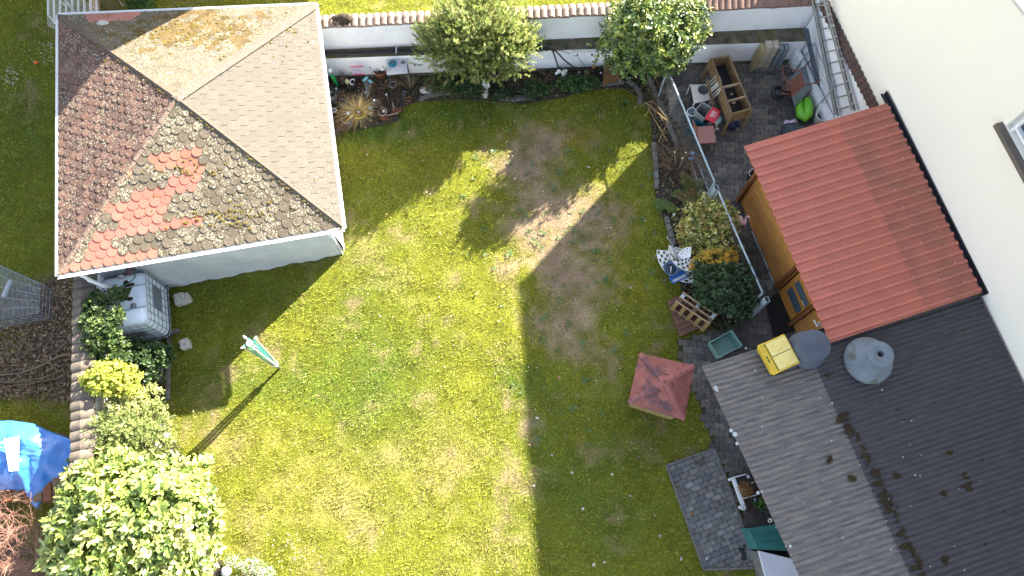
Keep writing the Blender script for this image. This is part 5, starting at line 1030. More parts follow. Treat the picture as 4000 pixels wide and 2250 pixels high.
for (x, y, rr, mm) in ((2923, 1890, .045, 'dark'), (2951, 1951, .05, 'glass'), (2924, 1862, .04, 'steel')): 
    mb = MB(); mb.ell(P(x, y, .35), rr, 14); mb.tube([P(x, y, .3), g0(P(x, y, .3))], .008, 6); mb.build('garden_lamp', M[mm], None, {'dark': 'small dark round solar lamp in the white framed planter', 'glass': 'clear glass ball lamp at the corrugated roof edge', 'steel': 'pale metal lamp head at the top corner of the white planter'}[mm], 'lamp', smooth=True)
# dark stain patch of wet stones on the patio
mb = MB()
for (x, y, r) in ((2898, 2150, .06), (2906, 2165, .05), (2905, 2180, .06), (2890, 2145, .04), (2908, 2135, .035)): mb.ell(P(x, y, .036), (r, r*.8, .006), 9, jit=.2)
mb.build('dark_puddle', M['black'], None, 'small black stain of tar on the patio paving', 'stain')
mb = MB(); mb.ell(P(2632, 840, .3), (.03, .025, .02), 8, jit=.2); mb.tube([P(2632, 840, .3), P(2636, 850, 0)], .003, 4); mb.build('crocus', cm('mauve_petal', (.35, .35, .75)), None, 'single mauve flower at the left edge of the variegated bush', 'flower')
# ---------------------------------------------------------------- water tank
SE = P(577, 1258, 1.28); NE_ = P(563, 1020, 1.28); ty = (NE_-SE).normalized(); tx = Vector((ty.y, -ty.x, 0)); z0 = .16
def T(x, y, z): q = SE+tx*(x)+ty*(y); return Vector((q.x, q.y, z))          # x west negative, y north
tk = thing('water_tank', 'white plastic water tank in a steel cage under the pavilion eave', 'water tank', T(-.5, .6, 0))
def rbox(x0, x1, y0, y1, z0, z1, r, n=5):
    pts = []
    for (cx, cy, a0) in ((x1-r, y0+r, -PI/2), (x1-r, y1-r, 0), (x0+r, y1-r, PI/2), (x0+r, y0+r, PI)):
        for k in range(n+1): a = a0+PI/2*k/n; pts.append((cx+r*math.cos(a), cy+r*math.sin(a)))
    return pts
mb = MB(); vs = []; prof = [(.0, .16+.10), (.0, .30), (.0, 1.05), (.02, 1.16), (.07, 1.22), (.14, 1.235)]; nn2 = 24
rings = []
for ins, z in prof: rings.append([T(x, y, z) for x, y in rbox(-.98+ins, -.02-ins, .02+ins, 1.18-ins, 0, 0, max(.14-ins*.4, .06))])
m = len(rings[0])
for r in rings: vs += r
fs = [(i*m+k, i*m+(k+1) % m, (i+1)*m+(k+1) % m, (i+1)*m+k) for i in range(len(rings)-1) for k in range(m)]+[tuple((len(rings)-1)*m+k for k in range(m)), tuple(range(m-1, -1, -1))]
mb.add(vs, fs); mb.build('bottle', M['tank'], tk, smooth=True)
mb = MB()
for y in (.33, .60, .87): mb.beam(T(-.86, y, 1.237), T(-.14, y, 1.237), .05, .012)
mb.build('top_ribs', M['tank'], tk)
cg_ = MB()
for z in (.24, .42, .60, .78, .96, 1.12): cg_.tube([T(x, y, z) for x, y in rbox(-1, 0, 0, 1.2, 0, 0, .13)], .009, 5, closed=True)
cg_.tube([T(x, y, 1.25) for x, y in rbox(-1, 0, 0, 1.2, 0, 0, .13)], .011, 6, closed=True)
for k in range(7): y = .10+k*.167; cg_.tube([T(.002, y, .17), T(.002, y, 1.25)], .009, 5); cg_.tube([T(-1.002, y, .17), T(-1.002, y, 1.25)], .009, 5)
for k in range(6): x = -.9+k*.16; cg_.tube([T(x, -.002, .17), T(x, -.002, 1.25)], .009, 5)
for y in (.36, .84): cg_.tube([T(-1, y, 1.26), T(0, y, 1.26)], .013, 6)
cg_.build('cage', M['steel'], tk)
mb = MB(); mb.beam(T(.012, .42, .78), T(.012, .92, .78), .006, .36); mb.build('plate', M['grey'], tk); mb = MB(); mb.beam(T(-.75, -.012, .72), T(-.30, -.012, .72), .006, .26); mb.build('plate', M['grey'], tk)
mb = MB(); 
for x in (-.9, -.5, -.1): mb.beam(T(x, .02, .12), T(x, 1.18, .12), .1, .05)
for y in (.05, .6, 1.15): mb.beam(T(-.98, y, .165), T(-.02, y, .165), .1, .03)
mb.build('pallet', M['dark'], tk)
cpx = T(-.47, .62, 1.24); cpx = P(480, 1138, 1.25); cpx.z = 1.24
mb = MB(); mb.lathe([(.085, 0), (.088, .03), (.08, .045), (.045, .05), (0, .05)], cpx, 24); mb.build('cap', cm('rust_pink_cap', (.36, .13, .09), .6), tk, smooth=True)
mb = MB()
for (x, y, r) in ((500, 1120, .07), (488, 1160, .07), (465, 1165, .06), (492, 1105, .05), (507, 1168, .05), (470, 1150, .05), (515, 1110, .04)): mb.ell(P(x, y, 1.242), (r*1.3, r, .008), 9, jit=.3)
mb.build('leaf_dirt', M['mossdk'], tk)
mb = MB(); c = P(522, 1195, 1.25); mb.lathe([(.06, 0), (.055, .02), (.02, .03), (0, .03)], c, 14); mb.build('vent_cap', M['grey'], tk, smooth=True); mb = MB(); c = P(510, 1058, 1.25); mb.lathe([(.08, 0), (.085, .03), (.04, .05), (0, .05)], c, 20); mb.build('vent_cap', cm('brown_grey_cap', (.16, .09, .09), .5), tk, smooth=True)
mb = MB(); mb.tube([T(-.30, -.02, .28), T(-.30, -.10, .27)], .03, 10); mb.tube([T(-.30, -.10, .27), T(-.28, -.2, .25), T(-.28, -.22, .18)], .022, 8); mb.build('tap', M['pvc'], tk, smooth=True)
mb = MB(); mb.torus(T(-.30, -.06, .28), .032, .008, 14, 6, Matrix.Rotation(PI/2, 3, 'X')); mb.build('tap_collar', cm('mint_collar', (.2, .45, .40)), tk)
mb = MB(); mb.tube([P(525, 1038, 1.3), P(532, 1060, 1.32), P(526, 1085, 1.33), P(505, 1105, 1.32), P(478, 1118, 1.3), P(440, 1128, 1.29)], .013, 8); mb.build('garden_hose', cm('green_hose', (.05, .15, .09)), None, 'green hose piece lying on top of the water tank', 'hose', smooth=True)
mb = MB(); mb.ell(P(473, 1080, 1.27), (.07, .055, .04), 9, jit=.08); mb.build('pale_stone', M['stone'], None, 'pale round stone lying on top of the water tank', 'stone', smooth=True)
for (x, y, s, r, lb) in ((705, 1170, (.22, .26, .2), .3, 'pale grey block at the pavilion end of the water tank'), (732, 1165, (.14, .22, .18), .5, 'mossy rough stone beside the pale grey block'), (725, 1345, (.20, .22, .2), .4, 'yellowish rough stone at the lower corner of the tank'), (620, 1430, (.24, .66, .1), -.12, 'long weathered concrete slab below the tank tap')):
    mb = MB(); mb.box(P(x, y, s[2]/2), s, r); o = mb.build('stone_block', M['stone'] if s[1] < .3 else M['conc'], None, lb, 'stone', bevel=.03)
mb = MB(); mb.beam(P(660, 1280, .03), P(655, 1560, .03), .07, .07); mb.beam(P(700, 1290, .04), P(610, 1320, .04), .08, .1); mb.build('bed_edging', M['conc'], None, 'crumbling edging along the bed below the water tank', 'edging')
# ---------------------------------------------------------------- rotary clothes dryer
rd = thing('rotary_dryer', 'folded rotary clothes dryer with teal lines standing on the sunny lawn', 'clothes dryer', P(1090, 1438)); b0 = P(1092, 1438); t0 = P(972, 1338, 2.05)
ax = (t0-b0); mb = MB(); mb.tube([b0, b0+ax*.97], .026, 12); mb.build('pole', M['alu'], rd, smooth=True)
mb = MB(); mb.lathe([(.045, 0), (.045, .10), (.03, .12)], b0+ax*.12, 12); mb.build('hub', M['white'], rd); mb = MB(); mb.lathe([(.06, 0), (.06, .05)], b0+ax*.96, 12); mb.build('hub', M['white'], rd)
cream = mat('cream_metal', (.50, .47, .36), rough=.4); tealp = mat('teal_cord', (.04, .34, .28), ns=9, rough=.5)
for k in range(4):
    a = .72+k*PI/2; d = Vector((math.cos(a), math.sin(a), 0)); p0 = b0+ax*.17+d*.045; p1 = b0+ax*.99+d*.13
    mb = MB(); mb.beam(p0, p1, .022, .032); arm = mb.build('arm', cream, rd)
    mb = MB(); mb.ell(p1, (.028, .024, .03), 8); mb.ell(p1+d*.03+UP*.02, (.022, .018, .022), 8); mb.build('arm_tip', M['white'], arm, smooth=True); mb = MB(); mb.ell(p0, (.028, .028, .04), 8); mb.build('arm_joint', M['white'], arm)
    a2 = a+PI/2; d2 = Vector((math.cos(a2), math.sin(a2), 0)); q1 = b0+ax*.99+d2*.13; q0 = b0+ax*.17+d2*.045; mb = MB()
    for j in range(8):
        t = j/7; u0 = .06+.9*t
        mb.tube([p0.lerp(p1, u0), (p0.lerp(p1, u0)+q0.lerp(q1, u0))/2-d*.02*(j % 2)-UP*.05, q0.lerp(q1, u0)], .004, 4); mb.tube([p0.lerp(p1, max(0, u0-.2))+(q0-p0)*(.2+.08*j), p0.lerp(p1, min(1, u0+.25))+(q1-p1)*(.2+.08*j)], .006, 4)
    mb.build('cords', tealp, rd)
# ---------------------------------------------------------------- left edge: tarpaulin, wood stack, cage, branches
def drape(name, bpx, zc, cpx_, zb, m, label, cat, pw=1.6, amp=.05, n=96, rings=26, seed=3):
    L = [(P(x, y, z)) for x, y, z in bpx]; seg = [(L[(i+1) % len(L)]-L[i]).length for i in range(len(L))]; T_ = sum(seg); B_ = []
    for k in range(n):
        d = T_*k/n; i = 0
        while d > seg[i]: d -= seg[i]; i += 1
        B_.append(L[i].lerp(L[(i+1) % len(L)], d/seg[i]))
    c = P(cpx_[0], cpx_[1], zc); vs = [c]; fs = []
    for r in range(1, rings+1):
        s = r/rings
        for k in range(n):
            q = c.lerp(B_[k], s); q.z = zc+(B_[k].z-zc)*s**pw
            f = noise.noise(Vector((q.x*2.2+seed, q.y*2.2, 0)))*amp*2+noise.noise(Vector((q.x*6+seed, q.y*3, 1)))*amp+abs(noise.noise(Vector((q.x*9, q.y*13+seed, 2))))*amp*.6; q.z += f*(.3+.7*min(1, 2*(1-s)))
            q.x += noise.noise(Vector((q.x*5, q.y*5, 4)))*.02*s; vs.append(q)
    for k in range(n): fs.append((0, 1+k, 1+(k+1) % n))
    for r in range(rings-1):
        for k in range(n): a = 1+r*n; fs.append((a+k, a+n+k, a+n+(k+1) % n, a+(k+1) % n))
    mb = MB(); mb.add(vs, fs); o = mb.build(name, m, None, label, cat, smooth=True); solid(o, .006); return o
ws = thing('wood_stack', 'stack of brown planks under the blue tarpaulin', 'wood stack', P(120, 1850))
for k in range(9):
    x = -60+k*38; mb = MB(); mb.beam(P(x, 1700, .35), P(x+15, 1960, .35), .16, .6); mb.build('plank', M['woodb' if k % 2 else 'oldwood'], ws, bevel=.01)
for k in range(2):
    mb = MB(); mb.beam(P(-60, 1930+k*25, .6-k*.3), P(190, 1905+k*25, .6-k*.3), .12, .06); mb.build('plank', M['yellwood'], ws, bevel=.01)
mb = MB(); mb.beam(P(255, 1835, .5), P(320, 1800, .5), .10, .1); mb.build('plank', M['woodb'], ws)
drape('blue_tarpaulin', [(-160, 1690, .6), (-60, 1650, .75), (40, 1642, .85), (130, 1655, .85), (205, 1690, .8), (284, 1718, .75), (291, 1785, .7), (255, 1838, .65), (200, 1900, .6), (172, 1950, .5), (145, 1990, .45), (112, 1950, .5), (95, 1918, .6), (40, 1912, .75), (-60, 1925, .6), (-170, 1900, .5)], 1.05, (60, 1770), .5, M['blue'], 'crumpled bright blue tarpaulin over a wood stack at the left edge', 'tarpaulin', amp=.085)
a, b, c, d = P(13, 1714, 1.17), P(70, 1706, 1.17), P(68, 1838, 1.17), P(35, 1842, 1.17); mb = MB(); mb.prism([(p.x, p.y) for p in (d, c, b, a)], 1.13, 1.17); o = mb.build('white_board', M['white'], None, 'white board lying on the blue tarpaulin', 'board', bevel=.004)
wcg = thing('wire_run', 'low galvanised wire rabbit run at the left edge beside the branches', 'animal run', P(60, 1150))
zt_ = .5; A_, B_, C_, D_c = P(-70, 1005, zt_), P(157, 1106, zt_), P(151, 1224, zt_), P(-70, 1262, zt_); mb = MB()
for k in range(46): t = k/45; mb.tube([A_.lerp(B_, t), D_c.lerp(C_, t)], .0035, 4, cap=False)
for k in range(6): t = k/5; mb.tube([A_.lerp(D_c, t), B_.lerp(C_, t)], .004, 4)
mb.build('top_grille', M['steel'], wcg)
for (p, q) in ((A_, B_), (B_, C_), (C_, D_c)):
    mb = MB(); n_ = int((q-p).length/.04)
    for k in range(n_+1): t = k/n_; mb.tube([p.lerp(q, t), g0(p.lerp(q, t))], .003, 4, cap=False)
    for k in range(5): mb.tube([p-UP*(zt_*k/4.2), q-UP*(zt_*k/4.2)], .004, 4)
    mb.build('side_grille', M['steel'], wcg)
mb = MB(); mb.tube([P(15, 1160, .12), P(42, 1095, .12)], .05, 10); mb.build('water_bottle', mat('cloudy_white', (.45, .48, .52), rough=.4), None, 'cloudy white bottle lying inside the wire run', 'bottle', smooth=True)
pn = thing('wire_pen', 'white barred wire pen north of the pavilion corner', 'animal pen', P(260, 20)); zt_ = .75; A_, B_, C_ = P(184, -60, zt_), P(186, 57, zt_), P(226, 102, zt_); D2 = P(420, -60, zt_); E2 = P(345, 102, zt_); mb = MB()
for k in range(9): t = k/8; p, q = P(184+t*190, -60, zt_), P(186+t*190, 57+min(t*6, 1)*45, zt_); mb.beam(p, q, .014); mb.beam(p+UP*.0+Vector((.03, 0, 0)), q+Vector((.03, 0, 0)), .010)
for k in range(26): y = -60+k*6.3; mb.tube([P(184, y, zt_), P(390, y+95, zt_-.05)], .004, 4, cap=False)
mb.build('grille', M['white'], pn); mb = MB()
for q in (A_, B_, C_, E2, D2): mb = MB(); mb.beam(q, g0(q), .02); mb.build('leg', M['white'], pn)
mb = MB(); mb.beam(P(240, -20, .95), P(302, 60, .8), .06, .05); mb.build('brace', M['alu'], pn)
bare('dead_shrub', 'pale dry brushwood heap above the pavilion roof edge', 'shrub', P(440, 40), 22, .5, .006, 'dry', curl=.12, depth=2, kids=4, up=.5)
mb = MB(); mb.beam(P(365, 40, .3), P(375, -20, .3), .12, .3); mb.build('wooden_post', M['palewood'], None, 'pale wooden bed board beside the wire pen', 'board', bevel=.01)
shrub('green_clump', 'low green leafy clump above the pavilion roof edge', 'plant', P(545, 20), [B(545, 15, .12, .3, .2, .12)], 120, 8, .09, .03, [(.06, .13, .03), (.08, .16, .04)], 'leaf', .01, 4)
mb = MB(); mb.ell(P(140, 244, .05), .045, 16); mb.build('orange_ball', cm('orange', (.70, .10, .01), .4), None, 'small orange ball on the shaded grass left of the pavilion', 'ball', smooth=True)
BR_ = [([(288, 1382), (230, 1392), (150, 1435), (80, 1460), (0, 1465), (-60, 1470)], .03, 'thick pale branch reaching the tiled wall'), ([(255, 1470), (170, 1490), (70, 1495), (-40, 1490)], .028, 'dark thick branch at the bottom of the branch pile'), ([(240, 1430), (190, 1420), (185, 1415), (235, 1450), (170, 1478), (60, 1490)], .014, 'thin crooked branch with a hooked end'), ([(160, 1430), (90, 1440), (30, 1455), (-40, 1462)], .02, 'short middle branch of the branch pile'), ([(100, 1320), (70, 1380), (60, 1420), (0, 1460)], .012, 'thin branch crossing the pile at a steep angle'), ([(55, 1255), (100, 1318)], .010, 'straight thin pale stick below the wire run'), ([(170, 1480), (110, 1500), (40, 1510), (-40, 1520)], .016, 'pale lowest branch of the branch pile'), ([(0, 1363), (38, 1358)], .010, 'short pale stick above the branch pile'), ([(150, 1360), (80, 1378), (0, 1382), (-50, 1385)], .017, 'grey upper branch of the branch pile'), ([(95, 1430), (0, 1428)], .008, 'thin pale straight twig across the branch pile')]
for i, (p_, r, lb) in enumerate(BR_):
    mb = MB(); L = [P(x, y, .06+.03*(i % 3)+random.uniform(0, .05)) for x, y in p_]; L2 = []
    for k in range(len(L)-1):
        for j in range(3): L2.append(L[k].lerp(L[k+1], j/3)+Vector((random.gauss(0, .01), random.gauss(0, .01), 0)))
    L2.append(L[-1]); mb.tube(L2, [r*(1-.5*k/len(L2)) for k in range(len(L2))], 7); mb.build('cut_branch', M['bark'] if i in (1, 3, 8) else M['dry'], None, lb, 'branch', 'cut branches piled left of the wall', smooth=True)
for i, (x, y, r) in enumerate(((632, 1672, .085), (650, 1706, .095), (618, 1742, .07))):
    mb = MB(); mb.ell(P(x, y, .06), (r, r*.8, r*.8), 12, jit=.12); mb.build('white_stone', cm('white_stone', (.68, .66, .62), .9), None, ('upper white stone beside the juniper', 'largest white stone, middle of the three beside the juniper', 'lowest white stone beside the juniper')[i], 'stone', smooth=True)
bl_ = thing('toy_ball', 'white and red ball by the white flowers at the bottom edge', 'ball', P(884, 2232)); mb = MB(); mb.ell(P(884, 2232, .09), .10, 18); mb.build('ball', mat('white_red_ball', (.75, .72, .72), ns=5, rough=.4, spots=[((.6, .04, .07), 11, .35, 6)]), bl_, smooth=True)
foliage('white_flowers', [B(980, 2215, .08, .3, .18, .08), B(1040, 2240, .06, .2, .12, .06), B(905, 2190, .1, .14, .12, .1)], 330, 6, .025, .02, [(.7, .68, .6), (.65, .66, .5), (.12, .2, .05), (.16, .25, .06)], M['leaf'], None, label='white flowering low plant beside the ball at the bottom edge', cat='flowers', kind='stuff')
# ---------------------------------------------------------------- cat on the wall
ct_ = thing('cat', 'brown tabby cat crouching on the wall coping near the pavilion', 'cat', P(1335, 72, ZW)); zc = ZW+.05
fur = mat('tabby_fur', (.07, .052, .032), (.02, .015, .011), ns=16, rough=1, bump=.8, bs=90, streak=((1.6, .25, 1), 0))
mb = MB(); mb.ell(P(1340, 70, zc+.10), (.15, .105, .10), 14); mb.ell(P(1356, 72, zc+.09), (.10, .11, .095), 14); mb.ell(P(1318, 70, zc+.11), (.08, .075, .075), 12); mb.ell(P(1304, 71, zc+.135), (.052, .052, .048), 12); mb.ell(P(1294, 73, zc+.12), (.024, .024, .02), 8)
for s in (-1, 1):
    q = P(1305, 70, zc+.175)+Vector((0, s*.032, 0)); mb.tube([q, q+Vector((-.005, s*.008, .04))], [.02, .004], 6)
    mb.tube([P(1312, 74, zc+.06)+Vector((0, s*.04, 0)), P(1300, 76, zc+.01)+Vector((0, s*.04, 0))], [.03, .018], 8)
mb.tube([P(1366, 82, zc+.05), P(1362, 92, zc+.03), P(1345, 95, zc+.02), P(1325, 93, zc+.02)], [.028, .024, .02, .014], 8)
mb.build('body', fur, ct_, remesh=.009)
for s in (-1, 1): mb = MB(); mb.ell(P(1293, 72, zc+.145)+Vector((0, s*.020, 0)), .008, 8); mb.build('eye', cm('amber_eye', (.35, .3, .05), .2), ct_)
# ---------------------------------------------------------------- figures in the top bed
def fig(name, label, base, h, w, m, arms=True, rz=0):
    t = thing(name, label, 'statue', base); mb = MB(); b = Vector(base)
    mb.lathe([(w*1.0, 0), (w*1.05, h*.05), (w*.85, h*.12), (w*.95, h*.30), (w*.75, h*.50), (w*.95, h*.68), (w*.85, h*.76), (w*.35, h*.82), (0, h*.86)], b, 14); mb.ell(b+UP*h*.90, (w*.52, w*.55, h*.10), 12)
    if arms:
        for s in (-1, 1): o = Vector((math.cos(rz)*s, math.sin(rz)*s, 0)); f = Vector((-math.sin(rz), math.cos(rz), 0)); mb.tube([b+o*w*.85+UP*h*.74, b+o*w*1.15-f*w*.2+UP*h*.60, b+o*w*.4-f*w*.9+UP*h*.62], [w*.3, w*.27, w*.2], 8)
    mb.build('figure', m, t, remesh=.008); return t
fig('garden_statue', 'white stone figure standing on the bed below the yew', P(1896, 372), .66, .095, mat('white_stone_rough', (.66, .65, .62), (.5, .49, .46), ns=14, rough=.9, bump=.5))
an_ = fig('angel_figure', 'small white and beige angel figure where the black pipes reach the bed', P(2200, 312), .42, .07, mat('beige_white_stone', (.62, .62, .62), (.32, .26, .19), ns=7, rough=.9, bump=.4), rz=.8)
for s in (-1, 1): mb = MB(); q = P(2196, 290, .28)+Vector((s*.03, .05, 0)); mb.ell(q+Vector((s*.04, .01, .03)), (.05, .02, .08), 10, Matrix.Rotation(s*.4, 3, 'Y')); mb.build('wing', M['white'], an_, smooth=True)
mb = MB(); mb.ell(P(1664, 352, .08), (.16, .10, .09), 14, Matrix.Rotation(.1, 3, 'Z'), jit=.04); mb.build('mottled_stone', mat('mottled_white', (.5, .5, .52), (.12, .09, .09), ns=22, rough=1, bump=1, bs=60), None, 'white mottled ball of stone left of the berry shrub', 'stone', smooth=True)
def small(name, label, cat, q, prof, m, n=16, R=None, group=None): mb = MB(); mb.lathe(prof, q, n, R); return mb.build(name, m, None, label, cat, group, smooth=True)
BALL = lambda r: [(r*math.cos(a), r+r*math.sin(a)) for a in [(-PI/2+PI*i/8) for i in range(9)]]
small('ceramic_dome', 'yellow green ceramic dome right of the angel figure', 'ornament', P(2293, 288, .02), [(.08, 0), (.085, .05), (.06, .12), (.02, .16), (0, .17)], cm('olive_glaze', (.28, .25, .10), .3))
small('white_globe', 'small white cube like lamp head near the black pipes', 'lamp', P(2262, 284, .2), BALL(.022), M['white'])
small('grey_globe', 'pale blue grey globe left of the angel figure', 'lamp', P(2174, 290, .2), BALL(.04), M['tank'])
small('red_ornament', 'small red and white ornament at the foot of the wall', 'ornament', P(2314, 266, .2), BALL(.032), cm('red_paint', (.5, .03, .03), .4))
small('white_globe', 'small white knob beside the brown board', 'lamp', P(2346, 287, .15), BALL(.026), M['white'])
bb = thing('brown_box', 'brown board box at the bed end below the evergreen tree', 'box', P(2385, 290)); mb = MB(); q = [P(2360, 298, .45), P(2418, 284, .45), P(2420, 225, .45), P(2362, 232, .45)]; mb.prism([(p.x, p.y) for p in q], .03, .45); mb.build('board', M['board'], bb, bevel=.004)
for i, (a, b) in enumerate((((2372, 302), (2382, 328)), ((2412, 292), (2422, 325)))): mb = MB(); mb.beam(P(a[0], a[1], .12), P(b[0], b[1], .05), .045, .05); mb.build('leg', M['palewood'], bb)
# ---------------------------------------------------------------- pots between pavilion and white wall
def pot(name, label, px_, py_, r, h, m, rim=None, soil=True, z=0, group=None):
    c = P(px_, py_, z+h); c.z = z; t = thing(name, label, 'pot', c, group); mb = MB(); mb.lathe([(r*.72, 0), (r*.97, h*.9), (r, h), (r*.9, h), (r*.85, h*.85), (0, h*.8)], c, 28); mb.build('body', m, t, smooth=True)
    if rim: mb = MB(); mb.torus(c+UP*h, r*.96, r*.075, 32, 8); mb.build('rim', rim, t, smooth=True)
    if soil: mb = MB(); mb.lathe([(r*.86, 0), (0, .01)], c+UP*h*.86, 20); mb.build('soil', M['soil'], t)
    return t, c
t, c = pot('flower_pot', 'pot with bright yellow rim holding a straw coloured grass tuft', 1404, 442, .15, .28, M['dark'], cm('neon_yellow', (.60, .62, .02), .4)); tuft('', '', '', c+UP*.22, 420, .55, .0035, STRAWP, droop=.55, sprd=1.15, parent=t, pname='dry_grass')
t, c = pot('flower_pot', 'dark grey pot with a shrivelled brown plant left of the straw grass', 1355, 462, .135, .28, M['grey'], M['steel']); tuft('', '', '', c+Vector((-.06, .0, .22)), 150, .34, .004, [(.22, .12, .05), (.14, .08, .04)], droop=1.0, sprd=1.6, parent=t, pname='dry_plant')
t, c = pot('flower_pot', 'pink rimmed bowl pot with a yellow label card', 1494, 436, .105, .2, M['terracotta'], cm('pale_pink', (.55, .42, .40), .5)); mb = MB(); mb.box(c+Vector((.03, 0, .22)), (.06, .07, .004), .1); mb.build('label_card', mat('card_pale_yellow', (.6, .58, .35), ns=5, spots=[((.08, .15, .2), 90, .3, 9)]), t); twigs('dry_stems', c+UP*.15, 12, .25, .004, M['drydk'], t, curl=.15, depth=1)
t, c = pot('flower_pot', 'beige green pot right of the straw grass', 1443, 430, .085, .22, cm('beige_green', (.36, .36, .2), .5), None); small('solar_lamp', 'oval solar lamp in the beige green pot', 'lamp', P(1446, 421, .3), [(.05, 0), (.055, .01), (.04, .02), (0, .02)], M['steel'])
t, c = pot('flower_pot', 'white tapered pot with dark succulent beside the pavilion gutter', 1293, 362, .13, .34, cm('aged_white', (.46, .45, .42), .7), None); foliage('succulent', [(c+UP*.36, (.11, .11, .09))], 150, 7, .04, .02, [(.05, .07, .04), (.09, .09, .05)], M['leaf'], t)
t, c = pot('flower_pot', 'round terracotta bowl with spiny plant beside the white table', 1483, 273, .155, .3, M['terracotta'], M['terracotta']); twigs('spiny_stems', c+UP*.26, 16, .2, .006, mat('olive_stem', (.10, .10, .04)), t, curl=.1, depth=1)
small('solar_lamp', 'white round solar lamp in the terracotta bowl', 'lamp', P(1495, 270, .42), [(.045, 0), (.048, .012), (.02, .015), (0, .012)], M['white']); 
for (x, y, r, h, lb) in ((1378, 330, .075, .2, 'dark empty pot right of the yellow egg lamp'), (1362, 336, .04, .15, 'tiny grey pot under the yellow egg lamp'), (1425, 372, .11, .18, 'black pot under the blue metal flowers'), (1577, 362, .05, .14, 'small dark grey pot among the pale stems'), (1598, 385, .06, .12, 'little reddish clay pot at the lawn edge'), (1458, 328, .045, .14, 'small orange clay pot behind the brown shrub')):
    pot('flower_pot', lb, x, y, r, h, M['terracotta'] if 'clay' in lb else M['dark'] if 'grey' not in lb else M['grey'])
mb = MB(); mb.tube([P(1377+math.cos(a)*10, 320+math.sin(a)*10.5, .25) for a in [-.9+k*.46 for k in range(-9, 2)]], .012, 8); mb.build('white_ring', M['white'], None, 'white open ring on the dark pot', 'ring', smooth=True)
rl = thing('ring_lamp', 'white ring shaped solar lamp on the ground beside the pavilion', 'lamp', P(1305, 431)); mb = MB(); mb.torus(P(1305, 431, .12), .055, .016, 28, 8); mb.build('ring', M['white'], rl, smooth=True); mb = MB(); mb.lathe([(.045, 0), (0, .002)], P(1305, 431, .12), 18); mb.build('panel', M['glass'], rl); mb = MB(); mb.tube([P(1305, 431, .12), P(1305, 433, 0)], .012, 6); mb.build('stake', M['dark'], rl)
gb = thing('green_bird_stake', 'long green glass bird stake topped by a clear globe', 'garden ornament', P(1322, 345)); mb = MB(); mb.tube([P(1322, 342, .25), P(1312, 322, .45), P(1302, 303, .62), P(1297, 292, .72)], [.015, .042, .05, .03], 12); mb.build('body', cm('green_glass', (.01, .22, .06), .15), gb, smooth=True); mb = MB(); mb.ell(P(1291, 276, .85), .055, 16); mb.build('globe', mat('clear_globe', (.55, .6, .62), rough=.1), gb, smooth=True); mb = MB(); mb.tube([P(1322, 344, 0), P(1322, 342, .26)], .006, 5); mb.build('stake', M['steel'], gb)
eg = thing('egg_lamp', 'yellow and white egg shaped lamp among the pots', 'lamp', P(1356, 318)); mb = MB(); mb.ell(P(1356, 318, .25), (.05, .06, .07), 14); mb.build('egg', mat('yellow_white', (.65, .58, .12), (.7, .68, .55), ns=4, rough=.4), eg, smooth=True); mb = MB(); mb.torus(P(1357, 322, .17), .045, .012, 16, 6); mb.build('foot', cm('yellow', (.6, .5, .03)), eg)
bx_ = thing('slatted_box', 'pink and white slatted miniature bench against the wall base', 'toy bench', P(1398, 280)); 
for k in range(6):
    mb = MB(); mb.beam(P(1368+k*2.2, 261+k*6, .72-k*.05), P(1418+k*1.2, 259+k*6, .72-k*.05), .026, .02); mb.build('slat', cm('pink_paint', (.62, .08, .18)) if k in (0, 5) else cm('lilac_white', (.52, .48, .58)), bx_, bevel=.003)
mb = MB(); mb.box(P(1400, 290, .2), (.2, .06, .4)); mb.build('frame', M['dark'], bx_)
tbq = thing('white_table', 'small white square table against the white wall', 'table', P(1550, 270)); zt_ = .72; q = [P(1511, 291, zt_), P(1591, 284, zt_), P(1590, 224, zt_), P(1508, 230, zt_)]; mb = MB(); mb.prism([(p.x, p.y) for p in q], zt_-.03, zt_); mb.build('table_top', cm('table_white', (.50, .51, .55), .6), tbq, bevel=.005)
for p in q: mb = MB(); r_ = p.lerp(sum(q, Vector())/4, .12); mb.beam(g0(r_), Vector((r_.x, r_.y, zt_-.03)), .025); mb.build('leg', M['dark'], tbq)
lo = thing('lotus_lamp', 'turquoise glass lotus bowl on the small white table', 'ornament', P(1534, 252, zt_)); c = P(1534, 252, zt_); tq = mat('turquoise_glass', (.015, .22, .36), (.02, .30, .45), ns=9, rough=.25)
for ring, (n_, r, h, w) in enumerate(((8, .115, .05, .06), (8, .08, .10, .05))):
    mb = MB()
    for k in range(n_):
        a = 2*PI*(k+ring*.5)/n_; d = Vector((math.cos(a), math.sin(a), 0)); s = Vector((-d.y, d.x, 0)); mb.add([c+d*.03+UP*.02, c+d*r*.7+s*w*.6+UP*(h*.6), c+d*r+UP*h, c+d*r*.7-s*w*.6+UP*(h*.6), c+d*r*.65+UP*h*.35], [(0, 1, 4), (1, 2, 4), (2, 3, 4), (3, 0, 4)])
    solid(mb.build('petals', tq, lo), .008)
mb = MB(); mb.lathe([(.03, 0), (.045, .05), (.045, .07), (.035, .07), (.03, .04), (0, .04)], c+UP*.02, 16); mb.build('cup', M['grey'], lo, smooth=True)
for (x, y, r, lb) in ((1575, 245, .052, 'grey round dish on the right of the small white table'), (1517, 271, .045, 'pale candle dish on the left edge of the small white table')): small('dish', lb, 'dish', P(x, y, zt_+.002), [(r*.8, 0), (r, .02), (r*.9, .02), (r*.7, .01), (r*.4, .014), (0, .014)], M['grey'] if r > .05 else M['stone'])
bf = thing('metal_flowers', 'pale blue metal flowers on thin dark stakes among the pots', 'garden ornament', P(1440, 400)); cb = cm('pale_blue_metal_petal', (.16, .38, .48), .35)
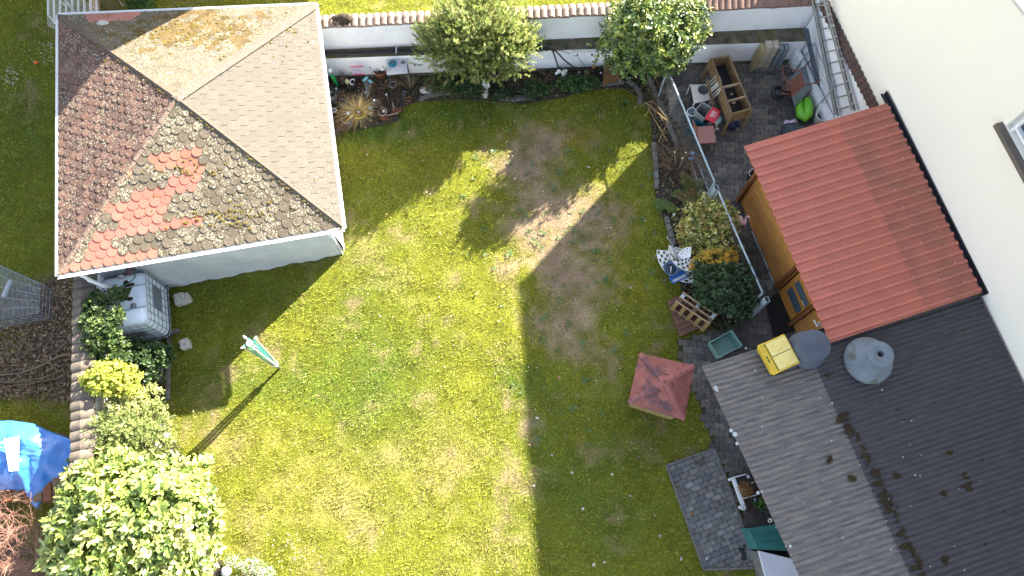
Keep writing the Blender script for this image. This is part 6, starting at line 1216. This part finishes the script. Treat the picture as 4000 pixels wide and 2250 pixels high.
for (x, y) in ((1427, 308), (1433, 303), (1443, 315), (1450, 320), (1421, 313)):
    mb = MB(); c = P(x, y, .55)
    for k in range(6): a = k*PI/3; mb.ell(c+Vector((math.cos(a)*.022, math.sin(a)*.022, 0)), (.016, .016, .008), 6)
    mb.build('flower', cb, bf); mb = MB(); mb.tube([c, P(1437, 380, .2), P(1438, 402, 0)], .004, 5); mb.build('stem', M['steel'], bf)
bare('brown_shrub', 'dark brown bare shrub in the middle of the pots', 'shrub', P(1492, 375), 26, .3, .006, 'drydk', curl=.18, depth=2, kids=4, up=.7)
bare('brown_shrub', 'dark brown dry plant between green stake and straw grass', 'shrub', P(1345, 360), 14, .25, .006, 'drydk', curl=.18, depth=2, kids=4, up=.5)
for (x, y, r, h, lb) in ((1330, 318, .07, .2, 'small dark pot at the foot of the green bird stake'), (1340, 400, .09, .2, 'black pot behind the straw coloured grass'), (1470, 405, .10, .18, 'dark pot under the dark brown bare shrub'), (1535, 330, .09, .22, 'dark pot in the shade below the small white table'), (1310, 500, .07, .16, 'small grey pot nearest the lawn beside the pavilion')):
    t, c = pot('flower_pot', lb, x, y, r, h, M['dark'] if 'grey' not in lb else M['grey'], M['steel'] if r > .085 else None); twigs('dry_plant', c+UP*h*.8, 14, .26, .005, M['dry'], t, curl=.2, depth=2, kids=4, up=.6)
bare('brown_shrub', 'dry brown stems in front of the pink slatted bench', 'shrub', P(1400, 310), 14, .22, .006, 'drydk', curl=.18, depth=2, kids=4, up=.5)
for i, (x, y, rx, ry, a) in enumerate(((1500, 462, .14, .06, -.1), (1552, 432, .15, .07, .35))):
    mb = MB(); mb.ell(P(x, y, .03), (rx, ry, .035), 16, Matrix.Rotation(a, 3, 'Z'), .08); mb.build('bark_slab', mat('rust_bark', (.17, .07, .04), (.09, .04, .025), ns=14, rough=1, bump=1) if i == 0 else bpy.data.materials['rust_bark'], None, ('reddish bark slab in front of the pink rimmed pot', 'reddish bark slab right of the pink rimmed pot')[i], 'bark', smooth=True)
for i, (a, b) in enumerate((((1533, 400), (1538, 430)), ((1510, 452), (1558, 440)))): mb = MB(); mb.beam(P(a[0], a[1], .1), P(b[0], b[1], .07), .018); mb.build('stick', M['palewood'], None, ('short upright stick beside the bark slabs', 'pale stick lying across the bark slab')[i], 'stick')
for i, (x, y, r, lb) in enumerate(((1314, 347, .032, 'clear glass lamp at the foot of the green stake'), (1293, 361, .028, 'clear glass lamp standing in the white tapered pot'), (1362, 442, .05, 'large clear disc lamp over the dark grey pot'), (1402, 438, .035, 'pale disc lamp over the yellow rimmed pot'), (1510, 370, .03, 'round silver lamp in the brown shrub'), (1462, 392, .03, 'small white shell shaped lamp right of the straw grass'), (1445, 264, .025, 'grey lamp head left of the terracotta bowl'), (1428, 362, .028, 'grey lamp head under the blue metal flowers'))):
    t = thing('garden_lamp', lb, 'lamp', P(x, y)); mb = MB(); mb.lathe([(r*.9, 0), (r, .012), (r*.7, .03), (0, .035)], P(x, y, .42), 16); mb.build('head', M['tank'] if 'white' in lb else M['steel'], t, smooth=True); mb = MB(); mb.tube([P(x, y, .42), g0(P(x, y, .42))], .006, 5); mb.build('stake', M['steel'], t)
for i, (x, y) in enumerate(((1435, 455), (1448, 460), (1428, 467), (1457, 452), (1452, 468), (1540, 415), (1455, 445))):
    mb = MB(); mb.ell(P(x, y, .03), (random.uniform(.015, .03), .02, .015), 7, jit=.15); mb.build('pebble', M['stone'], None, 'small pale pebble on the soil between the pots and lawn', 'pebble', 'pebbles between the pots and the lawn', smooth=True)
# ---------------------------------------------------------------- clutter in the paved yard
pt = thing('planter_table', 'raised wooden planter table with empty dark compartments in the yard', 'planter', P(2850, 380)); zt_ = .85
A_, B_, C_, D_c = P(2781, 231, zt_), P(2846, 218, zt_), P(2933, 424, zt_), P(2858, 446, zt_); ow = M['oldwood']; ow2 = mat('golden_brown_wood', (.27, .17, .075), (.17, .10, .045), ns=7, rough=.8, bump=.4)
for p, q in ((A_, B_), (B_, C_), (C_, D_c), (D_c, A_)):
    mb = MB(); mb.beam(p, q, .045, .03); mb.build('top_rail', ow, pt, bevel=.004); mb = MB(); mb.beam(p-UP*.18, q-UP*.18, .02, .34); mb.build('side_panel', ow2, pt)
for t_ in (.52, .77): mb = MB(); mb.beam(A_.lerp(D_c, t_)-UP*.03, B_.lerp(C_, t_)-UP*.03, .025, .08); mb.build('divider', M['palewood'], pt)
mb = MB(); mb.prism([(p.x, p.y) for p in (D_c, C_, B_, A_)], .5, .53); mb.build('floor_board', mat('black_soil', (.015, .012, .012)), pt)
for p in (A_, B_, C_, D_c): mb = MB(); o = (p-(A_+C_)/2)*.03; mb.beam(g0(p+o*2), p+o-UP*.02, .05, .05); mb.build('leg', ow2, pt)
for a, b in (((2860, 405), (2872, 400)), ((2853, 370), (2862, 366))): mb = MB(); mb.beam(P(a[0], a[1], .56), P(b[0], b[1], .56), .05, .02); mb.build('plant_label', M['palewood'], pt)
def chairleg(t, pts, m, r=.012):
    for a in pts: mb = MB(); mb.tube([P(*a[0]), P(*a[1])], r, 6); mb.build('leg', m, t)
wcq = thing('plastic_chair', 'white plastic garden chair with a dark round lid on its seat', 'chair', P(2740, 380)); ivw = mat('ivory_plastic', (.55, .52, .46), (.45, .42, .36), ns=4, rough=.6); q = [P(2711, 404, .43), P(2779, 388, .43), P(2764, 328, .43), P(2697, 329, .43)]
mb = MB(); mb.prism([(p.x, p.y) for p in q], .40, .43); mb.build('seat', ivw, wcq, bevel=.02)
b0_, b1_ = P(2764, 330, .43), P(2779, 388, .43); bk0, bk1 = P(2806, 286, .85), P(2820, 350, .80); fr = lambda u, v: b0_.lerp(b1_, u).lerp(bk0.lerp(bk1, u), v)
mb = MB(); mb.tube([fr(0, 0), fr(0, .7), fr(.12, .96), fr(.5, 1.04), fr(.88, .96), fr(1, .7), fr(1, 0)], .018, 8); mb.build('back_frame', ivw, wcq, smooth=True); mb = MB(); mb.add([fr(.36, .05), fr(.64, .05), fr(.64, .97), fr(.36, .97)], [(0, 1, 2, 3)]); mb.add([fr(.15, .05), fr(.22, .05), fr(.22, .97), fr(.15, .95)], [(0, 1, 2, 3)]); mb.add([fr(.78, .05), fr(.85, .05), fr(.85, .97), fr(.78, .97)], [(0, 1, 2, 3)]); solid(mb.build('back_slats', ivw, wcq), .01)
for p in q: mb = MB(); mb.tube([p-UP*.02, g0(p)], .018, 8); mb.build('leg', ivw, wcq)
ld = thing('round_lid', 'dark grey round lid lying on the white plastic chair', 'lid', P(2747, 352, .44)); mb = MB(); mb.lathe([(.122, 0), (.128, .012), (.12, .02), (.112, .008), (0, .008)], P(2747, 352, .435), 32); mb.build('lid', cm('charcoal_plastic', (.055, .06, .07), .6), ld, smooth=True)
gbn = thing('storage_bin', 'grey open plastic bin beside the red book', 'bin', P(2748, 430)); crate(gbn, P(2716, 430, .5), P(2752, 463, .5), P(2782, 419, .5), P(2744, 397, .5), .45, .03, mat('light_grey_plastic', (.30, .31, .30), ns=4, rough=.5))
rb = thing('red_book', 'red board printed with white lettering leaning on the grey bin', 'board', P(2782, 455, .5)); q = [P(2751, 464, .53), P(2790, 484, .50), P(2816, 436, .52), P(2783, 417, .55)]; mb = MB(); up_ = UP*.02; mb.add(q+[p+up_ for p in q], [(3, 2, 1, 0), (4, 5, 6, 7), (0, 1, 5, 4), (1, 2, 6, 5), (2, 3, 7, 6), (3, 0, 4, 7)]); mb.build('cover', cm('bright_red', (.55, .015, .035), .45), rb, bevel=.003)
lq = lambda u, v, z=.024: q[0].lerp(q[1], u).lerp(q[3].lerp(q[2], u), v)+UP*z; mb = MB(); random.seed(5)
for (u, v0, v1, w) in ((.28, .28, .72, .008), (.38, .32, .78, .014), (.50, .30, .74, .014), (.60, .4, .7, .006), (.72, .35, .80, .010)):
    v = v0
    while v < v1: dv = random.uniform(.03, .06); mb.beam(lq(u, v), lq(u+random.uniform(-.03, .03), v+dv*.7), w, .002); v += dv
mb.build('lettering', M['white'], rb)
st2 = thing('stool', 'pale blue green round stool under the red board', 'stool', P(2800, 470)); mb = MB(); mb.lathe([(.13, 0), (.14, .02), (.13, .035), (0, .035)], P(2795, 466, .42), 26); mb.build('seat', cm('pale_aqua', (.30, .40, .39), .5), st2, smooth=True)
for a in range(4): mb = MB(); d = Vector((math.cos(a*PI/2+.5), math.sin(a*PI/2+.5), 0))*.11; c = P(2795, 466, .42); mb.tube([c+d, g0(c+d*1.1)], .012, 6); mb.build('leg', M['white'], st2)
small('white_weight', 'small white hooked weight beside the round stool', 'weight', P(2803, 505, .02), [(.035, 0), (.03, .03), (.012, .05), (0, .06)], M['white'])
for (x, y, r, h, m, lb) in ((2704, 437, .12, .32, 'grey', 'round grey laundry basket left of the grey bin'), (2866, 483, .13, .16, 'navy', 'dark blue round tub under the wooden planter table'), (2835, 452, .11, .25, 'grey', 'grey bucket between planter table and round stool')):
    pot('tub', lb, x, y, r, h, cm('navy_plastic', (.02, .03, .08), .4) if m == 'navy' else M[m], M['tank'] if m == 'grey' and r > .115 else None, soil=False)
tc_ = thing('teal_box', 'dark teal open container between the bin and the pink chair', 'container', P(2722, 480)); crate(tc_, P(2688, 500, .35), P(2728, 505, .35), P(2757, 482, .35), P(2700, 462, .35), .3, .03, cm('deep_teal', (.01, .09, .14), .4))
pk = thing('pink_chair', 'upholstered chair with a pink seat beside the wire fence', 'chair', P(2760, 540)); pm = mat('dusty_pink', (.34, .16, .14), (.29, .135, .12), ns=5, rough=.75, bump=.2); q = [P(2728, 560, .45), P(2799, 556, .45), P(2788, 488, .45), P(2722, 494, .45)]; mb = MB(); mb.prism([(p.x, p.y) for p in q], .40, .45); mb.build('seat', pm, pk, bevel=.02)
mb = MB(); a, b, c, d = P(2724, 494, .47), P(2730, 556, .47), P(2722, 530, .85), P(2709, 469, .85); o = Vector((-.03, 0, 0)); mb.add([a, b, c, d, a+o, b+o, c+o, d+o], [(0, 1, 2, 3), (7, 6, 5, 4), (0, 4, 5, 1), (1, 5, 6, 2), (2, 6, 7, 3), (3, 7, 4, 0)]); mb.build('backrest', mat('brown_pink', (.22, .09, .07), rough=.7), pk, bevel=.006)
for p, f in ((q[0], (2715, 590)), (q[1], (2786, 597)), (q[2], None), (q[3], None)): mb = MB(); mb.tube([p-UP*.03, g0(p) if not f else P(f[0], f[1], 0)], .012, 6); mb.build('leg', M['drydk'], pk)
mb = MB(); mb.tube([q[0]-UP*.03, q[1]-UP*.03], .012, 6); mb.build('frame_rail', M['drydk'], pk)
for i, (a, b) in enumerate((((2758, 310, .7), (2783, 415, .5)), ((2766, 312, .7), (2790, 412, .5)))): mb = MB(); mb.beam(P(*a), P(*b), .02, .03); mb.build('batten', ow, None, ('left thin batten leaning between chair and planter table', 'right thin batten leaning between chair and planter table')[i], 'batten')
# stacked blocks
def stack(x, y, n_, m, label, s=(.17, .14, .085), rz=.1):
    t = thing('block_stack', label, 'stack of blocks', P(x, y, n_*s[2])-UP*n_*s[2]); c = P(x, y, n_*s[2])
    for k in range(n_): mb = MB(); mb.box((c.x+random.uniform(-.01, .01), c.y+random.uniform(-.01, .01), (k+.5)*s[2]), (s[0], s[1], s[2]-.004), rz+random.uniform(-.06, .06)); mb.build('block', m, t, bevel=.006)
cr = mat('cream_block', (.42, .38, .30), (.30, .27, .21), ns=10, rough=.95, bump=.4); yl = mat('ochre_block', (.36, .30, .15), (.26, .22, .12), ns=10, rough=.95, bump=.4); gy = mat('blue_grey_block', (.20, .23, .25), (.15, .17, .19), ns=10, rough=.95, bump=.4)
stack(2983, 182, 10, yl, 'leftmost ochre stack of concrete blocks in the yard corner', (.14, .20, .085)); stack(3007, 172, 11, cr, 'taller cream stack of concrete blocks beside the ochre stack', (.15, .2, .085)); stack(3031, 170, 11, cr, 'cream stack of blocks directly left of the blue grey blocks', (.13, .2, .085)); stack(3053, 178, 9, gy, 'left blue grey stack of blocks in the yard corner', (.11, .22, .085)); stack(3074, 176, 9, gy, 'right blue grey stack of blocks in the yard corner', (.11, .22, .085))
for i, (x, y) in enumerate(((2958, 262), (2985, 268), (3012, 262), (2968, 240), (3000, 240), (3030, 245), (3050, 225), (3045, 262))): stack(x, y, 2, M['conc'], ('paver pair at the left foot of the block stacks', 'paver pair left of centre before the block stacks', 'paver pair centred before the block stacks', 'paver pair under the ochre stack', 'paver pair under the taller cream stack', 'paver pair under the second cream stack', 'paver pair under the blue grey stacks', 'rightmost paver pair before the block stacks')[i], (.19, .16, .07))
# spiral plant stakes
t = thing('spiral_stakes', 'bundle of wavy steel plant stakes in the wall corner', 'plant stakes', P(3110, 260))
for (a, b) in (((3150, 32, 1.35), (3080, 240, .1)), ((3172, 26, 1.35), (3100, 250, .1)), ((3178, 40, 1.35), (3120, 240, .1)), ((3185, 112, 1.1), (3095, 262, .1)), ((3205, 135, 1.0), (3105, 275, .1)), ((3208, 158, .9), (3080, 280, .1)), ((3090, 130, .7), (3075, 250, .1)), ((3105, 125, .7), (3090, 260, .1))):
    A2, B2 = P(*a), P(*b); mb = MB(); d = (B2-A2); s = d.cross(UP).normalized(); u2 = s.cross(d).normalized(); mb.tube([A2+d*(k/60)+s*.03*math.sin(k*.65)+u2*.03*math.cos(k*.65) for k in range(61)], .004, 4); mb.build('stake', M['steel'], t)
rl2 = thing('leaning_rails', 'pair of grey steel rails leaning in the wall corner', 'rails', P(3200, 400))
for dx in (0, 11): mb = MB(); mb.beam(P(3142+dx, 105+dx*.5, 1.35), P(3208+dx, 412, .08), .045, .04); mb.build('rail', mat('dark_blue_steel', (.10, .13, .17), rough=.5, metal=.3) if dx == 0 else bpy.data.materials['dark_blue_steel'], rl2, bevel=.003)
gf = thing('gate_frame', 'grey tubular gate frame with wire leaning against the white wall', 'gate', P(3150, 400)); G_ = [P(3181, 168, 1.15), P(3254, 345, 1.05), P(3180, 432, .08), P(3095, 292, .08)]
for i in range(4): mb = MB(); mb.tube([G_[i], G_[(i+1) % 4]], .018, 10); mb.build('tube', M['steel'], gf, smooth=True)
mb = MB()
for k in range(1, 14): t_ = k/14; mb.tube([G_[0].lerp(G_[1], t_), G_[3].lerp(G_[2], t_)], .003, 4)
for k in range(1, 8): t_ = k/8; mb.tube([G_[0].lerp(G_[3], t_), G_[1].lerp(G_[2], t_)], .0025, 4)
mb.build('wire_mesh', M['steel'], gf)
# aluminium ladder lying along the wall
ldr = thing('ladder', 'long double aluminium ladder leaning along the white yard wall', 'ladder', P(3300, 430)); L0, L1, R0, R1 = P(3172, -45, 1.80), P(3274, 452, .70), P(3216, -45, 2.10), P(3340, 432, 1.33)
for (p, q, o) in ((L0, L1, 0), (R0, R1, 0), (L0, L1, 1), (R0, R1, 1)):
    off = Vector((-.075*o, 0, .03*o)); mb = MB(); mb.beam(p+off, q+off, .022, .06); mb.build('side_rail', M['alu'], ldr, bevel=.003)
for k in range(11):
    t_ = (k+.5)/11; mb = MB(); mb.tube([L0.lerp(L1, t_), R0.lerp(R1, t_)], .016, 8); mb.build('rung', M['alu'], ldr); mb = MB(); mb.box(R0.lerp(R1, t_)+Vector((-.03, 0, .03)), (.07, .05, .05)); mb.build('bracket', M['alu'], ldr)
# wheelbarrow upside down
wb_ = thing('wheelbarrow', 'overturned rusty wheelbarrow with a grey tray leaning in the yard', 'wheelbarrow', P(3110, 340)); rust = mat('rust', (.24, .085, .055), (.15, .06, .04), ns=8, rough=.8, bump=.3); zinc = mat('zinc_tray', (.27, .31, .34), (.19, .22, .25), ns=6, rough=.6, metal=.3, bump=.1)
bt = [P(3083, 318, .58), P(3132, 282, .60), P(3141, 338, .56), P(3092, 378, .52)]; rm = [P(3078, 312, .30), P(3150, 246, .42), P(3176, 338, .42), P(3104, 418, .24)]; rm2 = [P(3135, 262, .5), P(3162, 252, .5), P(3174, 332, .48), P(3140, 372, .42)]
mb = MB(); mb.add(bt+rm, [(3, 2, 1, 0), (0, 1, 5, 4), (1, 2, 6, 5), (2, 3, 7, 6), (3, 0, 4, 7)]); o = mb.build('tray', zinc, wb_, bevel=.02); solid(o, .006)
mb = MB(); mb.add([p+UP*.006+(p-sum(bt, Vector())/4)*.02 for p in bt], [(3, 2, 1, 0)]); mb.build('rusty_underside', rust, wb_)
mb = MB(); mb.tube(rm+[rm[0]], .010, 6); mb.build('rim', zinc, wb_)
for pts_ in ([(3217, 194, .45), (3170, 232, .58), (3135, 268, .64), (3118, 280, .66), (3098, 272, .68), (3072, 254, .68), (3056, 262, .66), (3060, 290, .64), (3078, 325, .62), (3075, 345, .6)], [(3228, 299, .5), (3212, 308, .55), (3186, 324, .6), (3140, 332, .62), (3100, 346, .62), (3066, 352, .62), (3058, 346, .6), (3072, 328, .62)], [(3075, 345, .6), (3090, 355, .58), (3090, 370, .55), (3060, 366, .5), (3040, 362, .45)]):
    mb = MB(); mb.tube([P(*p) for p in pts_], .016, 8); mb.build('handle_tube', rust, wb_, smooth=True)
for a, b in (((3217, 194, .45), (3208, 202, .47)), ((3228, 299, .5), (3220, 303, .52))): mb = MB(); mb.tube([P(*a), P(*b)], .021, 8); mb.build('grip', M['black'], wb_)
mb = MB(); c = P(3038, 362, .42); mb.torus(c, .14, .045, 28, 10, Matrix.Rotation(.35, 3, 'Y') @ Matrix.Rotation(.3, 3, 'X')); wh_ = mb.build('wheel', M['black'], wb_, smooth=True); mb = MB(); mb.lathe([(.10, -.02), (.10, .02), (.03, .03), (0, .03)], c, 18, Matrix.Rotation(.35, 4, 'Y')); mb.build('rim', M['dark'], wh_)
sr = thing('swim_ring', 'lime green inflatable ring with small blue dots under the wheelbarrow', 'inflatable', P(3145, 440)); lime = mat('lime_vinyl', (.17, .50, .03), (.14, .42, .025), ns=4, rough=.35, spots=[((.6, .68, .6), 9, .16, 3), ((.02, .2, .3), 19, .07, 3)])
mb = MB(); mb.tube([P(3128, 395, .22), P(3122, 425, .2), P(3128, 450, .2), P(3143, 460, .22), P(3155, 445, .24), P(3158, 415, .28), P(3152, 385, .3)], [.07, .09, .105, .125, .125, .11, .08], 16); mb.build('ring', lime, sr, smooth=True)
for i, (x, y, r, h, tx_) in enumerate(((3216, 448, .165, .38, 'white'), )):
    c = P(x, y, h); t = thing('bucket', 'white bucket with brown water between swim ring and red shed roof', 'bucket', g0(c)); R = Matrix.Rotation(-.12, 4, 'X'); mb = MB(); mb.lathe([(r*.72, 0), (r*.97, h*.95), (r*1.04, h), (r*.9, h), (r*.7, .1), (0, .1)], g0(c), 28); mb.build('body', M['pvc'], t, smooth=True); mb = MB(); mb.lathe([(r*.8, 0), (0, .001)], g0(c)+UP*.2, 20); mb.build('water', mat('brown_water', (.05, .035, .025), rough=.15), t)
drape('plastic_bag', [(3050, 525, .05), (3058, 495, .1), (3075, 478, .12), (3105, 478, .15), (3140, 490, .12), (3165, 500, .05), (3150, 540, .05), (3090, 550, .05)], .32, (3105, 510), .1, cm('dark_grey_bag', (.05, .06, .075), .35), 'crumpled dark grey plastic bag at the edge of the red shed roof', 'bag', amp=.03, n=48, rings=10)
drape('striped_cloth', [(3058, 485, .05), (3066, 468, .1), (3085, 472, .12), (3110, 464, .12), (3118, 482, .08), (3090, 492, .08)], .18, (3088, 480), .1, mat('pink_blue_stripes', (.42, .38, .52), (.55, .42, .45), ns=25, rough=.8), 'crumpled pink and lilac cloth beside the dark plastic bag', 'cloth', amp=.02, n=40, rings=8)
bag = thing('blue_bag', 'crumpled pale blue plastic bag beside the corkscrew hazel', 'bag', P(2705, 610)); 
mb = MB(); mb.ell(P(2702, 598, .25), (.07, .05, .04), 10, jit=.25); mb.ell(P(2700, 620, .2), (.08, .04, .03), 10, jit=.25); mb.build('film', cm('pale_blue_film', (.25, .33, .5), .3), bag)
